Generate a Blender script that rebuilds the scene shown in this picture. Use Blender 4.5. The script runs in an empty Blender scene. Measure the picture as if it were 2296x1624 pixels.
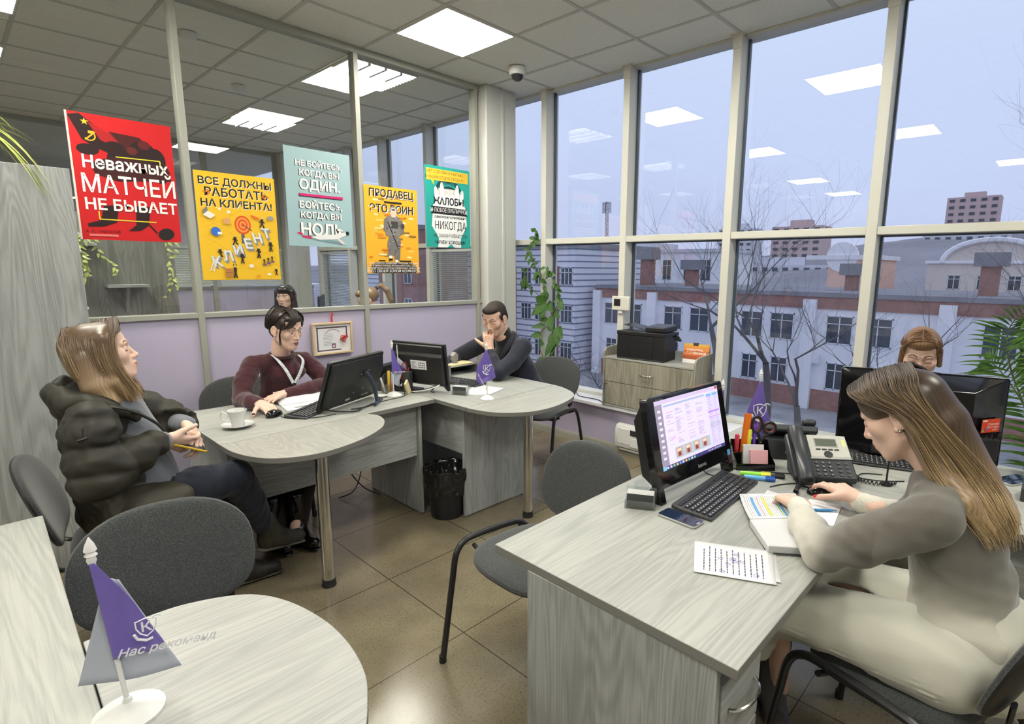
import bpy, bmesh, math, random
import numpy as np
from mathutils import Vector, Matrix, Euler
PI = math.pi
S = bpy.context.scene
COL = S.collection
random.seed(7); RNG = np.random.default_rng(7)
# ---------------------------------------------------------------- camera
cam = bpy.data.cameras.new('camera'); camo = bpy.data.objects.new('camera', cam); COL.objects.link(camo)
cam.sensor_fit = 'HORIZONTAL'; cam.sensor_width = 36.0
cam.lens = 36.0 * 1232.53 / 2296; cam.shift_x = -98.12 / 2296; cam.shift_y = -0.7 / 2296
cam.clip_start = 0.02; cam.clip_end = 3000
_r = Vector((0.67372593, -0.7389193, 0.00957307)); _u = Vector((0.11820241, 0.12054318, 0.98564574)); _f = Vector((0.72946663, 0.66292353, -0.16855511))
camo.matrix_world = Matrix(((_r.x, _u.x, -_f.x, 0), (_r.y, _u.y, -_f.y, 0), (_r.z, _u.z, -_f.z, 1.56), (0, 0, 0, 1)))
S.camera = camo
# ---------------------------------------------------------------- sky (overcast winter dusk) and exposure
w = bpy.data.worlds.new('sky'); S.world = w; w.use_nodes = True
nt = w.node_tree; nt.nodes.clear()
tc = nt.nodes.new('ShaderNodeTexCoord'); sp = nt.nodes.new('ShaderNodeSeparateXYZ'); nt.links.new(tc.outputs['Generated'], sp.inputs[0])
nz = nt.nodes.new('ShaderNodeTexNoise'); nz.inputs['Scale'].default_value = 2.2; nz.inputs['Detail'].default_value = 4
mpn = nt.nodes.new('ShaderNodeMapping'); mpn.inputs['Scale'].default_value = (1, 1, 3); nt.links.new(tc.outputs['Generated'], mpn.inputs[0]); nt.links.new(mpn.outputs[0], nz.inputs['Vector'])
ad = nt.nodes.new('ShaderNodeMath'); ad.operation = 'MULTIPLY_ADD'; ad.inputs[1].default_value = 0.25; nt.links.new(nz.outputs['Fac'], ad.inputs[0]); nt.links.new(sp.outputs['Z'], ad.inputs[2])
rp = nt.nodes.new('ShaderNodeValToRGB'); nt.links.new(ad.outputs[0], rp.inputs[0])
cr = rp.color_ramp; cr.elements[0].position = 0.05; cr.elements[0].color = (0.52, 0.55, 0.78, 1)
cr.elements[1].position = 0.62; cr.elements[1].color = (0.66, 0.75, 0.98, 1)
e = cr.elements.new(0.30); e.color = (0.60, 0.68, 0.94, 1)
bg = nt.nodes.new('ShaderNodeBackground'); bg.inputs[1].default_value = 1.08; nt.links.new(rp.outputs[0], bg.inputs[0])
out = nt.nodes.new('ShaderNodeOutputWorld'); nt.links.new(bg.outputs[0], out.inputs[0])
S.view_settings.view_transform = 'Standard'; S.view_settings.look = 'None'
S.view_settings.exposure = 0.0; S.view_settings.gamma = 1.0; S.view_settings.use_curve_mapping = False
cy = S.cycles
cy.max_bounces = 7; cy.diffuse_bounces = 4; cy.glossy_bounces = 3; cy.transmission_bounces = 4; cy.transparent_max_bounces = 12
cy.caustics_reflective = False; cy.caustics_refractive = False; cy.sample_clamp_indirect = 4.0
LAMP = 37.0   # radiance of the ceiling light panels

# ---------------------------------------------------------------- helpers: materials
MATS = {}
def rgb(r, g, b):   # sRGB 0-255 -> linear
    f = lambda c: (c / 255 / 12.92) if c <= 10.3 else ((c / 255 + 0.055) / 1.055) ** 2.4
    return (f(r), f(g), f(b), 1)
def lin(c): return c if len(c) == 4 else (*c, 1)
class N:
    def __init__(s, name):
        s.m = bpy.data.materials.new(name); s.m.use_nodes = True; s.t = s.m.node_tree
        s.b = s.t.nodes['Principled BSDF']; s.o = s.t.nodes['Material Output']
    def n(s, t, **k):
        d = s.t.nodes.new('ShaderNode' + t)
        for a, v in k.items():
            if hasattr(d, a): setattr(d, a, v)
            else: d.inputs[a.replace('_', ' ')].default_value = v
        return d
    def l(s, a, b): s.t.links.new(a, b)
    def coord(s, scale=(1, 1, 1), kind='Object', rot=(0, 0, 0)):
        c = s.n('TexCoord'); mp = s.n('Mapping'); mp.inputs['Scale'].default_value = scale; mp.inputs['Rotation'].default_value = rot
        s.l(c.outputs[kind], mp.inputs[0]); return mp.outputs[0]
    def noise(s, vec, scale, detail=4, rough=0.6, dist=0.0):
        d = s.n('TexNoise'); d.inputs['Scale'].default_value = scale; d.inputs['Detail'].default_value = detail
        d.inputs['Roughness'].default_value = rough; d.inputs['Distortion'].default_value = dist; s.l(vec, d.inputs['Vector']); return d.outputs['Fac']
    def ramp(s, fac, stops):
        d = s.n('ValToRGB'); s.l(fac, d.inputs[0]); e = d.color_ramp.elements
        e[0].position, e[0].color = stops[0][0], lin(stops[0][1]); e[1].position, e[1].color = stops[-1][0], lin(stops[-1][1])
        for p, c in stops[1:-1]: x = e.new(p); x.color = lin(c)
        return d.outputs[0]
    def bump(s, h, strength=0.2, dist=0.002):
        d = s.n('Bump'); d.inputs['Strength'].default_value = strength; d.inputs['Distance'].default_value = dist
        s.l(h, d.inputs['Height']); s.l(d.outputs[0], s.b.inputs['Normal'])
    def col(s, c): s.l(c, s.b.inputs['Base Color'])
def mat(name, color=(0.5, 0.5, 0.5), rough=0.5, metal=0.0, var=0.0, vscale=8.0, bump=0.0, bscale=60.0, emit=None, es=1.0, spec=0.5, sheen=0.0, coat=0.0):
    if name in MATS: return MATS[name]
    q = N(name); c = lin(color); q.b.inputs['Base Color'].default_value = c; q.b.inputs['Roughness'].default_value = rough
    q.b.inputs['Metallic'].default_value = metal; q.b.inputs['Specular IOR Level'].default_value = spec
    q.b.inputs['Sheen Weight'].default_value = sheen; q.b.inputs['Coat Weight'].default_value = coat
    if var or bump:
        v = q.coord()
        if var:
            f = q.noise(v, vscale)
            q.col(q.ramp(f, [(0.3, tuple(x * (1 - var) for x in c[:3])), (0.7, tuple(min(1, x * (1 + var)) for x in c[:3]))]))
        if bump: q.bump(q.noise(v, bscale), bump)
    if emit is not None:
        q.b.inputs['Emission Color'].default_value = lin(emit); q.b.inputs['Emission Strength'].default_value = es
    MATS[name] = q.m; return q.m
def wood(axis, name=None, light=(0.405, 0.41, 0.375), dark=(0.285, 0.292, 0.272), rough=0.42):
    name = name or 'bleached_oak_' + axis
    if name in MATS: return MATS[name]
    q = N(name); k = 'XYZ'.index(axis)
    def sc(a, b): x = [a] * 3; x[k] = b; return q.coord(tuple(x))
    f1 = q.noise(sc(48.0, 1.6), 1.0, 5, 0.7, 0.8); f2 = q.noise(sc(260.0, 5.0), 1.0, 3, 0.6, 0.2); f3 = q.noise(sc(5.0, 0.5), 1.0, 2, 0.5, 0.6); f4 = q.noise(sc(7.0, 0.8), 1.0, 2)
    wv = q.n('Math', operation='SINE'); mm = q.n('Math', operation='MULTIPLY'); mm.inputs[1].default_value = 170.0; q.l(f3, mm.inputs[0]); q.l(mm.outputs[0], wv.inputs[0])
    def mad(x, m, y):
        a = q.n('Math', operation='MULTIPLY_ADD'); a.inputs[1].default_value = m; q.l(x, a.inputs[0])
        if y is None: a.inputs[2].default_value = 0
        else: q.l(y, a.inputs[2])
        return a.outputs[0]
    h = mad(wv.outputs[0], 0.07, mad(f4, 0.35, mad(f2, 0.40, mad(f1, 0.55, None))))
    mid = tuple((x + y) / 2 for x, y in zip(light, dark))
    q.col(q.ramp(h, [(0.45, dark), (0.62, mid), (0.74, light), (0.95, tuple(min(1, x * 1.10) for x in light))]))
    q.b.inputs['Roughness'].default_value = rough; q.bump(h, 0.10, 0.001)
    MATS[name] = q.m; return q.m
def glass(name, refl=0.09, tint=(0.93, 0.96, 0.98)):
    if name in MATS: return MATS[name]
    q = N(name); q.t.nodes.remove(q.b)
    tr = q.n('BsdfTransparent'); tr.inputs[0].default_value = lin(tint); gl = q.n('BsdfGlossy'); gl.inputs['Roughness'].default_value = 0.0; gl.inputs['Color'].default_value = (1, 1, 1, 1)
    lw = q.n('LayerWeight'); lw.inputs['Blend'].default_value = 0.5; pw = q.n('Math', operation='POWER'); pw.inputs[1].default_value = 5.0; q.l(lw.outputs['Facing'], pw.inputs[0])
    ma = q.n('Math', operation='MULTIPLY_ADD'); ma.inputs[1].default_value = 1 - refl; ma.inputs[2].default_value = refl; q.l(pw.outputs[0], ma.inputs[0]); mx = q.n('MixShader')
    q.l(ma.outputs[0], mx.inputs[0]); q.l(tr.outputs[0], mx.inputs[1]); q.l(gl.outputs[0], mx.inputs[2]); q.l(mx.outputs[0], q.o.inputs[0])
    MATS[name] = q.m; return q.m
def vcol(name, rough=0.6, sheen=0.0, sss=0.0, attr='Col', bump=0.0, bscale=400, spec=0.4, aniso=0.0):
    if name in MATS: return MATS[name]
    q = N(name); a = q.n('Attribute'); a.attribute_name = attr; q.col(a.outputs['Color']); q.b.inputs['Roughness'].default_value = rough
    q.b.inputs['Sheen Weight'].default_value = sheen; q.b.inputs['Subsurface Weight'].default_value = sss; q.b.inputs['Specular IOR Level'].default_value = spec
    q.b.inputs['Anisotropic'].default_value = aniso
    if sss: q.b.inputs['Subsurface Radius'].default_value = (0.010, 0.004, 0.002)
    if bump: q.bump(q.noise(q.coord(), bscale, 2), bump, 0.001)
    MATS[name] = q.m; return q.m

# ---------------------------------------------------------------- helpers: meshes
def rotm(rx=0, ry=0, rz=0): return Euler((rx, ry, rz)).to_matrix().to_4x4()
def T(x, y, z): return Matrix.Translation((x, y, z))
class MB:
    """collects shapes into ONE mesh"""
    def __init__(s): s.v = []; s.f = []; s.mi = []; s.c = []; s.cur = 0; s.X = Matrix.Identity(4); s.color = None
    def add(s, vs, fs, color=None):
        o = len(s.v); X = s.X
        s.v += [tuple(X @ Vector(p)) for p in vs]; s.f += [tuple(i + o for i in f) for f in fs]; s.mi += [s.cur] * len(fs)
        s.c += [color or s.color or (1, 1, 1, 1)] * len(vs); return s
    def box(s, x0, x1, y0, y1, z0, z1):
        v = [(x, y, z) for x in (x0, x1) for y in (y0, y1) for z in (z0, z1)]
        return s.add(v, [(0, 1, 3, 2), (4, 6, 7, 5), (0, 4, 5, 1), (2, 3, 7, 6), (0, 2, 6, 4), (1, 5, 7, 3)])
    def cbox(s, c, sz, R=None):
        old = s.X; s.X = old @ T(*c) @ (R or Matrix.Identity(4)); a, b, d = (x / 2 for x in sz); s.box(-a, a, -b, b, -d, d); s.X = old; return s
    def prism(s, pts, z0, z1, axis='z'):
        """outline pts (2D, CCW) extruded along axis"""
        n = len(pts); m = {'z': lambda p, h: (p[0], p[1], h), 'y': lambda p, h: (p[0], h, p[1]), 'x': lambda p, h: (h, p[0], p[1])}[axis]
        v = [m(p, z0) for p in pts] + [m(p, z1) for p in pts]
        f = [tuple(range(n))[::-1], tuple(range(n, 2 * n))] + [(i, (i + 1) % n, n + (i + 1) % n, n + i) for i in range(n)]
        return s.add(v, f)
    def tube(s, path, r, n=10, cap=True, closed=False, flat=1.0):
        P = [Vector(p) for p in path]; m = len(P); vs = []; rr = r if hasattr(r, '__len__') else [r] * m; prev = None
        for i, p in enumerate(P):
            t = (P[(i + 1) % m] - P[i - 1]) if closed else ((P[min(i + 1, m - 1)] - P[max(i - 1, 0)]))
            t = t.normalized() if t.length > 1e-9 else Vector((0, 0, 1))
            if prev is None:
                a = Vector((0, 0, 1)) if abs(t.z) < 0.9 else Vector((1, 0, 0)); u = t.cross(a).normalized()
            else: u = (prev - t * prev.dot(t)).normalized()
            prev = u; w2 = t.cross(u)
            for k in range(n):
                a = 2 * PI * k / n; vs.append(p + (u * math.cos(a) + w2 * math.sin(a) * flat) * rr[i])
        f = []; M = m if closed else m - 1
        for i in range(M):
            j = (i + 1) % m
            for k in range(n): f.append((i * n + k, i * n + (k + 1) % n, j * n + (k + 1) % n, j * n + k))
        if cap and not closed: f += [tuple(range(n))[::-1], tuple(range((m - 1) * n, m * n))]
        return s.add(vs, f)
    def lathe(s, prof, n=24, c=(0, 0, 0)):
        """profile [(r,z)...] about z"""
        vs = []; f = []
        for r, z in prof:
            for k in range(n): a = 2 * PI * k / n; vs.append((c[0] + r * math.cos(a), c[1] + r * math.sin(a), c[2] + z))
        m = len(prof)
        for i in range(m - 1):
            for k in range(n): f.append((i * n + k, i * n + (k + 1) % n, (i + 1) * n + (k + 1) % n, (i + 1) * n + k))
        if prof[0][0] > 1e-6: f.append(tuple(range(n))[::-1])
        if prof[-1][0] > 1e-6: f.append(tuple(range((m - 1) * n, m * n)))
        return s.add(vs, f)
    def ball(s, c, r, n=16):
        rx, ry, rz = r if hasattr(r, '__len__') else (r, r, r); m = n // 2
        vs = []; f = []
        for i in range(m + 1):
            th = PI * i / m
            for k in range(n): a = 2 * PI * k / n; vs.append((c[0] + rx * math.sin(th) * math.cos(a), c[1] + ry * math.sin(th) * math.sin(a), c[2] + rz * math.cos(th)))
        for i in range(m):
            for k in range(n): f.append((i * n + k, (i + 1) * n + k, (i + 1) * n + (k + 1) % n, i * n + (k + 1) % n))
        return s.add(vs, f)
    def grid(s, fn, nu, nv, closed_u=False):
        vs = [fn(i / (nu if closed_u else nu - 1), j / (nv - 1)) for j in range(nv) for i in range(nu)]; f = []
        for j in range(nv - 1):
            for i in range(nu if closed_u else nu - 1): f.append((j * nu + i, j * nu + (i + 1) % nu, (j + 1) * nu + (i + 1) % nu, (j + 1) * nu + i))
        return s.add(vs, f)
    def build(s, name, m, parent=None, smooth=True, bevel=0.0, seg=2, solid=0.0, sub=0, colors=False, ang=35):
        me = bpy.data.meshes.new(name); me.from_pydata(s.v, [], s.f); ms = m if isinstance(m, (list, tuple)) else [m]
        for x in ms: me.materials.append(x)
        if any(s.mi): me.polygons.foreach_set('material_index', s.mi)
        if colors:
            a = me.color_attributes.new('Col', 'FLOAT_COLOR', 'POINT'); a.data.foreach_set('color', np.array(s.c, dtype=np.float32).ravel())
        return finish(name, me, parent, smooth, bevel, seg, solid, sub, ang)
def finish(name, me, parent=None, smooth=True, bevel=0.0, seg=2, solid=0.0, sub=0, ang=35):
    me.validate(); me.update()
    if smooth:
        me.polygons.foreach_set('use_smooth', [True] * len(me.polygons))
        if ang < 180: me.set_sharp_from_angle(angle=math.radians(ang))
    o = bpy.data.objects.new(name, me); COL.objects.link(o)
    if parent: o.parent = parent
    if solid: q = o.modifiers.new('s', 'SOLIDIFY'); q.thickness = solid; q.offset = 0
    if sub: q = o.modifiers.new('u', 'SUBSURF'); q.levels = sub; q.render_levels = sub
    if bevel: q = o.modifiers.new('b', 'BEVEL'); q.width = bevel; q.segments = seg; q.limit_method = 'ANGLE'; q.angle_limit = math.radians(40); q.harden_normals = False
    return o
def bx(name, m, dims, parent=None, bevel=0.002): return MB().box(*dims).build(name, m, parent, smooth=bevel > 0, bevel=bevel)
def thing(name, label, cat, loc=(0, 0, 0), rz=0.0, group=None):
    o = bpy.data.objects.new(name, None); COL.objects.link(o); o.location = loc; o.rotation_euler = (0, 0, rz); o.empty_display_size = 0.05
    return tag(o, label, cat, group)
def tag(o, label, cat, group=None, kind=None):
    if label: o['label'] = label
    if cat: o['category'] = cat
    if group: o['group'] = group
    if kind: o['kind'] = kind
    return o
def struct(o): o['kind'] = 'structure'; return o
def dup(root, loc=None, rz=None, label=None, group=None):
    def cp(o, par):
        c = o.copy(); COL.objects.link(c)
        if par: c.parent = par
        for ch in o.children: cp(ch, c)
        return c
    r = cp(root, None)
    if loc is not None: r.location = loc
    if rz is not None: r.rotation_euler = (0, 0, rz)
    if label: r['label'] = label
    if group: r['group'] = group
    return r
def bez(p0, p1, p2, p3, n=12): return [tuple((1 - t) ** 3 * a + 3 * (1 - t) ** 2 * t * b + 3 * (1 - t) * t * t * c + t ** 3 * d for a, b, c, d in zip(p0, p1, p2, p3)) for t in (i / n for i in range(n + 1))]
def spline(pts, n=8, closed=False):
    """Catmull-Rom through pts"""
    P = [np.array(p, float) for p in pts]; m = len(P); o = []
    for i in range(m if closed else m - 1):
        if closed: a, b, c, d = P[i - 1], P[i], P[(i + 1) % m], P[(i + 2) % m]
        else: a, b, c, d = P[max(i - 1, 0)], P[i], P[i + 1], P[min(i + 2, m - 1)]
        for k in range(n):
            t = k / n; o.append(tuple(0.5 * (2 * b + (c - a) * t + (2 * a - 5 * b + 4 * c - d) * t * t + (3 * b - a - 3 * c + d) * t ** 3)))
    if not closed: o.append(tuple(P[-1]))
    return o
def rrect(x0, x1, y0, y1, r, n=6):
    o = []
    for cx, cy_, a0 in ((x1 - r, y1 - r, 0), (x0 + r, y1 - r, 90), (x0 + r, y0 + r, 180), (x1 - r, y0 + r, 270)):
        for k in range(n + 1): a = math.radians(a0 + 90 * k / n); o.append((cx + r * math.cos(a), cy_ + r * math.sin(a)))
    return o
def textmesh(txt, size, M, bold=0.0, ext=0.0, align='CENTER', shear=0.0, sx=1.0, spacing=1.0, line=1.0):
    """real lettering: returns (verts, faces) of the glyphs, laid in the local XY plane then moved by matrix M"""
    cu = bpy.data.curves.new('lettering', 'FONT'); cu.body = txt; cu.size = size; cu.offset = bold; cu.extrude = ext; cu.align_x = align; cu.align_y = 'CENTER'
    cu.shear = shear; cu.space_character = spacing; cu.space_line = line; cu.resolution_u = 3; cu.fill_mode = 'FRONT' if not ext else 'BOTH'
    o = bpy.data.objects.new('lettering', cu); me = o.to_mesh(); vs = [tuple(M @ Vector((v.co.x * sx, v.co.y, v.co.z))) for v in me.vertices]; fs = [tuple(p.vertices) for p in me.polygons]
    o.to_mesh_clear(); bpy.data.objects.remove(o); bpy.data.curves.remove(cu); return vs, fs
def write(mb, txt, size, M, color=None, **k):
    v, f = textmesh(txt, size, M, **k); return mb.add(v, f, color)
# ================================================================ the setting
HC = 3.168; XG = 4.0; YP = 4.08
# --- floor: polished brown stone tiles, 0.6 m
def tiles_mat(name, base, spots, grout, pitch, ox, oy, gw, rough):
    q = N(name); v = q.coord(); s = q.n('SeparateXYZ'); q.l(v, s.inputs[0]); g = []
    for ax, off in (('X', ox), ('Y', oy)):
        a = q.n('Math', operation='MULTIPLY_ADD'); a.inputs[1].default_value = 1 / pitch; a.inputs[2].default_value = -off / pitch + 100; q.l(s.outputs[ax], a.inputs[0])
        f = q.n('Math', operation='FRACT'); q.l(a.outputs[0], f.inputs[0]); b = q.n('Math', operation='SUBTRACT'); b.inputs[1].default_value = 0.5; q.l(f.outputs[0], b.inputs[0])
        c = q.n('Math', operation='ABSOLUTE'); q.l(b.outputs[0], c.inputs[0]); d = q.n('Math', operation='GREATER_THAN'); d.inputs[1].default_value = 0.5 - gw / pitch / 2; q.l(c.outputs[0], d.inputs[0]); g.append(d.outputs[0])
    m = q.n('Math', operation='MAXIMUM'); q.l(g[0], m.inputs[0]); q.l(g[1], m.inputs[1])
    n1 = q.noise(v, 3.0, 3); n2 = q.noise(v, 110, 3, 0.7)
    c1 = q.ramp(n1, [(0.35, tuple(x * 0.86 for x in base)), (0.65, tuple(x * 1.12 for x in base))]); c2 = q.ramp(n2, [(0.32, (0.5, 0.48, 0.45)), (0.45, (1, 1, 1)), (0.62, (1, 1, 1)), (0.72, spots)])
    mx = q.n('Mix', data_type='RGBA', blend_type='MULTIPLY'); mx.inputs[0].default_value = 1; q.l(c1, mx.inputs['A']); q.l(c2, mx.inputs['B'])
    m2 = q.n('Mix', data_type='RGBA'); q.l(m.outputs[0], m2.inputs[0]); q.l(mx.outputs['Result'], m2.inputs['A']); m2.inputs['B'].default_value = lin(grout); q.col(m2.outputs['Result'])
    q.b.inputs['Roughness'].default_value = rough; MATS[name] = q.m; return q.m
M_floor = tiles_mat('polished_stone_tiles', (0.20, 0.168, 0.110), (1.45, 1.42, 1.3), (0.045, 0.035, 0.025), 0.6, 1.328, 1.73, 0.005, 0.17)
struct(MB().box(-5.5, 3.78, -4.5, 8.8, -0.12, 0).build('floor', M_floor, smooth=False))
# --- ceiling: mineral-fibre tiles in a metal grid
q = N('mineral_fibre_tile'); v = q.coord(); q.col(q.ramp(q.noise(v, 170, 3, 0.7), [(0.30, (0.52, 0.52, 0.47)), (0.40, (0.82, 0.82, 0.755)), (0.7, (0.88, 0.88, 0.81))])); q.b.inputs['Roughness'].default_value = 0.95; M_ceil = q.m
M_tbar = mat('ceiling_grid_metal', (0.55, 0.55, 0.50), 0.6)
ceil_o = struct(MB().box(-5.5, 4.06, -4.5, 8.8, HC, HC + 0.1).build('ceiling', M_ceil, smooth=False))
m = MB()
for k in range(-14, 3): x = 2.9 + 0.6 * k; m.box(x - 0.012, x + 0.012, -4.5, 8.8, HC - 0.005, HC - 0.0005)
for k in range(-11, 11): y = 2.44 + 0.6 * k; m.box(-5.5, 4.0, y - 0.012, y + 0.012, HC - 0.006, HC - 0.0005)
m.build('ceiling_grid', M_tbar, ceil_o, smooth=False)
# --- closing walls the photograph does not show but light bounces from
M_wall = mat('painted_wall', (0.70, 0.69, 0.68), 0.9, var=0.03, vscale=3)
M_lilac = mat('lilac_panel', (0.50, 0.455, 0.60), 0.55, var=0.02, vscale=2)
struct(bx('wall_front', M_wall, (-5.6, 3.9, -4.6, -4.5, 0, HC), bevel=0)); struct(bx('wall_left', M_wall, (-5.6, -5.5, -4.5, 8.8, 0, HC), bevel=0))
# --- window wall: low lilac wall, sill, baseboard
struct(bx('wall_right', M_lilac, (3.75, 4.06, -4.5, 8.8, -0.1, 0.365), bevel=0))
M_sill = mat('sill_plastic', (0.74, 0.74, 0.76), 0.35); M_base = mat('baseboard_plastic', (0.27, 0.26, 0.22), 0.5); M_alu = mat('window_frame_paint', (0.66, 0.65, 0.58), 0.38); M_gask = mat('window_gasket', (0.055, 0.075, 0.10), 0.3)
struct(MB().box(3.70, 4.05, -4.5, 8.8, 0.366, 0.40).build('trim_1', M_sill, bevel=0.006))
b = MB(); b.prism([(3.75, 0.0), (3.75, 0.06), (3.742, 0.06), (3.730, 0.045), (3.728, 0.015), (3.722, 0.0)][::-1], -4.5, 4.08, 'y'); struct(b.build('baseboard_right', M_base))
# --- the window bays: mullion, transom, two panes each
M_glass = glass('window_glass', 0.075); M_pglass = glass('partition_glass', 0.06, tint=(0.90, 0.925, 0.91))
mull = [-3.75, -2.82, -1.89, -0.96, -0.02, 0.907, 1.854, 2.78, 3.705, 4.65, 5.6, 6.6, 7.5, 8.45]
for i in range(len(mull) - 1):
    y0, y1 = mull[i], mull[i + 1]
    f = MB(); f.box(3.88, 4.05, y1 - 0.031, y1 + 0.031, 0.40, HC)
    f.box(3.885, 4.04, y0 + 0.031, y1 - 0.031, 1.779, 1.829); f.box(3.93, 4.05, y0 + 0.031, y1 - 0.031, HC - 0.02, HC); f.box(3.94, 4.05, y0 + 0.031, y1 - 0.031, 0.40, 0.43)
    wn = struct(f.build('window_%d' % (i + 1), M_alu, bevel=0.003))
    g = MB()
    for a in (y0 + 0.031, y1 - 0.045): g.box(3.985, 4.012, a, a + 0.014, 0.43, 1.779); g.box(3.985, 4.012, a, a + 0.014, 1.829, HC - 0.02)
    g.box(3.985, 4.012, y0 + 0.045, y1 - 0.045, 1.769, 1.779)
    g.build('gasket', M_gask, wn, smooth=False)
    c = MB(); c.box(3.872, 3.8799, y1 - 0.05, y1 + 0.05, HC - 0.012, HC - 0.0005); c.box(3.874, 3.88, y1 - 0.033, y1 + 0.033, HC - 0.1, HC - 0.012); c.build('mullion_cap', M_alu, wn, smooth=False)
    for za, zb in ((0.43, 1.779), (1.829, HC - 0.02)):
        MB().add([(4.0, y0 + 0.031, za), (4.0, y1 - 0.031, za), (4.0, y1 - 0.031, zb), (4.0, y0 + 0.031, zb)], [(0, 1, 2, 3)]).build('pane', M_glass, wn, smooth=False)
# --- box column in the corner
M_colm = mat('column_cladding', (0.58, 0.58, 0.54), 0.5)
cl = struct(MB().box(3.43, 3.80, 3.99, 4.16, 0, HC - 0.0005).build('wall_corner', M_colm, bevel=0.012, seg=3)); MB().box(3.615, 3.645, 3.981, 3.995, 0, HC - 0.001).build('cover_strip', M_colm, cl, bevel=0.004)
cl = struct(MB().box(3.46, 3.80, 8.55, 8.75, 0, HC - 0.0005).build('wall_corner', M_colm, bevel=0.012, seg=3)); MB().box(3.60, 3.63, 8.54, 8.55, 0, HC - 0.001).build('cover_strip', M_colm, cl, bevel=0.004)
struct(bx('wall_corner', M_colm, (3.80, 3.88, 4.09, 4.15, 0.4, HC - 0.001), bevel=0.003))
# --- glazed partition (y = 4.08): lilac panels below, rails, posts, glass
M_prof = mat('partition_profile', (0.36, 0.36, 0.31), 0.4)
def partition(y, x0, x1, posts, nm, tr, mw=0.03):
    p = struct(MB().box(x0, x1, y + 0.015, y + 0.06, 0.0, 1.217).build('wall_' + nm, M_lilac, smooth=False))
    m = MB(); m.box(x0, x1, y - 0.004, y + 0.072, 1.217, 1.25); m.box(x0, x1, y - 0.004, y + 0.072, HC - 0.05, HC - 0.001)
    for i, px in enumerate(posts): m.box(px - mw / 2, px + mw / 2, y - 0.006, y + 0.074, 0.0, HC - 0.05)
    struct(m.build('trim_%d' % tr, M_prof, bevel=0.003))
    P = [x0] + list(posts) + [x1]
    for i in range(len(P) - 1):
        a, b = P[i] + mw / 2, P[i + 1] - mw / 2
        if b - a < 0.05: continue
        o = struct(MB().add([(a, y + 0.035, 1.25), (b, y + 0.035, 1.25), (b, y + 0.035, HC - 0.05), (a, y + 0.035, HC - 0.05)], [(0, 1, 2, 3)]).build('window_%d' % (20 + tr * 10 + i), M_pglass, smooth=False))
partition(YP, -5.5, 3.43, [-3.5, -2.35, -1.2, -0.06, 1.084, 2.24, 3.385], 'back', 2, 0.038)
partition(8.72, -5.5, 3.9, [-2.2, -0.9, 0.4, 1.45, 2.52, 3.45], 'far', 3, 0.06)
struct(bx('wall_beyond', M_wall, (-5.5, 4.0, 12.0, 12.1, 0, HC), bevel=0)); struct(bx('floor_beyond', M_floor, (-5.5, 4.05, 8.8, 12.0, -0.12, 0), bevel=0)); struct(bx('ceiling_beyond', M_ceil, (-5.5, 4.06, 8.8, 12.0, HC, HC + 0.1), bevel=0))
struct(bx('wall_beyond_left', M_wall, (-5.6, -5.5, 8.8, 12.0, 0, HC), bevel=0))
# ---------------------------------------------------------------- ceiling lights
M_lamp = mat('light_diffuser', (0.9, 0.9, 0.88), 0.5, emit=(1.0, 0.97, 0.86), es=LAMP); M_lamp2 = mat('louver_tubes', (0.9, 0.9, 0.88), 0.5, emit=(1.0, 0.97, 0.86), es=LAMP * 1.7); M_lampframe = mat('light_frame', (0.75, 0.74, 0.70), 0.4); M_louv = mat('light_louver', (0.85, 0.85, 0.82), 0.25, metal=0.6)
def panel_light(x, y, label, group=None):
    t = thing('ceiling_light', label, 'ceiling light', (x, y, HC), 0, group or 'flat panel ceiling lights')
    f = MB()
    for a, b, c, d in ((-.3, .3, -.3, -.285), (-.3, .3, .285, .3), (-.3, -.285, -.285, .285), (.285, .3, -.285, .285)): f.box(a, b, c, d, -0.012, -0.0062)
    f.build('frame', M_lampframe, t, smooth=False); MB().box(-.285, .285, -.285, .285, -0.010, -0.0062).build('diffuser', M_lamp, t, smooth=False)
    return t
def louver_light(x, y, label):
    t = thing('louver_light', label, 'ceiling light', (x, y, HC), 0, 'louvred ceiling lights of the next room')
    f = MB(); f.box(-.3, .3, -.3, -.288, -0.03, -0.0065); f.box(-.3, .3, .288, .3, -0.03, -0.0065); f.box(-.3, -.288, -.288, .288, -0.03, -0.0065); f.box(.288, .3, -.288, .288, -0.03, -0.0065); f.build('frame', M_lampframe, t, smooth=False)
    MB().box(-.288, .288, -.288, .288, -0.012, -0.0065).build('diffuser', M_lamp2, t, smooth=False)
    l = MB()
    for k in range(1, 4): l.box(-.288 + k * .144 - .012, -.288 + k * .144 + .012, -.288, .288, -0.045, -0.013)
    for k in range(1, 12): l.box(-.288, .288, -.288 + k * .048 - .0015, -.288 + k * .048 + .0015, -0.038, -0.0131)
    l.build('louver', M_louv, t, smooth=False); return t
panel_light(2.6, 3.34, 'bright square panel ceiling light over the man in the navy jacket', 'panel lights')
for (x, y, lb) in ((0.2, 3.34, 'panel ceiling light above the tall grey wood cabinet'), (2.6, 1.54, 'panel ceiling light above the monitor screen desk'), (0.2, 1.54, 'panel ceiling light above the visitor table'), (2.6, -0.86, 'panel ceiling light over the palm end of the windows'), (0.2, -0.86, 'panel ceiling light behind the front desk row'), (-2.8, 3.64, 'panel ceiling light deep in the office, next to the partition'), (-5.0, 3.64, 'panel ceiling light at the far side wall of the office'), (-2.8, 0.64, 'panel ceiling light in the middle of the deep office'), (-2.8, -2.4, 'panel ceiling light in the corner of the deep office')):
    panel_light(x, y, lb)
louver_light(2.6, 4.54, 'louvred ceiling light of the next room, close behind the glass partition')
louver_light(2.6, 6.94, 'louvred ceiling light of the next room, farther from the partition')
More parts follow.
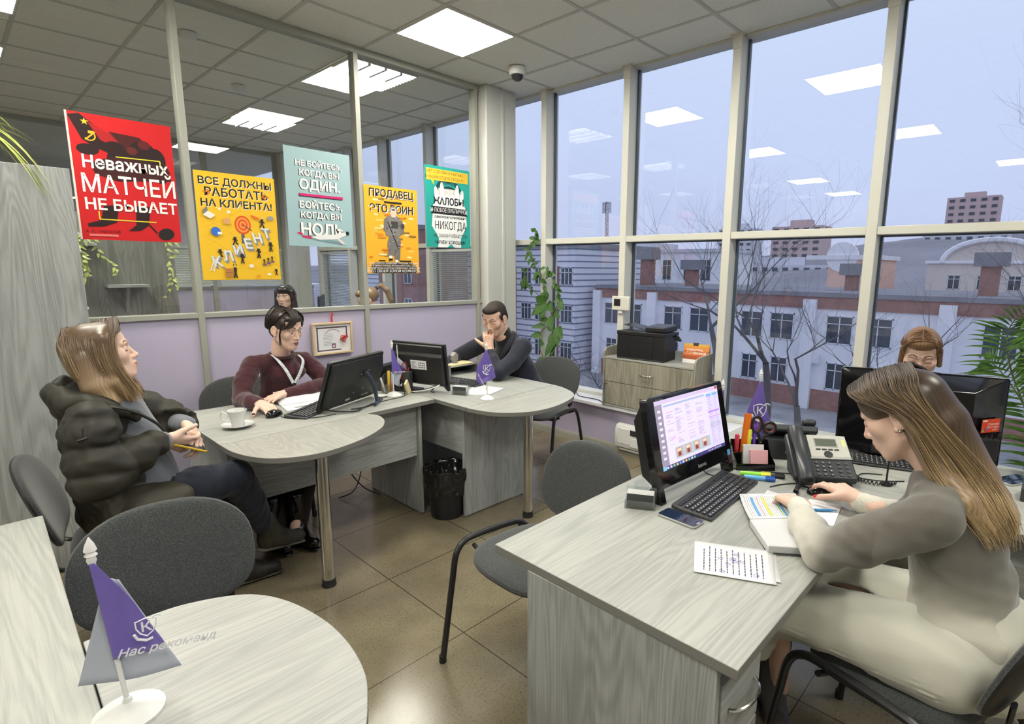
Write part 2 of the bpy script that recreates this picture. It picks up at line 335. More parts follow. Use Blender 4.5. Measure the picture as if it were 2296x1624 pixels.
for x, y, lb in ((0.2, 4.92, 'louvred ceiling light above the next room shelf wall'), (0.2, 6.34, 'louvred ceiling light behind the shelf wall in the next room'), (-2.8, 6.34, 'louvred ceiling light far along the next room'), (2.0, 10.54, 'added louvred light brightening the dim room behind the far glazing')): louver_light(x, y, lb)  # the last light is added to brighten the room behind the far glazing
# ================================================================ outside: street, houses, trees, hill
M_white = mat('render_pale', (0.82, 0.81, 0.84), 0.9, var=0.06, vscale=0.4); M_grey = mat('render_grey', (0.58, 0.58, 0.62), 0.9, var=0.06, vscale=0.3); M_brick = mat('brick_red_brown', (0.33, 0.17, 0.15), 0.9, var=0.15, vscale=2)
M_roofm = mat('roof_felt', (0.24, 0.24, 0.27), 0.9, var=0.15, vscale=0.5); M_pane = mat('dark_house_glass', (0.05, 0.065, 0.09), 0.08); M_wf = mat('white_window_frame', (0.72, 0.73, 0.78), 0.6)
M_street = mat('wet_asphalt_snow', (0.34, 0.34, 0.36), 0.85, var=0.4, vscale=0.25); M_bark = mat('bare_bark', (0.13, 0.12, 0.12), 0.95); M_hill = mat('bare_wooded_hill_hazed', (0.28, 0.27, 0.30), 1.0, var=0.25, vscale=0.02)  # hill grey is tinted bluish, distance haze put into its colour
M_beige = mat('render_beige', (0.68, 0.60, 0.55), 0.9, var=0.05, vscale=0.4); M_pink = mat('render_pink_lit', (0.80, 0.52, 0.42), 0.9); M_haze = mat('concrete_far_hazed', (0.68, 0.67, 0.72), 0.9)  # M_haze: concrete paled and blued, aerial haze painted into the colour
struct(bx('road', M_street, (5, 300, -200, 300, -8.7, -8.5), bevel=0))
h = MB(); rr = np.random.default_rng(3)
ph = rr.uniform(0, 6, 6)
def hz(u, v):
    x = 150 + 500 * v; y = -420 + 1200 * u
    hh = 34 * math.sin(min(1, v * 1.6) * PI / 2) * (0.75 + 0.25 * math.sin(y / 95 + ph[0])) * (1.0 if y < 60 else max(0.35, 1 - (y - 60) / 260)) + 3 * math.sin(y / 31 + ph[1]) * v + 1.5 * math.sin(y / 11 + ph[2] + x / 20) * v
    return (x, y, -9 + hh)
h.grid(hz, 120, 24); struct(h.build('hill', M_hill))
def win(par, y, z, w_, h_, x, nx=2, frame=M_wf, d=0.08):
    """a window on a facade that faces -X"""
    m = MB(); m.cur = 0; t = 0.07
    m.box(x - d, x + .02, y - w_ / 2, y + w_ / 2, z, z + t); m.box(x - d, x + .02, y - w_ / 2, y + w_ / 2, z + h_ - t, z + h_)
    for k in range(nx + 1): yy = y - w_ / 2 + (w_ - t) * k / nx; m.box(x - d, x + .02, yy, yy + t, z, z + h_)
    m.box(x - d, x + .02, y - w_ / 2, y + w_ / 2, z + h_ * .7, z + h_ * .7 + t * .8); m.cur = 1; m.box(x - d * .4, x + .01, y - w_ / 2 + .02, y + w_ / 2 - .02, z + .02, z + h_ - .02)
    return m.build('window', [frame, M_pane], par, smooth=False)
def acunit(par, y, z, x):
    m = MB(); m.box(x - .38, x, y - .42, y + .42, z, z + .62); m.X = T(x - .38, y - .1, z + .31) @ rotm(0, -PI / 2, 0); m.lathe([(0.25, 0), (0.25, 0.02), (0.05, 0.025)], 14); m.build('air_conditioner', M_wf, par, smooth=False)
# the long building across the street, facade parallel to our windows
t = thing('office_building', 'long pale building across the street with a brick band under its roof edge', 'building', (42, 0, -8.5))
X0 = 0.0; wb = MB(); wb.box(X0, 14, -60, 33, 0, 7.35); wb.build('wall', M_white, t, smooth=False)
b = MB(); b.box(X0 - .12, 14.1, -60, 33, 7.35, 8.2); b.build('brick_band', M_brick, t, smooth=False); b = MB(); b.box(X0 - .25, 14.2, -60.2, 33.2, 8.2, 8.42); b.box(X0 - .1, 14, -60, 33, 8.42, 8.5); b.build('roof', M_roofm, t, smooth=False)
b = MB(); b.box(X0 - .05, .1, -60, 33, 0, 1.45); b.build('plinth', M_brick, t, smooth=False)
for i, y in enumerate((-29, -20.5, -12, -3.5, 5.0, 13.2, 19.6, 26.5, 32.6)): MB().box(X0 - .45, .1, y - .45, y + .45, 0, 8.0).build('pilaster', M_white, t, smooth=False)
for i, y in enumerate((-25.5, -22.8, -17, -14.6, -8.8, -6.2, -.2, 2.3, 8.8, 11.2, 15.2, 17.5, 22.0, 24.5, 28.6, 31.0)):
    win(t, y, 4.9, 1.75, 2.0, X0, 2); win(t, y, 1.6, 1.25, 1.95, X0, 2)
for y, z in ((13.9 - 1.2, 3.4), (5.6 + 1.2, 3.7), (25.9, 3.9), (-2.4, 3.4), (20.5, 6.9)): acunit(t, y, z, X0)
for (y, x, hh, w_) in ((29.2, 3, 2.5, 1.0), (25.6, 5, 1.6, .9), (3.5, 4, 2.0, 1.0), (12.2, 6, 1.3, .8)):
    c = MB(); c.box(x - .5, x + .5, y - w_ / 2, y + w_ / 2, 8.4, 8.4 + hh); cc = c.build('chimney', M_brick, t, smooth=False); MB().box(x - .75, x + .75, y - w_ / 2 - .4, y + w_ / 2 + .4, 8.4 + hh, 8.4 + hh + .9).build('chimney_cap', M_roofm, cc, smooth=False)
# clapboard-striped wing with brick piers
t = thing('striped_building', 'pale building with horizontal cladding bands and brick piers, beside the corner column', 'building', (40, 34, -8.5))
M_strp = N('cladding_bands'); v = M_strp.coord(); s_ = M_strp.n('SeparateXYZ'); M_strp.l(v, s_.inputs[0]); a_ = M_strp.n('Math', operation='MULTIPLY'); a_.inputs[1].default_value = 1.7; M_strp.l(s_.outputs['Z'], a_.inputs[0]); f_ = M_strp.n('Math', operation='FRACT'); M_strp.l(a_.outputs[0], f_.inputs[0])
M_strp.col(M_strp.ramp(f_.outputs[0], [(0.0, (0.22, 0.24, 0.32)), (0.22, (0.22, 0.24, 0.32)), (0.26, (0.78, 0.78, 0.84)), (1.0, (0.74, 0.74, 0.80))])); M_strp = M_strp.m
MB().box(0, 14, 0, 40, 0, 12.0).build('wall', M_strp, t, smooth=False); MB().box(-.3, 14.3, -.3, 40.3, 12.0, 12.4).build('roof', M_roofm, t, smooth=False)
for y in (2.5, 8.5, 14.5, 22, 30): MB().box(-.3, .1, y - .5, y + .5, 0, 10.2).build('pier', M_brick, t, smooth=False)
for y in (1.0, 4.5, 6.5, 10.5, 12.5, 17, 19.5, 25, 27.5):
    for z in (1.2, 4.8, 8.4): win(t, y, z, 1.5, 1.7, 0, 3)
t = thing('brick_tower_block', 'dark red brick stair tower seen through the next room windows', 'building', (30, 45, -8.5)); MB().box(0, 6, 0, 7, 0, 13.5).build('wall', M_brick, t, smooth=False); MB().box(-.2, 6.2, -.2, 7.2, 13.5, 13.9).build('roof', M_roofm, t, smooth=False)
for z in (2, 5.2, 8.4): win(t, -1.4 + 3, z, 1.3, 1.8, 0, 2)
# white two-storey block behind the long roof
t = thing('white_office_block', 'white two storey block behind the long roof with tall windows', 'building', (78, 38, -8.5)); MB().box(0, 12, 0, 32, 0, 12.6).build('wall', M_white, t, smooth=False); MB().box(-.4, 12.4, -.4, 32.4, 12.6, 13.1).build('roof', M_grey, t, smooth=False)
for k in range(9): win(t, 2.2 + 3.4 * k, 8.3, 1.6, 3.2, 0, 2); win(t, 2.2 + 3.4 * k, 4.0, 1.6, 2.4, 0, 2)
for y in (6.2, 13, 19.8): MB().box(-.3, .1, y - .3, y + .3, 0, 12.4).build('pilaster', M_white, t, smooth=False)
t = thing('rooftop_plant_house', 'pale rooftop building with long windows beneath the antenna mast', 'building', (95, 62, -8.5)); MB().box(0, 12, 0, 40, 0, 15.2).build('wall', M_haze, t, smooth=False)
for k in range(6): win(t, 5 + 6 * k, 12.3, 3.6, 1.2, 0, 2)
# antenna mast
t = thing('antenna_mast', 'thin lattice antenna mast with panel antennas on a far roof', 'mast', (98, 74.6, 6.705)); m = MB()
for dx, dy in ((-.3, -.3), (.3, -.3), (0, .35)): m.tube([(dx, dy, 0), (dx * .6, dy * .6, 9)], .07, 5)
for k in range(10): z = k * .9; m.tube([(-.3, -.3, z), (.28, -.28, z + .45), (0, .33, z + .9)], .045, 4)
m.build('lattice', M_bark, t)
for dy in (-1.0, -.5, .5, 1.0): MB().box(-.12, .12, dy - .13, dy + .13, 6.6, 8.9).build('panel_antenna', M_grey, t, smooth=False)
MB().box(-.1, .1, -1.1, 1.1, 7.4, 7.5).box(-.1, .1, -1.1, 1.1, 8.6, 8.7).build('crossbar', M_bark, t, smooth=False)
# houses up the slope
t = thing('gabled_beige_house', 'beige house with two white arched gables behind the long roof', 'building', (72, -8, -8.5)); m = MB(); m.box(0, 12, 0, 19, 0, 11.0)
arch = lambda y, r, hb: [(y - r, hb)] + [(y - r * math.cos(PI * k / 12), hb + .55 * r * math.sin(PI * k / 12)) for k in range(13)] + [(y + r, hb)]
m.prism(arch(13.5, 4.2, 10.9)[::-1], 0.0, 10, 'x'); m.build('wall', M_beige, t, smooth=False)
for y, r in ((13.5, 4.2), (6.2, 2.0)):
    P = [(-.2, y - r * math.cos(PI * k / 14), 11.0 + .55 * r * math.sin(PI * k / 14)) for k in range(15)]; MB().tube(P, .28, 6).build('arched_gable', M_white, t)
MB().box(-.3, 12, -.2, 19.2, 10.9, 11.2).build('roof', M_white, t, smooth=False)
for y in (2, 4, 9, 11.5, 14, 16.5):
    for z in (5.0, 8.2): win(t, y, z, 1.1, 1.5, 0, 2)
t = thing('pink_lit_house', 'pink-lit house end wall with a round white gable among bare trees', 'building', (70, 15.5, -8.5)); m = MB(); m.box(0, 10, 0, 5, 0, 11.3); m.build('wall', M_pink, t, smooth=False); m = MB(); m.box(-.3, 10.3, -.3, 7.5, 11.3, 11.8); m.X = T(.1, 3.6, 11.6) @ rotm(0, PI / 2, 0); m.lathe([(1.7, -.2), (1.7, .3)], 20); m.build('gable', M_white, t)  # pinkish light on this end wall is put into its wall colour
t = thing('glass_front_block', 'long low block with a row of white framed windows behind the gabled house', 'building', (66, -34, -8.5)); MB().box(0, 10, 0, 25, 0, 10.2).build('wall', M_beige, t, smooth=False)
for k in range(9): win(t, 1.6 + 2.7 * k, 7.2, 2.4, 2.2, 0, 3)
# far towers and slabs on the hill
def tower(nm, lab, x, y, w_, d, z0, z1, M_, n, f):
    t = thing(nm, lab, 'building', (x, y, z0)); MB().box(0, d, 0, w_, 0, z1 - z0).build('wall', M_, t, smooth=False); c = MB()
    for k in range(n):
        for j in range(f): c.box(-.3, .01, w_ * (k + .25) / n, w_ * (k + .75) / n, (z1 - z0) * (j + .3) / f, (z1 - z0) * (j + .7) / f)
    c.build('windows', M_pane, t, smooth=False); MB().box(d * .3, d * .7, w_ * .3, w_ * .7, z1 - z0, z1 - z0 + 3).build('roof_house', M_, t, smooth=False)
M_brf = mat('tower_brick_hazed', (0.62, 0.46, 0.44), 0.9)  # brick paled in its colour to suggest haze over the distance
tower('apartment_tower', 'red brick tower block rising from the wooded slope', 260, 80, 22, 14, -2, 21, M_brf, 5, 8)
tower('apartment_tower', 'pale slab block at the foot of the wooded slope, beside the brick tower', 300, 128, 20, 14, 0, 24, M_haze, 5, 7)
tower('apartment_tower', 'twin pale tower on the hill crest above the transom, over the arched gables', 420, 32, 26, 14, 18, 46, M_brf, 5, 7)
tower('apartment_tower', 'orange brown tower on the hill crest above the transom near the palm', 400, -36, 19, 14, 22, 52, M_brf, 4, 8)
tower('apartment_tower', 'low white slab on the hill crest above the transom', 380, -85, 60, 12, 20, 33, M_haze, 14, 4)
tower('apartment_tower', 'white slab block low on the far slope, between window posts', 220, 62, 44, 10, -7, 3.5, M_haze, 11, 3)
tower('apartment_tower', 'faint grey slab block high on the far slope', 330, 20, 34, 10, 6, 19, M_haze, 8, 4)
# bare trees
def tree(x, y, z0, hgt, seed, lab, spread=0.55, fork=0.3, lean=0.0, dens=1.0):
    r = random.Random(seed); t = thing('bare_tree', lab, 'tree', (x, y, z0)); tr = MB(); br = MB()
    def grow(p, d, L, rad, lev):
        n = 5 if lev < 2 else 3; P = [p]; dd = d.copy()
        for i in range(n):
            dd = (dd + Vector((r.gauss(0, .13), r.gauss(0, .13), r.gauss(0.02, .10)))).normalized(); P.append(P[-1] + dd * L / n)
        rs = [rad * (1 - .5 * i / n) for i in range(n + 1)]; (tr if lev == 0 else br).tube(P, rs, 7 if lev == 0 else (5 if lev < 3 else 3), cap=False)
        if lev >= 6 or rad < .005: return
        k = r.choice((2, 3, 3)) if lev == 0 else (r.choice((3, 4)) if dens >= 1 else r.choice((2, 3, 3)))
        for c in range(k):
            i = n if c < 2 else r.randint(max(1, n // 2), n); a = Vector((r.gauss(0, 1), r.gauss(0, 1), r.gauss(.45, .5))).normalized()
            grow(P[i], (dd * (1 - spread) + a * spread + Vector((0, 0, .12))).normalized(), L * r.uniform(.55, .85), rs[i] * r.uniform(.55, .78), lev + 1)
    hgt *= 1.3; grow(Vector((0, 0, 0)), Vector((lean, lean * .3, 1)).normalized(), hgt * fork, hgt * .019, 0)
    tr.build('trunk', M_bark, t); br.build('branches', M_bark, t)
for i, (x, y, hg, sd, lab, fk, ln) in enumerate((
    (27, 10.3, 11.5, 5, 'tall bare tree with a thick forked trunk in the middle window bay', .42, .05), (30, 13.4, 12.0, 8, 'slim bare tree beside the forked one, its top reaching above the transom', .45, 0),
    (24, 7.2, 10.0, 21, 'bare tree leaning over the brick plinth, near the window post', .34, -.12), (22, .8, 11.5, 33, 'big dark bare tree by the palm, with a bent trunk', .42, .18),
    (26, 3.0, 9.5, 13, 'small bare tree in front of the arched gable house', .36, 0), (26, 18.8, 8.0, 17, 'thin bare tree behind the printer', .25, .05), (27, 22.5, 8.6, 44, 'bushy bare tree behind the climbing plant', .2, 0),
    (24, 15.6, 7.6, 51, 'twiggy bare tree behind the printer cabinet end', .22, -.1), (33, 37.5, 6.5, 60, 'twiggy bare tree by the striped building', .25, 0))):
    tree(x, y, -8.5, hg, sd, lab, fork=fk, lean=ln)
# ================================================================ desks, cabinets, chairs
WX, WY, WZ = wood('X'), wood('Y'), wood('Z')
WPX, WPY, WPZ = (wood(a, 'oak_panel_' + a, light=(0.40, 0.415, 0.405), dark=(0.25, 0.262, 0.256)) for a in 'XYZ')
WCZ = wood('Z', 'oak_cabinet_front', light=(0.36, 0.335, 0.27), dark=(0.20, 0.185, 0.145))
M_edge = mat('edge_band_shaded', (0.20, 0.195, 0.18), 0.5); M_chrome = mat('chrome', (0.72, 0.71, 0.69), 0.12, metal=1.0); M_blackp = mat('black_plastic', (0.012, 0.012, 0.013), 0.42); M_rubber = mat('black_rubber', (0.015, 0.015, 0.015), 0.7)  # M_edge: desktop rims coloured darker for the shade on upright faces
M_gloss = mat('glossy_black', (0.006, 0.006, 0.007), 0.07, spec=0.6); M_bmet = mat('black_tube', (0.012, 0.012, 0.014), 0.33, spec=0.6); M_whitep = mat('white_plastic', (0.78, 0.78, 0.76), 0.35); M_darkgrey = mat('dark_grey_plastic', (0.04, 0.042, 0.045), 0.4)
ZT = 0.75; TH = 0.026
def top(name, pts, par, m, z=ZT, th=TH):
    mb = MB(); n = len(pts); A = sum(pts[i][0] * pts[(i + 1) % n][1] - pts[(i + 1) % n][0] * pts[i][1] for i in range(n))
    if A < 0: pts = pts[::-1]
    v = [(p[0], p[1], z - th) for p in pts] + [(p[0], p[1], z) for p in pts]
    mb.cur = 0; mb.add(v, [tuple(range(n))[::-1], tuple(range(n, 2 * n))]); o = len(mb.f); mb.cur = 1; mb.add(v, [(i, (i + 1) % n, n + (i + 1) % n, n + i) for i in range(n)])
    me_v = mb.v; # merge the doubled rim so that the bevel catches the edge
    mb.v = mb.v[:2 * n]; mb.c = mb.c[:2 * n]; mb.f = [tuple(i % (2 * n) for i in f) for f in mb.f]
    return mb.build(name, [m, M_edge], par, bevel=0.0022, seg=2)
def chrome_leg(par, x, y):
    l = MB().lathe([(0.030, 0.035), (0.030, ZT - TH)], 28, (x, y, 0)).build('leg', M_chrome, par); MB().lathe([(0.033, 0.0), (0.034, 0.006), (0.030, 0.018), (0.0315, 0.02), (0.0315, 0.038), (0.03, 0.04)], 24, (x, y, 0)).build('foot', M_rubber, l); return l
# --- the burgundy woman's desk (with its rounded visitor leaf) and the man's desk
def lobe(pts): return spline(pts, 6)
d = thing('office_desk', 'pale oak desk with a cup on it, where the woman in burgundy works', 'desk', (0, 0, 0))
top('desktop', [(0.75, 2.745), (1.953, 2.785), (1.953, 3.50), (0.75, 3.50)], d, WX)
bx('side_panel', WPZ, (0.79, 0.812, 2.80, 3.44, 0.008, ZT - TH), d); bx('side_panel', WPZ, (1.868, 1.89, 2.842, 3.455, 0.008, ZT - TH), d); bx('modesty_panel', WPX, (0.812, 1.868, 2.862, 2.88, 0.388, ZT - TH), d)
l = thing('visitor_leaf', 'rounded pale oak table leaf with one chrome leg, before the cup', 'table', (0, 0, 0))
top('tabletop', [(0.75, 2.742)] + lobe([(0.75, 2.72), (0.757, 2.60), (0.79, 2.478), (0.856, 2.378), (0.98, 2.318), (1.11, 2.322), (1.265, 2.375), (1.40, 2.465), (1.475, 2.56), (1.507, 2.64), (1.513, 2.70), (1.495, 2.755)]) + [(1.49, 2.765)], l, wood('Y', 'oak_leaf', light=(0.40, 0.395, 0.355), dark=(0.29, 0.29, 0.265))); chrome_leg(l, 1.10, 2.50)
d = thing('office_desk', 'pale oak corner desk with a rounded end, where the man in navy works', 'desk', (0, 0, 0))
top('desktop', [(1.956, 2.484), (2.79, 2.55), (2.79, 3.50), (1.956, 3.50)], d, WY)
bx('side_panel', WPZ, (2.03, 2.585, 2.60, 2.622, 0.008, ZT - TH), d); bx('modesty_panel', WPY, (2.055, 2.075, 2.622, 3.40, 0.40, ZT - TH), d); bx('side_panel', WPZ, (2.03, 2.72, 3.40, 3.422, 0.008, ZT - TH), d)
l = thing('visitor_leaf', 'rounded pale oak table leaf with a purple flag, at the end of the corner desk', 'table', (0, 0, 0))
top('tabletop', [(1.956, 2.481)] + lobe([(1.957, 2.45), (1.99, 2.31), (2.07, 2.205), (2.19, 2.14), (2.36, 2.135), (2.54, 2.185), (2.65, 2.245), (2.715, 2.325), (2.77, 2.45), (2.785, 2.53)]) + [(2.788, 2.546)], l, wood('X', 'oak_leaf2', light=(0.41, 0.405, 0.365), dark=(0.29, 0.29, 0.265))); chrome_leg(l, 2.315, 2.33)
# --- front desk with drawers
d = thing('office_desk', 'pale oak desk with the lit monitor, where the woman in the grey sweater works', 'desk', (0, 0, 0))
top('desktop', [(0.997, 0.394), (2.172, 0.394), (2.172, 1.149), (1.003, 1.149)], d, WX)
bx('side_panel', WPZ, (1.001, 1.023, 0.44, 1.01, 0.008, ZT - TH), d); bx('modesty_panel', WPX, (1.023, 2.16, 0.985, 1.003, 0.30, ZT - TH), d)
p = thing('drawer_pedestal', 'oak drawer pedestal with bow handles under the front desk', 'drawers', (1.03, 0.436, 0))
MB().box(0, 0.21, 0.02, 0.5, 0.01, 0.71).build('body', WPX, p, bevel=0.002)
for k, (a, b) in enumerate(((0.47, 0.665), (0.25, 0.462), (0.03, 0.242))):
    dr = bx('drawer', WPX, (0.0, 0.21, 0.0, 0.019, a, b), p); zc = (a + b) / 2 + 0.02
    MB().tube(bez((0.035, 0.0, zc), (0.05, -0.04, zc), (0.16, -0.04, zc), (0.175, 0.0, zc), 12), 0.005, 8).build('handle', M_chrome, dr)
d = thing('office_desk', 'long pale oak desk along the windows with the big black computer on it', 'desk', (0, 0, 0))
top('desktop', [(2.176, -1.55), (2.93, -1.55), (2.93, 1.149), (2.176, 1.149)], d, WY); bx('modesty_panel', WPY, (2.25, 2.268, -1.5, 0.38, 0.42, ZT - TH), d); bx('side_panel', WPZ, (2.25, 2.88, 1.10, 1.122, 0.008, ZT - TH), d); bx('side_panel', WPZ, (2.25, 2.88, -1.53, -1.508, 0.008, ZT - TH), d)
# --- the desk by the camera and its rounded leaf
d = thing('office_desk', 'pale oak desk edge beside the purple and white flag', 'desk', (0, 0, 0))
top('desktop', [(-0.65, 0.25), (0.080, 0.25), (0.121, 2.36), (-0.65, 2.345)], d, WY); bx('side_panel', WPZ, (-0.62, 0.08, 2.29, 2.312, 0.008, ZT - TH), d); bx('side_panel', WPZ, (-0.62, 0.06, 0.30, 0.322, 0.008, ZT - TH), d); bx('modesty_panel', WPY, (0.04, 0.058, 0.322, 2.29, 0.35, ZT - TH), d)
l = thing('visitor_leaf', 'rounded pale oak table leaf under the purple and white flag', 'table', (0, 0, 0))
top('tabletop', [(0.1065, 1.475)] + lobe([(0.125, 1.478), (0.20, 1.482), (0.30, 1.472), (0.41, 1.412), (0.468, 1.315), (0.497, 1.18), (0.498, 1.06), (0.48, 0.957), (0.449, 0.885), (0.39, 0.80), (0.28, 0.735), (0.15, 0.715)]) + [(0.0925, 0.714)], l, wood('X', 'oak_leaf3', light=(0.43, 0.43, 0.41), dark=(0.32, 0.325, 0.31))); chrome_leg(l, 0.32, 1.08)
# --- tall cabinet
t = thing('tall_cabinet', 'tall grey oak cabinet behind the woman in the khaki coat', 'cabinet', (0, 0, 0)); bx('body', WPZ, (-0.55, 0.462, 3.60, 4.03, 0.0, 2.008), t); 
for z in (1.62, 1.335): MB().ball((0.4655, 3.63, z), (0.006, 0.01, 0.008), 8).build('edge_pin', M_whitep, t)
# --- printer cabinet on the sill
t = thing('drawer_cabinet', 'oak two drawer cabinet standing on the sill under the printer', 'cabinet', (3.69, 0, 0.4005)); Hc = 0.425
for y in (1.950, 2.800):
    P = [(0.0, 0.0), (0.0, Hc + 0.02)] + [(0.06 - 0.06 * math.cos(a), Hc + 0.02 + 0.055 * math.sin(a)) for a in (PI / 8, PI / 4, 3 * PI / 8, PI / 2)] + [(0.275, Hc + 0.09), (0.275, 0.0)]
    MB().prism([(x, z) for x, z in P], y - 0.008, y + 0.008, 'y').build('side_panel', WCZ, t, bevel=0.002)
bx('top', WY, (0.0, 0.275, 1.959, 2.791, Hc - 0.016, Hc), t); bx('bottom', WPY, (0.004, 0.275, 1.959, 2.791, 0.0, 0.016), t); bx('back_panel', WPY, (0.262, 0.275, 1.959, 2.791, 0.016, Hc + 0.075), t)
for a, b in ((0.215, 0.405), (0.019, 0.211)):
    dr = bx('drawer', WCZ, (0.002, 0.018, 1.962, 2.788, a, b), t); zc = (a + b) / 2
    MB().tube(bez((0.002, 2.44, zc), (-0.03, 2.43, zc), (-0.03, 2.32, zc), (0.002, 2.31, zc), 12), 0.005, 8).build('handle', M_chrome, dr)
lk = MB(); lk.X = T(0.002, 2.770, 0.195) @ rotm(0, -PI / 2, 0); lk.lathe([(0.009, 0), (0.009, 0.006), (0.004, 0.007)], 14); lo = lk.build('lock', M_chrome, t); MB().box(-0.02, -0.004, 2.768, 2.772, 0.185, 0.198).box(-0.018, -0.014, 2.766, 2.778, 0.14, 0.184).build('keys', M_chrome, lo)
# --- visitor chairs
q = N('charcoal_fabric'); v = q.coord(); q.col(q.ramp(q.noise(v, 420, 2, 0.8), [(0.34, (0.018, 0.020, 0.022)), (0.55, (0.055, 0.060, 0.062)), (0.72, (0.13, 0.135, 0.13))])); q.b.inputs['Roughness'].default_value = 0.95; q.b.inputs['Sheen Weight'].default_value = 0.25; q.bump(q.noise(v, 500, 2), 0.4, 0.001); M_fab = q.m
def make_chair(label):
    t = thing('visitor_chair', label, 'chair', (0, 0, 0), 0, 'charcoal visitor chairs on black tube frames')
    def seatfn(sign):
        def fn(u, v):
            a = 2 * PI * u; c, s = math.cos(a), math.sin(a); k = (abs(c) ** 3.2 + abs(s) ** 3.2) ** (-1 / 3.2); rr = min(1.0, v * 1.0)
            e = math.sin(rr * PI / 2); x = 0.235 * c * k * e; y = 0.215 * s * k * e * (1 + 0.0 * c)
            z = 0.452 + sign * 0.032 * math.cos(rr * PI / 2) ** 0.5 - (0.018 * max(0, y / 0.215) ** 3) - 0.004 * (1 - rr)
            return (x, y, z)
        return fn
    m = MB(); m.grid(seatfn(1), 48, 12, True); m.build('seat', M_fab, t); m = MB(); m.grid(seatfn(-0.55), 48, 12, True); m.f = [f[::-1] for f in m.f]; m.build('seat_shell', M_blackp, t)
    def backfn(sign, th):
        def fn(u, v):
            a = 2 * PI * u; c, s = math.cos(a), math.sin(a); k = (abs(c) ** 3.0 + abs(s) ** 3.0) ** (-1 / 3.0); e = math.sin(min(1, v) * PI / 2)
            xx, zz = c * k * e, s * k * e; wd = 0.235 * (1 - 0.10 * (zz + 1) * 0.5 * 0 - 0.05 * abs(zz) ** 2); x = wd * xx; z = 0.660 + 0.158 * zz + (0.018 * (1 - xx * xx) if zz > 0 else 0) * max(zz, 0)
            y = -0.225 - 0.10 * (zz * 0.5 + 0.5) - 0.012 + 0.055 * xx * xx * 0.55 + sign * th * math.cos(min(1, v) * PI / 2) ** 0.5 - 0.02 * (1 - abs(zz)) * 0
            return (x, y, z)
        return fn
    m = MB(); m.grid(backfn(1, 0.026), 48, 12, True); m.f = [f[::-1] for f in m.f]; m.build('backrest', M_fab, t); m = MB(); m.grid(backfn(-1, 0.018), 48, 12, True); m.build('back_shell', M_blackp, t)
    for sx in (-1, 1):
        P = spline([(sx * 0.262, 0.275, 0.012), (sx * 0.258, 0.225, 0.33), (sx * 0.256, 0.205, 0.44), (sx * 0.256, 0.165, 0.482), (sx * 0.256, 0.10, 0.488), (sx * 0.256, -0.06, 0.478), (sx * 0.256, -0.135, 0.462), (sx * 0.257, -0.185, 0.41), (sx * 0.26, -0.225, 0.30), (sx * 0.266, -0.30, 0.012)], 6)
        fr = MB().tube(P, 0.0125, 10, flat=1.0).build('leg_frame', M_bmet, t)
        for y in (0.275, -0.30): MB().lathe([(0.0145, 0), (0.0145, 0.03), (0.013, 0.032)], 12, (sx * 0.264, y, 0)).build('foot', M_rubber, fr)
        b = MB(); P = spline([(sx * 0.15, -0.05, 0.425), (sx * 0.15, -0.20, 0.418), (sx * 0.15, -0.255, 0.44), (sx * 0.15, -0.268, 0.50), (sx * 0.15, -0.275, 0.58)], 5)
        b.tube(P, 0.018, 8, flat=0.35); b.build('back_bracket', M_bmet, t)
    for y in (0.12, -0.13): MB().tube([(-0.256, y, 0.452), (-0.2, y, 0.428), (0.2, y, 0.428), (0.256, y, 0.452)], 0.009, 8).build('crossbar', M_bmet, t)
    return t
c0 = make_chair('empty charcoal chair drawn up to the far side of the front desk')
c0.location = (1.425, 1.375, 0); c0.rotation_euler = (0, 0, math.radians(88))
dup(c0, (0.325, 1.645, 0), math.radians(174), 'empty charcoal chair behind the rounded leaf with the purple and white flag')
dup(c0, (0.42, 2.745, 0), math.radians(-100), 'charcoal chair under the woman in the khaki coat')
dup(c0, (1.17, 3.62, 0), math.radians(172), 'charcoal chair under the woman in burgundy, against the lilac panels')
dup(c0, (3.02, 2.93, 0), math.radians(104), 'charcoal chair under the man in navy, beside the flower pot')
dup(c0, (1.735, 0.205, 0), math.radians(-11), 'charcoal chair under the woman in the grey sweater')
# ================================================================ things on the desks
M_paper = mat('white_paper', (0.76, 0.76, 0.77), 0.7); M_ink = mat('print_ink', (0.05, 0.05, 0.09), 0.7); M_blueink = mat('blue_plastic', (0.02, 0.10, 0.45), 0.3); M_porc = mat('white_porcelain', (0.80, 0.80, 0.78), 0.12, coat=0.3)
M_yellow = mat('yellow_plastic', (0.75, 0.50, 0.05), 0.35); M_orange = mat('orange_plastic', (0.90, 0.20, 0.01), 0.35); M_purplec = mat('purple_satin', (0.15, 0.10, 0.42), 0.38, var=0.06, vscale=30, sheen=0.3); M_greysatin = mat('pale_satin', (0.44, 0.47, 0.56), 0.5); M_whiteink = mat('white_print', (0.80, 0.80, 0.84), 0.6)
M_clear = glass('clear_acrylic', 0.10, tint=(0.90, 0.92, 0.92)); M_red = mat('red_fabric', (0.60, 0.02, 0.03), 0.6); M_silver = mat('silver_plastic', (0.42, 0.42, 0.40), 0.35, metal=0.3); M_phone = mat('phone_grey', (0.030, 0.034, 0.038), 0.36)
M_keys = mat('key_plastic', (0.022, 0.023, 0.026), 0.35); M_blueglass = mat('phone_screen', (0.01, 0.02, 0.05), 0.04); M_pink = mat('pink_notes', (0.80, 0.42, 0.46), 0.7); M_lime = mat('highlighter_lime', (0.30, 0.75, 0.06), 0.3); M_yhl = mat('highlighter_yellow', (0.80, 0.80, 0.08), 0.3); M_bhl = mat('highlighter_sky', (0.12, 0.42, 0.78), 0.3); M_kraft = mat('cream_notes', (0.72, 0.62, 0.36), 0.7)
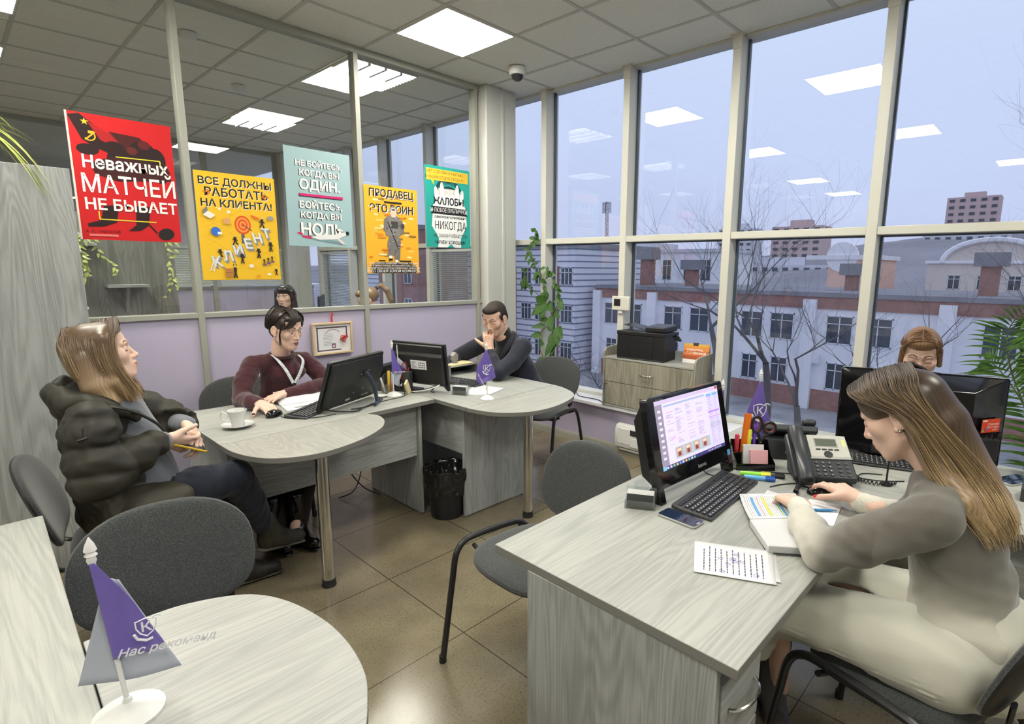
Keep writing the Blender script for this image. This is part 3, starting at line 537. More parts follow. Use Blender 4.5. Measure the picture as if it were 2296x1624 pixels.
XZ = Matrix(((1, 0, 0, 0), (0, 0, -1, 0), (0, 1, 0, 0), (0, 0, 0, 1)))   # letters: x right, y up, facing -Y
LCD = vcol('lit_screen', 0.3); _q = LCD.node_tree; _a = [n for n in _q.nodes if n.type == 'ATTRIBUTE'][0]; _b = _q.nodes['Principled BSDF']; _q.links.new(_a.outputs['Color'], _b.inputs['Emission Color']); _b.inputs['Emission Strength'].default_value = 0.62
# ---- the lit all-in-one computer on the front desk
t = thing('computer', 'black all-in-one computer with a lit lavender screen on the front desk', 'computer', (1.825, 0.913, ZT), math.radians(-3.4))
TL = rotm(math.radians(-13)); b = MB(); b.X = TL
b.prism(rrect(-.256, .256, .052, .372, .012), -.0, .03, 'y'); b.v = b.v; b.build('bezel', M_gloss, t, bevel=.003)
b = MB(); b.X = TL; b.prism([(.03, .06), (.075, .10), (.075, .30), (.03, .362)], -.245, .245, 'x'); b.build('rear_housing', M_blackp, t, bevel=.004)
for s in (-1, 1):
    b = MB(); b.X = TL; b.prism([(s * .236 - .016, .0), (s * .236 + .016, .0), (s * .240 + .016, .06), (s * .240 - .02, .06)], -.0, .04, 'y'); b.build('foot', M_gloss, t, bevel=.003)
sc = MB(); sc.X = TL; SW, SH, X0, Z0 = .428, .246, -.214, .112
def ui(x0, y0, x1, y1, c, lay=1):
    y = -.0006 - .00025 * lay; sc.add([(X0 + SW * x0, y, Z0 + SH * y0), (X0 + SW * x1, y, Z0 + SH * y0), (X0 + SW * x1, y, Z0 + SH * y1), (X0 + SW * x0, y, Z0 + SH * y1)], [(0, 1, 2, 3)], rgb(*c))
ui(0, 0, 1, 1, (222, 214, 240), 0); ui(0, .94, 1, 1, (205, 190, 225)); ui(.95, .95, .99, .995, (200, 70, 90), 2); ui(0, .05, .10, .94, (150, 142, 165)); ui(0, 0, 1, .055, (62, 58, 120)); ui(.0, 0, .05, .055, (120, 190, 230), 2)
ui(.12, .885, .76, .915, (165, 180, 215), 2); ui(.78, .06, .99, .93, (214, 206, 238)); ui(.79, .86, .87, .90, (120, 175, 220), 2); ui(.89, .86, .98, .90, (120, 175, 220), 2); ui(.79, .60, .98, .63, (190, 140, 230), 2); ui(.79, .52, .98, .54, (205, 165, 235), 2); ui(.80, .36, .98, .44, (196, 190, 220), 2)
ui(.20, .10, .76, .27, (172, 190, 205), 2)
for k in range(4):
    x = .22 + .135 * k; ui(x, .12, x + .085, .255, (196, 150, 140), 3); ui(x + .02, .13, x + .06, .19, (120, 70, 70), 4); ui(x + .01, .20, x + .07, .24, (230, 205, 190), 4)
r = random.Random(5)
for k in range(9): ui(.03, .86 - .085 * k - .035, .07, .86 - .085 * k, (225, 220, 235), 3)
for k in range(26):
    y = .86 - .0215 * k
    for x in (.14, .27, .44, .60):
        if r.random() < .62: w_ = r.uniform(.03, .12); ui(x, y, x + w_, y + .006, r.choice(((150, 140, 170), (120, 110, 150), (170, 150, 190), (190, 120, 170))), 3)
for k in range(24): ui(.80, .84 - .031 * k, .80 + r.uniform(.03, .08), .846 - .031 * k, (150, 130, 185), 3); ui(.91, .84 - .031 * k, .91 + r.uniform(.02, .06), .846 - .031 * k, (150, 130, 185), 3)
for k in range(10): ui(.055 + .045 * k, .012, .082 + .045 * k, .043, r.choice(((220, 210, 240), (240, 190, 90), (110, 170, 230), (120, 200, 130))), 3)
for k in range(8): ui(.70 + .03 * k, .018, .718 + .03 * k, .04, (200, 200, 225), 3)
sc.build('screen', LCD, t, smooth=False, colors=True)
l = MB(); write(l, 'lenovo', .021, TL @ T(.03, -.0012, .078) @ XZ, bold=.0006); write(l, 'ThinkCentre', .009, TL @ T(-.205, -.0012, .362) @ XZ, align='LEFT'); l.build('logo', M_silver, t, smooth=False)
l = MB(); l.X = TL; l.box(.222, .242, -.0012, -.0002, .07, .092); l.build('sticker', M_bhl, t, smooth=False)
# ---- keyboards
def keyboard(label, loc, rz, W=.43, D=.145, big=True):
    t = thing('keyboard', label, 'keyboard', loc, rz); b = MB(); b.prism([(-D / 2, 0.002), (D / 2, .006), (D / 2, .022), (D * .25, .017), (-D / 2, .010)], -W / 2, W / 2, 'x'); b.build('body', M_darkgrey, t, bevel=.003)
    k = MB(); rows = 6; r = random.Random(3); kw = (W - .024) / 22
    for i in range(rows):
        y = -D / 2 + .014 + i * (D - .03) / (rows - .4) + (.004 if i == 5 else 0); z = .0115 + (y + D / 2) / D * .0075; x = -W / 2 + .012
        while x < W / 2 - .013:
            n = 5.4 if (i == 0 and abs(x + W * .18) < kw) else (1.5 if r.random() < .12 else 1.0)
            if abs(x - W * .18) < kw * .3 or abs(x - W * .335) < kw * .2: x += kw * .35
            x1 = min(x + kw * n, W / 2 - .012); k.box(x + .0012, x1 - .0012, y - .0072, y + .0072, z - .003, z + .0042); x = x1
    k.build('keys', M_keys, t, bevel=.0012, seg=1); l = MB()
    for i in range(5):
        for j in range(16): l.box(-W / 2 + .02 + j * kw * 1.02, -W / 2 + .0245 + j * kw * 1.02, -D / 2 + .014 + i * (D - .03) / 5.6 - .002, -D / 2 + .014 + i * (D - .03) / 5.6 + .002, .0162 + i * .00135, .0166 + i * .00135)
    l.build('legends', M_whiteink, t, smooth=False); return t
keyboard('black keyboard in front of the lit computer screen', (1.79, .83, ZT), math.radians(3.0)); keyboard('black keyboard behind the grey desk phone', (2.60, .475, ZT), math.radians(-73), .42, .14)
keyboard('black keyboard beneath the tilted black computer, beside the notebook', (1.315, 3.035, ZT), math.radians(34), .36, .13); keyboard('black keyboard behind the monitor with a white label', (2.36, 3.08, ZT), math.radians(-79), .42, .14)
# ---- smartphones
def smartphone(label, loc, rz, L=.142, W=.068):
    t = thing('smartphone', label, 'smartphone', loc, rz); MB().prism(rrect(-W / 2, W / 2, -L / 2, L / 2, .011), 0.0, .0078).build('body', M_silver, t, bevel=.0022); MB().prism(rrect(-W / 2 + .002, W / 2 - .002, -L / 2 + .002, L / 2 - .002, .009), .0079, .0083).build('screen', M_blueglass, t, smooth=False)
    MB().prism(rrect(-.009, .009, -L / 2 + .0035, -L / 2 + .009, .0022), .0084, .0088).build('home_button', M_silver, t, smooth=False); return t
smartphone('dark smartphone lying before the black keyboard', (1.531, .831, ZT), math.radians(-3)); smartphone('black smartphone lying on the window desk behind the big black computer', (2.735, .045, ZT), math.radians(62), .15, .074)
# ---- card holders
def card_holder(label, loc, rz):
    t = thing('business_card_holder', label, 'card holder', loc, rz); a = MB(); a.box(-.052, .052, -.002, 0, .0, .030).box(-.052, .052, -.002, .045, 0, .002).box(-.052, .052, .043, .045, 0, .065); a.box(-.052, -.050, -.002, .045, 0, .022).box(.050, .052, -.002, .045, 0, .022)
    a.X = T(0, .044, .066) @ rotm(PI / 2); a.lathe([(.026, 0), (.026, .002)], 24); a.build('holder', M_clear, t, smooth=False); c = MB()
    for k in range(12): c.box(-.045 - .001 * (k % 2), .045, .004 + .003 * k, .0066 + .003 * k, .003, .053 + .0012 * (k % 3))
    c.build('card_stack', M_paper, t, smooth=False); MB().box(-.0455, .0455, .0025, .0034, .003, .0525).build('front_card', M_darkgrey, t, smooth=False); return t
card_holder('clear business card holder beside the lit computer', (1.50, .97, ZT), math.radians(-62)); card_holder('clear business card holder in front of the labelled monitor, near the white sheet', (2.125, 2.765, ZT), math.radians(-62))
# ---- papers
def sheet(name, label, cat, pts, z, th=.0012, m=None, rz=0, lines=0, blots=0, seed=1):
    cx, cy_ = sum(p[0] for p in pts) / 4, sum(p[1] for p in pts) / 4; t = thing(name, label, cat, (cx, cy_, z)); P = [Vector((p[0] - cx, p[1] - cy_, 0)) for p in pts]
    bil = lambda u, v, h=0: tuple(P[0] * (1 - u) * (1 - v) + P[1] * u * (1 - v) + P[2] * u * v + P[3] * (1 - u) * v + Vector((0, 0, h)))
    g = MB(); g.grid(lambda u, v: bil(u, v, .0006 + .002 * (abs(u - .5) * 2) ** 3), 10, 10); g.build('page', m or M_paper, t, solid=th); r = random.Random(seed); l = MB()
    for i in range(lines):
        v = .12 + .8 * i / lines; u = .1
        while u < .8: w_ = r.uniform(.03, .1); l.add([bil(u, v, .0028), bil(min(.9, u + w_), v, .0028), bil(min(.9, u + w_), v + .012, .0028), bil(u, v + .012, .0028)], [(0, 1, 2, 3)]); u += w_ + .02
    if lines: l.build('print', M_ink, t, smooth=False)
    l = MB()
    for i in range(blots):
        u, v = r.uniform(.12, .85), r.uniform(.2, .85); l.tube([bil(u + .03 * math.cos(k * 1.1) * (1 + .3 * (k % 3)), v + .03 * math.sin(k * 1.1) * (1 + .3 * (k % 2)), .003) for k in range(8)], .0006, 4)
    if blots: l.build('signatures', mat('violet_stamp', (0.20, 0.16, 0.45), .7), t, smooth=False)
    return t
sheet('document', 'stapled white document with violet signatures, its upper page on the front desk', 'paper', [(1.268, .641), (1.421, .721), (1.523, .525), (1.357, .452)], ZT + .0015, lines=11, blots=9); sheet('document', 'white page peeping out under the document with violet signatures', 'paper', [(1.32, .65), (1.43, .715), (1.53, .52), (1.378, .447)], ZT, lines=0)
sheet('note_card', 'small handwritten white card beside the open diary', 'paper', [(1.873, .700), (1.884, .640), (1.966, .655), (1.964, .716)], ZT, lines=7, seed=4)
sheet('document', 'white sheet under the purple flag on the corner desk', 'paper', [(2.158, 2.745), (2.27, 2.63), (2.46, 2.70), (2.41, 2.95)], ZT, lines=6, seed=9)
n = thing('note_pad', 'white note pad with rounded corners under the blue pen', 'note pad', (1.905, .51, ZT), math.radians(8)); MB().prism(rrect(-.095, .095, -.052, .052, .01), 0, .004).build('pages', M_paper, n, bevel=.001)
def pen(label, p0, p1, body, r=.0045):
    t = thing('pen', label, 'pen', p0); d = Vector(p1) - Vector(p0); L = d.length; m = MB(); m.X = d.to_track_quat('Z', 'Y').to_matrix().to_4x4(); m.lathe([(.001, 0), (r * .8, .014), (r, .02), (r, L * .62)], 12); m.build('barrel', body, t); m = MB(); m.X = d.to_track_quat('Z', 'Y').to_matrix().to_4x4(); m.lathe([(r * 1.05, L * .62), (r * 1.05, L * .97), (r * .6, L)], 12); m.build('cap', M_blueink, t); return t
pen('blue pen on the white note pad', (1.935, .470, ZT + .0095), (1.86, .566, ZT + .0095), mat('pen_sky', (.03, .22, .5), .3)); pen('white and blue pen lying on the spiral notebook', (1.25, 3.15, ZT + .0105), (1.40, 3.16, ZT + .0105), M_whitep)
# ---- open diary
t = thing('diary', 'open thick diary with highlighted handwriting on the front desk', 'diary', (0, 0, ZT))
A, B_, C_, D_ = Vector((1.637, .645, 0)), Vector((1.785, .50, 0)), Vector((1.506, .535, 0)), Vector((1.60, .405, 0)); U = Vector((1.830, .765, 0)); V_ = U + (B_ - A)
def slab(P, z0, z1): m = MB(); m.add([(p.x, p.y, z0) for p in P] + [(p.x, p.y, z1) for p in P], [(3, 2, 1, 0), (4, 5, 6, 7)] + [(i, (i + 1) % 4, 4 + (i + 1) % 4, 4 + i) for i in range(4)]); return m
ext = lambda p, c, k: c + (p - c) * k
c0_ = (A + B_ + C_ + D_) / 4; slab([ext(p, (U + D_) / 2, 1.03) for p in (C_, D_, V_, U)], 0.0, .003).build('cover', M_darkgrey, t, bevel=.001)
m = slab([C_, D_, B_, A], .003, .026); m.build('page_block', mat('page_edges', (.66, .66, .68), .8), t, bevel=.003)
pl = MB()
for k in range(9):
    z = .005 + .0023 * k; pl.box(0, 0, 0, 0, z, z) if False else pl.add([tuple(C_ + (D_ - C_) * .02 + Vector((-.0006, -.0006, z))), tuple(D_ + Vector((-.0006, -.0006, z))), tuple(D_ + Vector((-.0006, -.0006, z + .0006))), tuple(C_ + (D_ - C_) * .02 + Vector((-.0006, -.0006, z + .0006)))], [(0, 1, 2, 3)])
pl.build('page_lines', M_silver, t, smooth=False)
pg = MB(); bil = lambda u, v, h: tuple(A + (U - A) * u + (B_ - A) * v + Vector((0, 0, h)))
hh = lambda u: .008 + .018 * (1 - u) ** 2 + .012 * max(0, u - .75) * 2
pg.grid(lambda u, v: bil(u, v, hh(u)), 14, 6); pg.build('written_page', M_paper, t, solid=.0015)
for i, (u0, cm, w_) in enumerate(((.16, M_bhl, .05), (.28, M_pink, .02), (.36, M_yhl, .045), (.60, M_bhl, .05), (.535, M_lime, .025), (.72, M_yhl, .045))): pass
HL = [(.16, 'b'), (.265, 'p'), (.36, 'y'), (.565, 'l'), (.60, 'b'), (.72, 'y')]; cm = dict(b=M_bhl, p=M_pink, y=M_yhl, l=M_lime)
for v0, k in HL:
    s = MB(); s.grid(lambda u, v: bil(.10 + .78 * u, v0 + (.05 if k in 'by' else .02) * v, hh(.10 + .78 * u) + .0012), 10, 2); s.build('highlight', cm[k], t, smooth=False)
s = MB(); r = random.Random(2)
for i in range(26):
    v0 = .06 + .036 * i; u = .08
    while u < .9: w_ = r.uniform(.02, .07); s.add([bil(u, v0, hh(u) + .0016), bil(u + w_, v0, hh(u + w_) + .0016), bil(u + w_, v0 + .008, hh(u + w_) + .0016), bil(u, v0 + .008, hh(u) + .0016)], [(0, 1, 2, 3)]); u += w_ + .015
s.build('handwriting', mat('pencil_grey', (.28, .28, .36), .8), t, smooth=False)
# ---- mice
def mouse(label, loc, rz):
    t = thing('computer_mouse', label, 'mouse', loc, rz); m = MB(); m.grid(lambda u, v: (.031 * math.cos(2 * PI * u) * math.sin(v * PI / 2) ** .7 * (1 - .08 * math.sin(2 * PI * u)), .055 * math.sin(2 * PI * u) * math.sin(v * PI / 2) ** .8, .002 + .034 * math.cos(v * PI / 2) ** .8 * (1 - .12 * math.sin(2 * PI * u))), 32, 12, True); m.build('shell', M_gloss, t); MB().cbox((0, .028, .030), (.006, .014, .012)).build('wheel', M_silver, t, bevel=.002); return t
mouse('black mouse under the hand of the woman in the grey sweater', (2.07, .555, ZT), math.radians(35)); mouse('black mouse under the hand of the woman in burgundy', (1.115, 3.075, ZT), math.radians(-60))
# ---- markers
def marker(label, x, y, ang, body, cap, z=.0095):
    t = thing('highlighter', label, 'marker', (x, y, ZT + z), math.radians(ang)); m = MB(); m.X = rotm(0, PI / 2); m.lathe([(.0075, -.058), (.009, -.055), (.009, .02)], 14); m.build('barrel', body, t); m = MB(); m.X = rotm(0, PI / 2); m.lathe([(.0095, .02), (.0095, .055), (.007, .058)], 14); cp = m.build('cap', cap, t); MB().box(.022, .056, -.0025, .0025, .009, .012).build('clip', cap, cp); return t
marker('sky blue highlighter lying in front of the black pen tray', 2.043, .778, -62, M_bhl, M_blueink); marker('lime green highlighter with a yellow clip', 2.074, .808, -60, M_lime, M_yhl); marker('black marker behind the lime highlighter', 2.103, .765, -66, M_darkgrey, M_blackp, .0085)
# ---- pen tray with its contents
t = thing('desk_organizer', 'black desk tray holding pens and pink notes, beside the desk phone', 'desk organizer', (2.178, .868, ZT), math.radians(-50)); W2 = .078
m = MB(); m.prism([(-.055, 0), (.055, 0), (.055, .10), (.05, .10), (.0, .052), (-.055, .03)], -W2, -W2 + .003, 'x'); m.prism([(-.055, 0), (.055, 0), (.055, .10), (.05, .10), (.0, .052), (-.055, .03)], W2 - .003, W2, 'x'); m.box(-W2, W2, -.055, .055, 0, .003).box(-W2, W2, .052, .055, 0, .10).box(-W2, W2, -.055, -.052, 0, .028).box(-W2, W2, .01, .013, 0, .055); m.build('tray', M_gloss, t, smooth=False)
OR = t.matrix_world
def inorg(x, y, z): a = math.radians(-50); return (2.178 + x * math.cos(a) - y * math.sin(a), .868 + x * math.sin(a) + y * math.cos(a), ZT + z)
p = thing('sticky_notes', 'block of pink sticky notes in the black tray', 'sticky notes', inorg(.022, -.028, .004), math.radians(-50)); m = MB(); m.X = rotm(math.radians(-14)); m.box(-.036, .036, -.006, .006, 0, .072); m.build('pad', M_pink, p, bevel=.001)
p = thing('note_block', 'white spiral note block behind the pink notes in the tray', 'note pad', inorg(.008, -.005, .004), math.radians(-50)); m = MB(); m.X = rotm(math.radians(-10)); m.box(-.045, .04, -.004, .004, 0, .088); m.build('pages', M_paper, p, bevel=.001); m = MB(); m.X = rotm(math.radians(-10))
for k in range(12): m.tube([(-.046 + .004 * math.cos(a), -.0 + .006 * math.sin(a), .01 + k * .0065) for a in (i * PI / 3 for i in range(6))], .0006, 4, closed=True)
m.build('spiral', M_silver, p)
def upright(name, label, cat, x, y, tip, r, body, h0=.004, cap=None):
    t = thing(name, label, cat, inorg(x, y, h0)); d = Vector(tip); m = MB(); m.X = d.to_track_quat('Z', 'Y').to_matrix().to_4x4(); L = d.length; m.lathe([(r * .7, 0), (r, .01), (r, L * .7)], 12); m.build('barrel', body, t); m = MB(); m.X = d.to_track_quat('Z', 'Y').to_matrix().to_4x4(); m.lathe([(r * 1.08, L * .7), (r * 1.08, L * .96), (r * .8, L)], 12); m.build('cap', cap or body, t); return t
upright('highlighter', 'coral red highlighter standing in the black tray', 'marker', -.058, .03, (-.004, -.003, .125), .009, mat('coral_plastic', (.75, .06, .09), .3)); upright('highlighter', 'yellow highlighter standing beside the orange ruler in the tray', 'marker', -.008, .03, (.004, .0, .145), .009, M_yhl)
upright('pen', 'violet pen standing in the tray beside the scissors', 'pen', .014, .034, (.008, .002, .16), .0075, mat('violet_plastic', (.12, .05, .45), .3)); upright('pen', 'slim dark blue pen behind the violet one in the tray', 'pen', .004, .046, (-.006, .004, .175), .004, M_blueink); upright('pen', 'red and white pen behind the yellow highlighter in the tray', 'pen', -.012, .046, (-.002, .0, .19), .004, M_red, cap=M_whitep)
t = thing('ruler', 'orange ruler standing in the black pen tray', 'ruler', inorg(-.030, .034, .004), math.radians(-50)); m = MB(); m.X = rotm(math.radians(2), math.radians(3)); m.box(-.015, .015, -.001, .001, 0, .215); m.build('blade', M_orange, t, bevel=.0006); l = MB(); l.X = rotm(math.radians(2), math.radians(3))
for k in range(40): l.box(-.015, -.015 + (.006 if k % 5 else .009), -.0016, -.0011, .01 + .005 * k, .0104 + .005 * k)
l.build('scale', M_ink, t, smooth=False)
t = thing('scissors', 'black scissors with dark red handles standing in the pen tray', 'scissors', inorg(.042, .036, .006), math.radians(-50)); m = MB(); m.box(-.009, .0, -.002, .0, 0, .10).box(.0, .009, 0, .002, 0, .10); m.build('blades', mat('black_blade', (.03, .028, .025), .3, metal=.6), t, bevel=.001); MB().ball((0, -.003, .088), (.004, .002, .004), 10).build('pivot', M_silver, t)
for sx, cx, cz, rx, rz_ in ((-1, -.020, .165, .021, .034), (1, .034, .150, .025, .024)):
    P = [(cx + rx * math.cos(a), 0, cz + rz_ * math.sin(a)) for a in (2 * PI * k / 24 for k in range(24))]; h = MB().tube(P, .006, 8, closed=True).build('handle', M_blackp, t); MB().tube([(cx + (rx - .005) * math.cos(a), 0, cz + (rz_ - .005) * math.sin(a)) for a in (2 * PI * k / 24 for k in range(24))], .0035, 8, closed=True).build('grip', mat('dark_red_grip', (.20, .03, .03), .4), h)
    MB().tube([(sx * .003, 0, .09), (cx * .45, 0, cz - rz_ - .012), (cx, 0, cz - rz_ + .002)], .006, 8).build('shank', M_blackp, t)
# ---- grey desk phone with silver face
t = thing('desk_phone', 'grey desk phone with a silver face and handset on the front desk', 'desk phone', (2.25, .632, ZT), math.radians(-56)); PT = T(0, -.10, .012) @ rotm(math.radians(33))
m = MB(); m.X = PT; m.box(-.115, .115, 0, .215, -.006, .026); m.build('body', M_phone, t, bevel=.008, seg=3); m = MB(); m.prism([(-.10, 0), (.05, 0), (.085, .125), (.03, .09), (-.09, .02)], -.10, .10, 'x'); m.build('stand', M_phone, t, bevel=.003)
m = MB(); m.X = PT; m.prism([(-.035, .098), (.112, .104), (.112, .21), (-.035, .21)], .0265, .0295); m.build('face_plate', mat('phone_silver', (.50, .49, .45), .35), t, bevel=.0012); m = MB(); m.X = PT; m.prism([(-.04, .088), (.112, .092), (.112, .103), (-.037, .097)], .0265, .031); m.build('silver_band', M_silver, t, bevel=.001)
m = MB(); m.X = PT; m.box(-.012, .075, .150, .194, .0297, .0305); m.build('display_frame', M_silver, t, smooth=False); m = MB(); m.X = PT; m.box(-.008, .071, .154, .190, .0307, .0311); m.build('display', mat('lcd_grey', (.11, .125, .10), .2), t, smooth=False)
m = MB(); m.X = PT
for k in range(4): m.prism(rrect(-.012 + k * .023, .006 + k * .023, .1335, .1395, .0025), .0297, .032)
m.lathe([(.016, .0297), (.016, .033), (.004, .0335)], 20, (.03, .112, 0)); m.build('soft_buttons', M_phone, t)
m = MB(); m.X = PT
for i in range(4):
    for j in range(3): m.prism(rrect(-.030 + j * .024, -.016 + j * .024, .012 + i * .0185, .022 + i * .0185, .004), .0262, .0295)
for i in range(4): m.prism(rrect(.052, .066, .012 + i * .0185, .022 + i * .0185, .004), .0262, .0295); m.prism(rrect(.080, .094, .012 + i * .0185, .022 + i * .0185, .004), .0262, .0295)
kp = m.build('keypad', mat('phone_key', (.055, .06, .066), .4), t); l = MB()
for i in range(4):
    for j in range(3): write(l, '147*2580369#'[j * 4 + (3 - i)], .008, PT @ T(-.023 + j * .024, .017 + i * .0185, .0297))
l.build('digits', M_whiteink, kp, smooth=False)
m = MB(); m.X = PT
for k in range(3): m.box(.094, .104, .158 + k * .011, .165 + k * .011, .0297, .0305)
m.build('indicator_lights', mat('led_lime', (.5, .8, .1), .4, emit=(.6, 1, .1), es=.8), t, smooth=False)
m = MB(); m.X = PT; m.grid(lambda u, v: (-.078 + (.026 + .004 * math.cos(v * 2 * PI)) * math.cos(2 * PI * u), .10 + .125 * (v * 2 - 1) * 1.0, .040 + .006 * math.cos(v * PI * 2) * 0 + (.016 + .010 * math.cos(v * 2 * PI)) * math.sin(2 * PI * u) + .008 * math.sin(v * PI)), 24, 20, True); m.cur = 0
for vv in (0, 1): m.ball((-.078, .10 + .125 * (vv * 2 - 1), .040), (.030, .012, .026), 16)
m.build('handset', M_phone, t, ang=60)
cd = MB(); P = [(2.13 - .16 * s_ + .0 + .008 * math.cos(k_ * .9), .665 - .0 * s_ + .008 * math.sin(k_ * .9) - .10 * s_ * (1 - s_), ZT + .012 + .007 * math.sin(k_ * .9 + 1)) for k_, s_ in ((k, k / 150) for k in range(150))]
cd.tube([(2.13 + .05 * math.cos(s_ * 4.2) - .10 * s_, .60 + .05 * s_ + .02 * math.sin(s_ * 5) + .007 * math.cos(k * .95), ZT + .011 + .0075 * math.sin(k * .95)) for k, s_ in ((k, k / 170) for k in range(170))], .0021, 5); cd.tube([(2.29 + .03 * math.cos(s_ * 5) + .06 * s_ + .007 * math.cos(k * .95), .505 - .10 * s_ + .03 * math.sin(s_ * 5), ZT + .011 + .0075 * math.sin(k * .95)) for k, s_ in ((k, k / 120) for k in range(120))], .0021, 5)
tag(cd.build('phone_cord', M_blackp), 'black coiled cord lying around the grey desk phone', 'cord')
# ---- the phone behind it, seen from the back
t = thing('desk_phone', 'dark desk phone seen from behind with a white maker mark', 'desk phone', (2.46, .83, ZT), math.radians(118)); PT = T(0, -.09, .012) @ rotm(math.radians(33))
m = MB(); m.X = PT; m.box(-.11, .11, 0, .215, -.006, .026); m.build('body', M_phone, t, bevel=.008); m = MB(); m.prism([(-.08, 0), (.115, 0), (.095, .085), (.04, .09), (-.07, .02)], -.09, .09, 'x'); m.build('stand', M_phone, t, bevel=.004); m = MB(); m.X = PT; m.box(-.105, -.05, .01, .21, .03, .06); m.build('handset', M_phone, t, bevel=.012, seg=3)
l = MB(); RB = rotm(0, 0, PI); SL = T(0, .1085, .045) @ RB @ rotm(math.radians(-13)) @ XZ; write(l, 'CISCO', .021, SL @ T(.012, -.012, 0), bold=.0005)
for k, hgt in enumerate((.004, .008, .013, .008, .004, .008, .013, .008, .004)): v = [tuple(SL @ Vector(p)) for p in ((-.018 + k * .0072, .003, 0), (-.016 + k * .0072, .003, 0), (-.016 + k * .0072, .003 + hgt, 0), (-.018 + k * .0072, .003 + hgt, 0))]; l.add(v, [(0, 1, 2, 3)])
l.build('logo', M_silver, t, smooth=False)
# ---- desktop webcam on a gooseneck, cables
t = thing('webcam_stand', 'black box camera on a thin gooseneck between desk phone and keyboard', 'webcam', (2.335, .405, ZT)); MB().lathe([(.02, 0), (.02, .008), (.006, .012)], 16).build('base', M_blackp, t); MB().tube([(0, 0, .01), (.004, .0, .08), (.0, .0, .16)], .0035, 8).build('gooseneck', M_blackp, t); m = MB(); m.X = T(.0, .0, .175) @ rotm(0, 0, math.radians(-48)); m.box(-.045, .045, -.018, .018, -.022, .022); m.build('head', M_darkgrey, t, bevel=.003)
for x in (-.0, .0): pass
def cable(label, pts, r=.0022, m=None): return tag(MB().tube(spline(pts, 10), r, 6).build('cable', m or M_rubber), label, 'cable')
cable('thin black cable curving between keyboard and phone on the front desk', [(2.01, .905, ZT + .003), (2.08, .915, ZT + .003), (2.19, .72, ZT + .003), (2.24, .69, ZT + .003)]); cable('black mouse cable running behind the highlighters', [(2.0, .72, ZT + .003), (2.05, .70, ZT + .003), (2.10, .66, ZT + .003), (2.09, .60, ZT + .003)]); cable('thin black cable looping beside the gooseneck', [(2.44, .44, ZT + .003), (2.40, .50, ZT + .003), (2.34, .50, ZT + .003), (2.36, .43, ZT + .003), (2.42, .36, ZT + .003)]); cable('black cable hooked up to the screen foot', [(1.98, .88, ZT + .003), (1.96, .955, ZT + .003), (2.0, 1.0, ZT + .02), (2.03, .975, ZT + .05)])
# ---- the big black computer seen from behind
t = thing('computer', 'big glossy black all-in-one computer seen from behind with an orange sticker', 'computer', (2.735, .385, ZT), math.radians(-72)); W_, H_ = .305, .385
m = MB(); m.prism(rrect(-W_, W_, .004, H_, .014), .03, .055, 'y'); m.build('screen_slab', M_gloss, t, bevel=.003)
m = MB(); f = [(-W_ + .006, .03, .012), (W_ - .006, .03, .012), (W_ - .006, .03, H_ - .006), (-W_ + .006, .03, H_ - .006), (-.17, -.075, .03), (.17, -.075, .03), (.17, -.075, H_ - .055), (-.17, -.075, H_ - .055)]; m.add(f, [(0, 1, 5, 4), (1, 2, 6, 5), (2, 3, 7, 6), (3, 0, 4, 7), (4, 5, 6, 7)]); m.build('rear_housing', M_gloss, t, smooth=True, bevel=.004)
l = MB(); nrm = rotm(math.radians(-22.5)); 
for k in range(16): l.X = T(-.06 + k * .008, -.033, H_ - .029) @ rotm(math.radians(23)); l.box(-.0025, .0025, -.012, .012, -.001, .0012)
l.build('vent', M_rubber, t, smooth=False); m = MB(); m.X = T(-.0, -.05, H_ - .037) @ rotm(math.radians(23)); m.tube([(-.06 + .12 * k / 16, -.012 + .022 * (abs(k / 8 - 1)) ** 2, .005) for k in range(17)], .006, 8); m.build('handle', M_chrome, t)
sl = MB(); SX = T(.245, -.030, .20) @ rotm(0, 0, math.radians(47.5)) @ XZ
def quad(mb, X, x0, y0, x1, y1, z=0, c=None): mb.add([tuple(X @ Vector(p)) for p in ((x0, y0, z), (x1, y0, z), (x1, y1, z), (x0, y1, z))], [(0, 1, 2, 3)], c)
M_st = vcol('sticker_print', 0.5)
SX = T(.243, -.024, .195) @ rotm(0, 0, math.radians(39.1)) @ XZ; quad(sl, SX, -.048, -.028, .048, .028, .004, rgb(205, 66, 24)); write(sl, 'Спасибо', .014, SX @ T(.012, .006, .0045), rgb(250, 240, 235), shear=.25); write(sl, 'Ваша скидка', .0095, SX @ T(.010, -.006, .0045), rgb(250, 240, 235), shear=.25); write(sl, 'ждёт', .010, SX @ T(.022, -.017, .0045), rgb(250, 240, 235), shear=.25)
for k, c in enumerate(((90, 190, 80), (90, 60, 150), (70, 130, 220))): quad(sl, SX, -.042 + k * .011, -.024 + .004 * k, -.034 + k * .011, -.016 + .004 * k, .0046, rgb(*c))
quad(sl, SX, -.044, .018, -.02, .024, .0046, rgb(240, 225, 220)); sl.build('sticker', M_st, t, smooth=False, colors=True)
t = thing('planter_box', 'white planter box with a small red plant on the window desk', 'planter', (2.85, -.10, ZT), 0); MB().box(-.045, .045, -.12, .12, 0, .10).build('trough', M_whitep, t, bevel=.006); m = MB(); r = random.Random(8)
for k in range(60):
    y, x = r.uniform(-.10, .11), r.uniform(-.035, .035); m.tube([(x, y, .095), (x + r.gauss(0, .012), y + r.gauss(0, .015), .13), (x + r.gauss(0, .03), y + r.gauss(0, .035), .14 + r.uniform(0, .035))], [.003, .0025, .0008], 5)
m.build('red_leaves', mat('red_brown_leaf', (.20, .04, .03), .6), t)
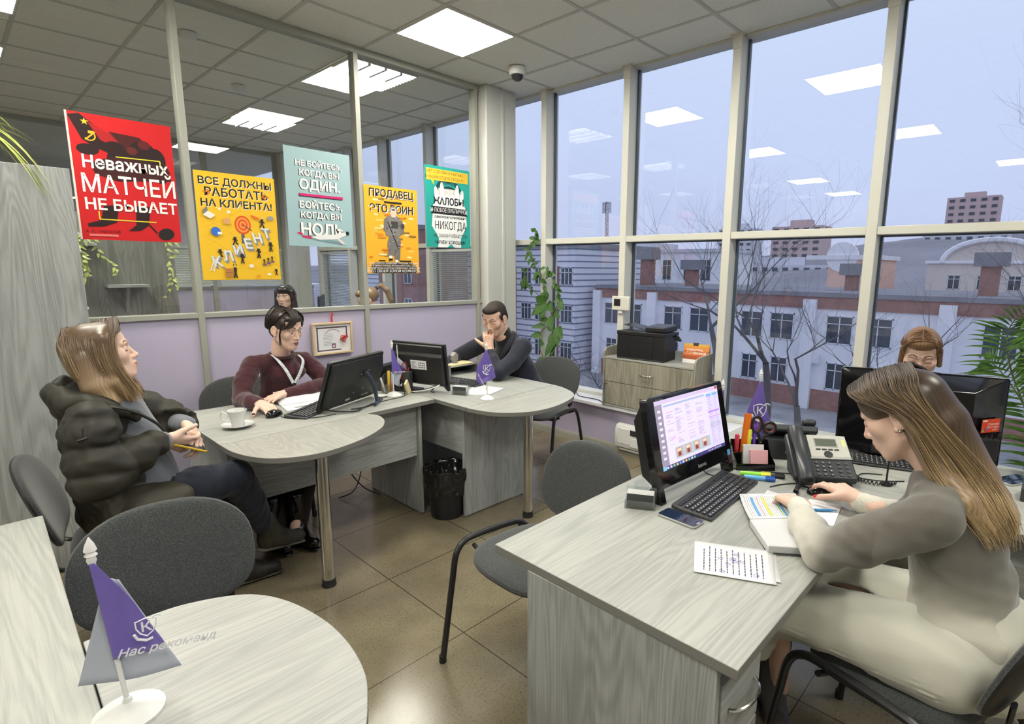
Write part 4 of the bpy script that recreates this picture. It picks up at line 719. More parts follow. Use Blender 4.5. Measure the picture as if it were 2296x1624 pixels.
bx('dark_box', M_darkgrey, (2.50, 2.60, -.09, .018, ZT, ZT + .05)); tag(bpy.data.objects['dark_box'], 'small dark grey box on the window desk, cut by the picture edge', 'box')
# ---- flags
def flag(label, loc, rz, h, L, R, zt, zb, dx=0.0, dy=0.0, txt=None, emblem=None, pal=None, wav=.006, tw=0.0, gs=None, baseR=.052, lean=(0, 0), bm=None):
    t = thing('desk_flag', label, 'flag', loc, rz); MB().lathe([(baseR, 0), (baseR, .004), (baseR * .85, .009), (baseR * .6, .018), (.008, .026), (.006, .034)], 28).build('base', M_whitep, t); tx = (lean[0], lean[1], h)
    m = MB(); m.tube([(0, 0, .02), tx], .0042, 10); m.X = T(*tx); m.lathe([(.0055, -.012), (.0075, -.006), (.006, 0), (.0095, .003), (.006, .008), (.0095, .012), (.007, .022), (.0008, .036)], 14); m.build('pole', M_whitep, t)
    ip = lambda tab, v: float(np.interp(v, [p[0] for p in tab], [p[1] for p in tab]))
    def cl(u, v, off=0.0):
        x0, x1 = ip(L, v), ip(R, v); z = ip([(0, zt), (1, zb)], v) - tw * (u if tw > 0 else 0) * v; x = x0 + (x1 - x0) * u
        return (x + lean[0] * z / h, -.0068 - wav * math.sin(3.0 * u * PI * v + v * 2) * v * (0.3 + u) + off, z)
    m = MB(); m.grid(lambda u, v: cl(u, v), 20, 24); m.build('cloth', M_purplec, t, solid=.0008)
    if gs:
        m = MB(); m.grid(lambda u, v: (gs[0][0] * (1 - u) * (1 - v) + gs[1][0] * u * (1 - v) + gs[2][0] * u * v + gs[3][0] * (1 - u) * v, .008 + .006 * math.sin(u * 5 + v * 2), gs[0][1] * (1 - u) * (1 - v) + gs[1][1] * u * (1 - v) + gs[2][1] * u * v + gs[3][1] * (1 - u) * v), 14, 14); m.build('reverse_side', M_greysatin, t, solid=.0008)
    l = MB()
    def onc(px, pz): return (px, cl(.5, max(0, min(1, (zt - pz) / (zt - zb))))[1] - .0075, pz)
    if emblem:
        ex, ez, s = emblem; P = [(-1, .9), (-.5, 1.0), (0, 1.15), (.5, 1.0), (1, .9), (.95, 0), (.6, -.7), (0, -1.15), (-.6, -.7), (-.95, 0)]
        l.tube([(ex + s * a, -.0165 - wav, ez + s * b) for a, b in P], s * .075, 5, closed=True); write(l, 'К', s * 1.7, T(ex, -.0165 - wav, ez) @ XZ, bold=s * .03)
        for k in range(5): l.ball((ex + s * (.75 + .18 * k), -.0165 - wav, ez + s * (1.25 - .04 * (k - 2) ** 2)), s * .13, 6)
        l.tube([(ex - s * 1.2, -.0165 - wav, ez - s * .6), (ex - s * .9, -.0165 - wav, ez - s * 1.3), (ex - s * .1, -.0165 - wav, ez - s * 1.7), (ex + s * .5, -.0165 - wav, ez - s * 1.55)], s * .16, 5)
    if txt: s_, x_, z_, sz, an = txt; write(l, s_, sz, T(x_, -.0165 - wav, z_) @ rotm(0, an) @ XZ, bold=sz * .02, shear=.3, align='LEFT')
    if emblem or txt: l.build('white_print', M_whiteink, t, smooth=False)
    return t
flag('purple and white desk flag with script lettering on the nearest rounded leaf', (.132, 1.164, ZT), math.radians(-15), .315, [(0, -.004), (1, -.002)], [(0, .004), (.3, .030), (.7, .058), (1, .072)], .305, .118, lean=(-.022, .0), gs=[(-.01, .262), (.01, .262), (.084, .055), (-.066, .075)], emblem=(.042, .172, .015), txt=('Нас рекоменд', -.003, .134, .021, math.radians(6)), baseR=.055)
flag('purple desk flag with a crest, upright on the end leaf of the corner desk', (2.181, 2.557, ZT), math.radians(-50), .322, [(0, -.004), (.55, -.062), (.86, -.066), (1, -.044)], [(0, .004), (.5, .042), (.8, .058), (1, -.03)], .31, .095, emblem=(.004, .195, .021), txt=('Нас рекомендуют', -.052, .165, .0135, math.radians(62)), baseR=.042)
flag('purple and pale desk flag between the two black monitors', (1.829, 3.05, ZT), math.radians(-32), .318, [(0, -.004), (.6, -.005), (1, -.005)], [(0, .004), (.5, .030), (1, .056)], .30, .145, txt=('нас реком', .006, .155, .014, 0), gs=[(-.014, .15), (.056, .15), (.03, .055), (-.012, .085)], baseR=.05)
flag('purple desk flag with a white crest behind the scissors', (2.37, .93, ZT), math.radians(-55), .345, [(0, -.004), (.5, -.048), (1, -.058)], [(0, .004), (.5, .036), (1, .072)], .325, .07, emblem=(.0, .195, .027))
flag('purple desk flag half hidden behind the lit computer', (2.19, 1.02, ZT), math.radians(-50), .31, [(0, -.004), (.5, -.03), (1, -.04)], [(0, .004), (.5, .012), (1, .022)], .30, .08, emblem=(-.006, .17, .02))
# ---- burgundy woman's computer seen from behind
t = thing('computer', 'black all-in-one computer seen from behind, propped on a grey bow stand', 'computer', (1.515, 2.995, ZT), math.radians(23.7)); TLb = T(0, .03, .012) @ rotm(math.radians(20))
m = MB(); m.X = TLb; m.prism(rrect(-.235, .235, 0, .30, .012), .0, .02, 'y'); m.build('screen_slab', M_blackp, t, bevel=.003)
m = MB(); m.X = TLb; m.prism([(-.02, .02), (-.03, .06), (-.03, .215), (-.006, .285), (.0, .285), (.0, .015)], -.222, .222, 'x'); m.build('rear_housing', M_blackp, t, bevel=.004)
l = MB(); l.X = TLb
for k in range(14): l.box(-.216, -.205, -.031, -.0295, .06 + .012 * k, .066 + .012 * k)
l.build('vent', M_darkgrey, t, smooth=False); l = MB(); l.X = TLb
for p in ((.02, .20), (.085, .215), (-.01, .085), (.07, .10)): l.ball((p[0], -.030, p[1]), .0035, 8)
l.build('mount_screws', M_silver, t); l = MB(); l.X = TLb; l.box(-.07, -.03, -.0312, -.030, .045, .058).box(.07, .13, -.0312, -.030, .05, .056); l.build('label', M_silver, t, smooth=False)
m = MB(); m.X = Matrix.Identity(4); P = [(.05, -.075, .20), (.065, -.095, .16), (.085, -.105, .10), (.09, -.112, .03), (.09, -.115, .012)]; m.tube(P, .011, 8); m.tube([(.03, -.14, .0115), (.10, -.112, .0115), (.17, -.085, .0115)], .0105, 8); m.build('bow_stand', mat('stand_blue_grey', (.035, .045, .075), .4), t)
cable('bundle of black cables at the foot of the tilted black computer', [(1.33, 2.93, ZT + .02), (1.38, 2.86, ZT + .015), (1.45, 2.83, ZT + .01), (1.50, 2.85, ZT + .012), (1.44, 2.845, ZT + .02), (1.47, 2.86, ZT + .014), (1.53, 2.875, ZT + .01), (1.62, 2.93, ZT + .006)], .0042); cable('mouse cable lying in a curve before the tilted computer', [(1.13, 3.03, ZT + .003), (1.16, 2.94, ZT + .003), (1.25, 2.88, ZT + .003), (1.36, 2.87, ZT + .003)]); cable('thin black cable running to the note holder', [(1.66, 2.95, ZT + .003), (1.75, 2.96, ZT + .003), (1.86, 2.98, ZT + .003), (1.90, 3.04, ZT + .01), (1.96, 3.08, ZT + .003)])
# ---- man's monitor seen from behind
t = thing('monitor', 'black monitor seen from behind with a white label, facing the man', 'monitor', (2.066, 3.082, ZT), math.radians(-74)); TLb = T(0, 0, .005) @ rotm(math.radians(7))
m = MB(); m.X = TLb; m.prism([(-.22, .0), (-.20, .0), (-.17, .035), (.17, .035), (.205, .0), (.22, .0), (.22, .315), (-.22, .315)], .0, .02, 'y'); m.build('screen_slab', M_blackp, t, bevel=.004); m = MB(); m.X = TLb; m.prism([(-.005, .03), (-.035, .05), (-.035, .235), (-.018, .250), (-.018, .30), (.0, .305), (.0, .03)], -.205, .205, 'x'); m.build('rear_housing', M_blackp, t, bevel=.004)
l = MB(); l.X = TLb; l.box(-.045, .085, -.0362, -.0352, .145, .205); lb = l.build('label', M_paper, t, smooth=False); l = MB(); l.X = TLb; r = random.Random(6)
for k in range(7): l.box(-.038, -.038 + r.uniform(.02, .05), -.0368, -.0363, .15 + k * .0072, .1525 + k * .0072)
for i in range(4):
    for j in range(3): l.box(.022 + i * .014, .030 + i * .014, -.0368, -.0363, .155 + j * .015, .163 + j * .015)
l.build('label_print', M_ink, lb, smooth=False); m = MB(); m.X = T(-.06, -.035, 0); m.box(-.03, .03, -.062, -.022, .0, .13); m.build('neck', M_darkgrey, t, bevel=.004); m = MB(); m.prism(rrect(-.14, .03, -.13, .0, .03), 0, .012); m.build('foot', M_blackp, t, bevel=.003); l = MB(); write(l, 'SAMSUNG', .014, TLb @ T(.14, -.0363, .05) @ XZ); l.build('logo', M_silver, t, smooth=False)
cable('white and black cables bundled under the labelled monitor', [(1.95, 3.03, ZT + .005), (2.0, 2.98, ZT + .02), (2.05, 2.945, ZT + .035), (2.09, 2.93, ZT + .055), (2.07, 2.95, ZT + .03), (2.03, 2.93, ZT + .012), (2.05, 2.92, ZT + .008)], .004); cable('white power cable curling up behind the labelled monitor', [(1.94, 3.05, ZT + .004), (2.0, 2.96, ZT + .02), (2.06, 2.91, ZT + .045), (2.10, 2.90, ZT + .062)], .004, M_whitep)
# ---- small things between the two computers
t = thing('desk_phone', 'black desk phone half hidden behind the tilted black computer', 'desk phone', (1.90, 3.27, ZT), math.radians(200)); PT = T(0, -.08, .02) @ rotm(math.radians(48)); m = MB(); m.X = PT; m.box(-.09, .09, 0, .20, -.006, .022); m.build('body', M_phone, t, bevel=.006); m = MB(); m.X = PT; m.box(.04, .088, .0, .20, .026, .055); m.build('handset', M_phone, t, bevel=.012, seg=3); m = MB(); m.X = PT; m.box(-.08, .03, .09, .19, .0225, .024); m.build('face_plate', M_silver, t, smooth=False); m = MB(); m.prism([(-.08, 0), (.06, 0), (.06, .12), (-.06, .02)], -.08, .08, 'x'); m.build('stand', M_phone, t, bevel=.003)
t = thing('pen_cup', 'clear acrylic pen box beside the pale flag', 'pen cup', (1.865, 3.15, ZT), math.radians(20)); m = MB(); m.box(-.05, .05, -.03, -.028, 0, .06).box(-.05, .05, .028, .03, 0, .06).box(-.05, -.048, -.03, .03, 0, .06).box(.048, .05, -.03, .03, 0, .06).box(-.05, .05, -.03, .03, 0, .002); m.build('box', M_clear, t, smooth=False)
def inpen(x, y): a = math.radians(20); return (1.865 + x * math.cos(a) - y * math.sin(a), 3.15 + x * math.sin(a) + y * math.cos(a), ZT + .003)
for (x, y, tip, rr_, mm, lb) in ((-.01, .0, (.0, .0, .14), .009, M_yellow, 'yellow marker standing in the clear pen box'), (-.035, .01, (-.03, .0, .10), .006, M_whitep, 'white correction pen leaning in the clear pen box'), (.03, .01, (.004, .002, .10), .007, mat('salmon_plastic', (.7, .25, .2), .4), 'salmon marker standing in the clear pen box')):
    tt = thing('marker', lb, 'marker', inpen(x, y)); d = Vector(tip); m = MB(); m.X = d.to_track_quat('Z', 'Y').to_matrix().to_4x4(); m.lathe([(rr_ * .8, 0), (rr_, .005), (rr_, d.length * .97), (rr_ * .7, d.length)], 12); m.build('barrel', mm, tt)
t = thing('desk_flag', 'small white, blue and red desk flag behind the yellow notes', 'flag', (1.955, 3.18, ZT), math.radians(-40)); MB().tube([(0, 0, 0), (-.01, 0, .30)], .003, 8).build('pole', M_whitep, t); 
for k, (mm, nm) in enumerate(((M_greysatin, 'white_stripe'), (mat('flag_blue', (.03, .06, .35), .6), 'blue_stripe'), (M_red, 'red_stripe'))):
    m = MB(); m.grid(lambda u, v: (-.004 + .075 * u - .028 * k * u * .6, -.004 * math.sin(6 * u), .215 - .042 * (k + v) - .07 * u * (1 - .1 * k)), 12, 4); m.build(nm, mm, t, solid=.0008)
tt = thing('ribbon_bow', 'dark red ribbon bow hanging behind the labelled monitor', 'ribbon', (1.985, 3.135, ZT + .14)); m = MB(); m.tube([(.02 * math.cos(a) + .02, .012 * math.sin(a), .035 * math.sin(a * 1.0)) for a in (2 * PI * k / 20 for k in range(20))], .004, 6, closed=True); m.tube([(.025 * math.cos(a) - .01, .01 * math.sin(a), .03 * math.sin(a) + .015) for a in (2 * PI * k / 20 for k in range(20))], .004, 6, closed=True); m.tube([(0, 0, 0), (0, 0, -.07), (-.03, .04, -.14)], .003, 6); m.build('bow', mat('crimson_ribbon', (.22, .01, .03), .5), tt)
t = thing('sticky_notes', 'cream yellow note pad propped in a clear holder', 'sticky notes', (1.925, 3.035, ZT), math.radians(35)); m = MB(); m.X = T(0, 0, .002) @ rotm(0, math.radians(-32), 0); m.box(-.022, .022, -.014, -.002, 0, .10); m.build('pad', M_kraft, t, bevel=.001); m = MB(); m.X = rotm(0, math.radians(-32), 0); m.box(-.03, .03, -.002, .0, 0, .085); m.box(-.028, .03, -.018, 0, 0, .002); m.X = T(.07, .02, .085) @ rotm(PI / 2); m.lathe([(.022, 0), (.022, .002)], 20); m.X = T(.07, .02, 0); m.box(-.02, .02, -.004, .02, 0, .07); m.build('holder', M_clear, t, smooth=False)
tt = thing('note_tray', 'small white dish before the pale flag', 'dish', (1.755, 3.07, ZT)); MB().lathe([(.02, 0), (.035, .008), (.036, .010), (.02, .004), (0, .003)], 20).build('dish', M_whitep, tt)
# ---- cup and saucer
t = thing('saucer', 'white saucer under the coffee cup', 'saucer', (.905, 2.985, ZT)); MB().lathe([(0, .001), (.032, .0), (.036, .004), (.062, .013), (.074, .018), (.0735, .0195), (.058, .015), (.03, .007), (0, .006)], 40).build('dish', M_porc, t)
t = thing('coffee_cup', 'white flared coffee cup on a saucer', 'cup', (.905, 2.985, ZT + .0075)); MB().lathe([(0, .0), (.026, .0), (.028, .004), (.032, .03), (.038, .062), (.046, .083), (.0445, .0838), (.036, .062), (.030, .03), (.024, .008), (0, .006)], 40).build('body', M_porc, t); MB().lathe([(0, .066), (.0365, .066)], 32).build('coffee', mat('milky_coffee', (.62, .55, .48), .25), t); MB().tube(spline([(-.030, .03, .05), (-.05, .048, .072), (-.058, .056, .055), (-.05, .048, .03), (-.028, .027, .022)], 5), .0045, 8).build('handle', M_porc, t)
tt = thing('teaspoon', 'steel teaspoon standing in the coffee cup', 'spoon', (.925, 2.98, ZT + .02)); m = MB(); m.tube([(0, 0, .0), (.012, .0, .05), (.02, .0, .088)], [.002, .002, .0035], 8, flat=.5); m.ball((.0, 0, .0), (.009, .003, .012), 10); m.build('spoon', M_chrome, tt)
# ---- spiral notebook
t = thing('notebook', 'open white spiral notebook in front of the woman in burgundy', 'notebook', (1.37, 3.24, ZT), math.radians(-8)); m = MB(); m.box(-.15, .12, -.14, .0, 0, .005); m.build('lower_pages', M_paper, t, bevel=.001); m = MB(); m.grid(lambda u, v: (-.15 + .27 * u, .005 + .17 * v, .004 + .05 * v * v * (1 - u * .6)), 10, 8); m.build('raised_page', M_paper, t, solid=.0012); m = MB()
for k in range(26): m.tube([(-.148 + k * .0103, .0025 + .005 * math.cos(a), .005 + .005 * math.sin(a)) for a in (i * PI / 4 for i in range(8))], .0007, 4, closed=True)
m.build('spiral', M_silver, t)
# ---- letter tray at the man's back corner
t = thing('letter_tray', 'grey letter tray with papers and a small house shaped box, by the lilac panel', 'letter tray', (2.60, 3.40, ZT), math.radians(0)); m = MB(); m.box(-.13, .13, -.09, .09, 0, .003).box(-.13, .13, .087, .09, 0, .075).box(-.13, -.127, -.09, .09, 0, .075).box(.127, .13, -.09, .09, 0, .075).box(-.13, .13, -.09, .09, .06, .063); m.build('tray', mat('grey_tray', (.22, .24, .25), .4), t, smooth=False); MB().box(-.11, .11, -.075, .075, .0635, .075).build('paper_stack', M_kraft, t)
t = thing('model_house', 'small clear model house on top of the letter tray', 'ornament', (2.575, 3.40, ZT + .0755)); m = MB(); m.box(-.02, .02, -.02, .02, .02, .06); m.prism([(-.026, .06), (.026, .06), (.0, .085)], -.024, .024, 'y'); m.box(-.022, .022, -.022, .022, 0, .006); m.cbox((0, 0, .013), (.03, .03, .014)); m.build('house', M_silver, t, smooth=False)
# ---- printer
t = thing('printer', 'black multifunction printer on the sill cabinet', 'printer', (3.84, 2.47, .4005 + .425), math.radians(96)); m = MB()
m.box(-.21, .21, -.13, .13, 0, .012); m.prism([(-.13, .012), (.13, .012), (.13, .20), (-.10, .20), (-.10, .155), (-.13, .13)], .10, .212, 'x'); m.prism([(-.13, .012), (.13, .012), (.13, .20), (.02, .20), (.02, .13), (-.115, .13)], -.11, .10, 'x'); m.prism([(-.13, .012), (.13, .012), (.13, .20), (-.02, .20), (-.06, .16), (-.13, .14)], -.212, -.11, 'x'); m.build('body', M_blackp, t, bevel=.004)
m = MB(); m.prism([(-.145, .20), (.135, .20), (.135, .232), (-.14, .225)], -.215, .215, 'x'); m.build('scanner_lid', M_blackp, t, bevel=.005); m = MB(); m.prism([(-.13, .232), (.11, .232), (.11, .275), (-.11, .285), (-.132, .262)], -.205, -.03, 'x'); m.build('document_feeder', M_blackp, t, bevel=.01, seg=3); m = MB(); m.X = T(.05, 0, .255) @ rotm(0, math.radians(-9), 0); m.box(-.08, .13, -.09, .09, 0, .006); m.build('feeder_tray', M_blackp, t, bevel=.002)
m = MB(); m.X = T(-.165, -.135, .165) @ rotm(math.radians(35)); m.box(-.06, .06, -.045, .045, 0, .015); cp = m.build('control_panel', mat('panel_olive_grey', (.05, .05, .045), .4), t, bevel=.003); l = MB(); l.X = T(-.165, -.135, .165) @ rotm(math.radians(35))
for i in range(4):
    for j in range(3): l.box(-.048 + j * .013, -.041 + j * .013, -.034 + i * .015, -.026 + i * .015, .0152, .018)
for i, j in ((0, 0), (1, 0), (0, 1), (1, 1)): l.box(.008 + i * .02, .02 + i * .02, -.034 + j * .014, -.026 + j * .014, .0152, .018)
l.build('buttons', M_silver, cp, smooth=False); l = MB(); l.X = T(-.165, -.135, .165) @ rotm(math.radians(35)); l.box(-.0, .05, .012, .032, .0152, .0165); l.build('display', mat('lcd_cream', (.42, .42, .34), .3), cp, smooth=False)
m = MB(); m.box(-.10, .10, -.20, -.131, .018, .022); m.build('output_tray', M_blackp, t, bevel=.001); l = MB(); l.X = T(.01, -.1302, .075) @ XZ; l.prism([(.012 * math.cos(a), .012 * math.sin(a)) for a in (2 * PI * k / 24 for k in range(24))], 0.0, .001); lo = l.build('logo_disc', M_silver, t, smooth=False); l = MB(); write(l, 'hp', .016, T(.01, -.1316, .076) @ XZ, shear=.2); l.build('logo', M_blackp, lo, smooth=False)
tt = thing('paper_stack', 'white paper in the printer tray', 'paper', (3.84, 2.47, .4005 + .425), math.radians(96)); m = MB(); m.box(-.09, .095, -.195, -.132, .0222, .03); m.build('sheets', M_paper, tt); tt = thing('binder_clip', 'black binder clip on the printer paper', 'clip', (3.84, 2.47, .4005 + .425), math.radians(96)); m = MB(); m.prism([(-.204, .016), (-.19, .016), (-.185, .034), (-.2, .036)], -.02, .02, 'x'); m.build('clip', M_blackp, tt)
# ---- tent calendar
t = thing('desk_calendar', 'orange tent calendar with a black clip beside the printer', 'calendar', (3.90, 2.065, .4005 + .425), math.radians(-84)); m = MB(); m.X = rotm(math.radians(-14)); m.box(-.105, .105, -.001, .001, .03, .155); m.build('picture', M_orange, t, smooth=False)
M_cal = vcol('calendar_print', .5); m = MB(); m.X = rotm(math.radians(-14)); m.color = None
def cq(x0, z0, x1, z1, c, y=-.0016): m.add([(x0, y, z0), (x1, y, z0), (x1, y, z1), (x0, y, z1)], [(0, 1, 2, 3)], rgb(*c))
cq(-.104, .03, .104, .155, (196, 98, 48)); cq(-.104, .10, .104, .155, (222, 140, 62), -.0018); cq(-.104, .135, .104, .155, (214, 168, 70), -.002)
for a, b, c in ((.03, .055, (168, 78, 40)), (.07, .078, (226, 150, 100))): cq(-.104, a, .104, b, c, -.0022)
RX = rotm(math.radians(-14)); m.X = Matrix.Identity(4); write(m, 'УЛЫБНИТЕСЬ,', .019, RX @ T(-.01, -.003, .105) @ XZ, rgb(250, 240, 225), bold=.0004); write(m, 'вы с нашей', .012, RX @ T(-.045, -.003, .087) @ XZ, rgb(250, 240, 225)); write(m, 'ЛИЧНОЙ', .024, RX @ T(.03, -.003, .08) @ XZ, rgb(250, 240, 225), bold=.0006); m.build('print', M_cal, t, smooth=False, colors=True)
m = MB(); m.X = rotm(math.radians(-14)); m.box(-.105, .105, -.0015, .0005, .0, .03); m.X = T(0, .075, 0) @ rotm(math.radians(14)); m.box(-.105, .105, -.001, .001, 0, .155); m.build('stand', M_whitep, t, smooth=False); m = MB(); m.X = rotm(math.radians(-14)); m.box(-.03, .012, -.006, .010, .140, .164); m.build('clip', M_blackp, t, bevel=.002)
# ---- thermostat, heater, dome camera
t = thing('wall_thermostat', 'white intercom panel with a dark display fixed to the window post', 'control panel', (3.868, 2.765, 1.265)); m = MB(); m.box(-.014, .011, -.09, .09, -.06, .06); m.build('case', mat('ivory_plastic', (.70, .68, .60), .4), t, bevel=.006); MB().box(-.0155, -.0142, -.0, .066, -.024, .036).build('display', M_gloss, t, smooth=False); m = MB()
for k in range(6): m.box(-.0165, -.0142, -.066 + .0 * k, -.056, -.04 + .014 * k, -.033 + .014 * k)
m.build('buttons', M_whitep, t, smooth=False); MB().box(-.006, .011, -.012, .03, -.085, -.06).build('cable_duct', M_whitep, t)
t = thing('wall_heater', 'white electric heater low on the lilac wall under the printer cabinet', 'heater', (3.749, 2.3, 0)); m = MB(); m.prism([(0, .065), (-.035, .055), (-.06, .065), (-.066, .10), (-.066, .225), (-.05, .255), (0, .262)], -.36, .36, 'y'); m.build('body', mat('heater_white', (.68, .68, .64), .4), t, bevel=.006); m = MB(); m.box(-.0675, -.05, -.30, .205, .185, .232); m.build('grille', M_darkgrey, t, smooth=False); m = MB(); m.box(-.0685, -.05, .21, .33, .10, .235).box(-.0685, -.05, -.33, .205, .085, .165); m.build('front_cover', M_whitep, t, bevel=.004); MB().box(-.045, 0, -.33, .33, .035, .054).build('lower_rail', M_whitep, t, bevel=.004)
t = thing('dome_camera', 'white security dome camera on the ceiling near the column', 'camera', (3.335, 3.484, HC - .0062)); MB().lathe([(.068, 0), (.068, -.045), (.060, -.058), (.052, -.06)][::-1], 32).build('housing', M_whitep, t); MB().lathe([(0.0, -.105), (.02, -.103), (.036, -.092), (.047, -.075), (.05, -.058)], 32).build('dome', mat('smoked_dome', (.03, .03, .03), .08), t)
for x, y, lb in ((1.35, 4.75, 'round smoke detector on the ceiling beyond the partition glass, near the post'), (2.0, 5.75, 'round smoke detector farther away on the ceiling beyond the glass')):
    t = thing('smoke_detector', lb, 'smoke detector', (x, y, HC - .0062)); MB().lathe([(.02, -.045), (.045, -.04), (.055, -.012), (.055, 0)], 24).build('body', M_whitep, t)
# ---- waste bin
t = thing('waste_bin', 'black waste bin lined with a glossy plastic bag between the desks', 'waste bin', (1.985, 2.73, 0)); MB().lathe([(.095, 0), (.10, .004), (.125, .30), (.128, .302), (.122, .302), (.098, .008), (0, .006)], 32).build('bucket', M_blackp, t); m = MB(); r = np.random.default_rng(4); nz_ = r.uniform(-1, 1, (9, 40))
def bag(u, v):
    a = 2 * PI * u; k = nz_[int(v * 8), int(u * 40) % 40]; R0 = np.interp(v, [0, .25, .45, .6, 1], [.118, .136, .142, .13, .085]); z = np.interp(v, [0, .25, .45, .6, 1], [.15, .24, .325, .305, .19]); R_ = R0 + .007 * k * (1 if v < .5 else 1.5); return (R_ * math.cos(a), R_ * math.sin(a), z + .012 * nz_[int(v * 8), int(u * 23) % 40])
m.grid(bag, 80, 24, True); m.build('liner', mat('bin_bag', (.015, .015, .016), .16), t, ang=180)
# ---- framed certificate
t = thing('framed_certificate', 'certificate with red flowers in a light wood frame hanging on the lilac panel', 'framed certificate', (1.941, 4.072, 1.012)); m = MB(); w2, h2 = .157, .122
for a in ((-w2, w2, h2 - .016, h2), (-w2, w2, -h2, -h2 + .016), (-w2, -w2 + .016, -h2 + .016, h2 - .016), (w2 - .016, w2, -h2 + .016, h2 - .016)): m.box(a[0], a[1], -.016, .012, a[2], a[3])
m.build('frame', mat('light_pine', (.62, .47, .29), .5), t, bevel=.003); MB().box(-w2 + .01, w2 - .01, -.003, .002, -h2 + .01, h2 - .01).build('sheet', M_paper, t, smooth=False); m = MB(); M_cert = vcol('certificate_print', .6)
def cq2(x0, z0, x1, z1, c, y=-.0036): m.add([(x0, y, z0), (x1, y, z0), (x1, y, z1), (x0, y, z1)], [(0, 1, 2, 3)], rgb(*c))
for a in ((-.125, .078, .115, .088), (-.125, -.094, .06, -.085), (-.125, -.085, -.115, .078), (.105, -.02, .115, .078)): cq2(*[a[i] for i in (0, 1, 2, 3)], (92, 62, 70))
r = random.Random(3)
for k in range(9): cq2(-.075, .035 - .011 * k, -.075 + r.uniform(.06, .09), .0375 - .011 * k, (150, 140, 150))
for k in range(14): a = PI * (.25 + .5 * k / 13); cq2(.0 - .075 * math.cos(a) - .003, -.012 + .075 * math.sin(a), .0 - .075 * math.cos(a) + .003, -.008 + .075 * math.sin(a) + .004, (150, 130, 140))
cq2(-.012, -.075, .018, -.04, (120, 70, 90)); cq2(-.004, -.068, .010, -.05, (225, 215, 220), -.0038); cq2(.062, -.10, .128, .0, (232, 226, 226), -.0042); m.build('print', M_cert, t, smooth=False, colors=True)
m = MB(); r = random.Random(9)
for k in range(16): a = r.uniform(0, 2 * PI); R_ = r.uniform(.01, .035); m.tube([(.09, -.012, .0), (.09 + R_ * math.cos(a), -.016, .0 + R_ * math.sin(a)), (.09 + R_ * 1.3 * math.cos(a + .5), -.012, R_ * 1.3 * math.sin(a + .5))], [.003, .006, .003], 6, flat=.5)
m.build('dried_flowers', mat('red_petals', (.52, .05, .04), .6), t); MB().tube([(-.005, 0, h2), (.0, .004, .165), (.008, .004, .195), (.012, -.004, .185), (.002, .0, .165), (.004, 0, h2)], .0035, 6).build('ribbon', M_red, t)
# ---- power strip and cables by the flower pot, cables under the desks
t = thing('power_strip', 'white power strip on the sill behind the man', 'power strip', (3.80, 3.30, .4005), math.radians(80)); MB().box(-.09, .09, -.03, .03, 0, .04).build('body', M_whitep, t, bevel=.005)
cable('black cable running along the sill to the printer cabinet', [(3.86, 3.36, .46), (3.82, 3.22, .43), (3.78, 3.14, .406), (3.78, 3.0, .406), (3.76, 2.90, .41), (3.735, 2.84, .405)], .004)
cable('tangled black cables on the floor behind the desk side panel', [(1.84, 3.3, .005), (1.78, 3.42, .05), (1.70, 3.45, .20), (1.74, 3.5, .35), (1.80, 3.47, .18), (1.70, 3.38, .06), (1.62, 3.45, .005)], .004); cable('grey cables hanging under the window desk by the grey sweater chair', [(2.30, .05, .35), (2.27, .0, .2), (2.24, -.08, .06), (2.2, -.25, .006), (2.05, -.5, .006)], .004, M_silver); cable('black cable hanging under the window desk', [(2.34, .10, .40), (2.30, .08, .2), (2.20, .02, .05), (2.1, -.12, .006), (1.95, -.3, .006)], .004)
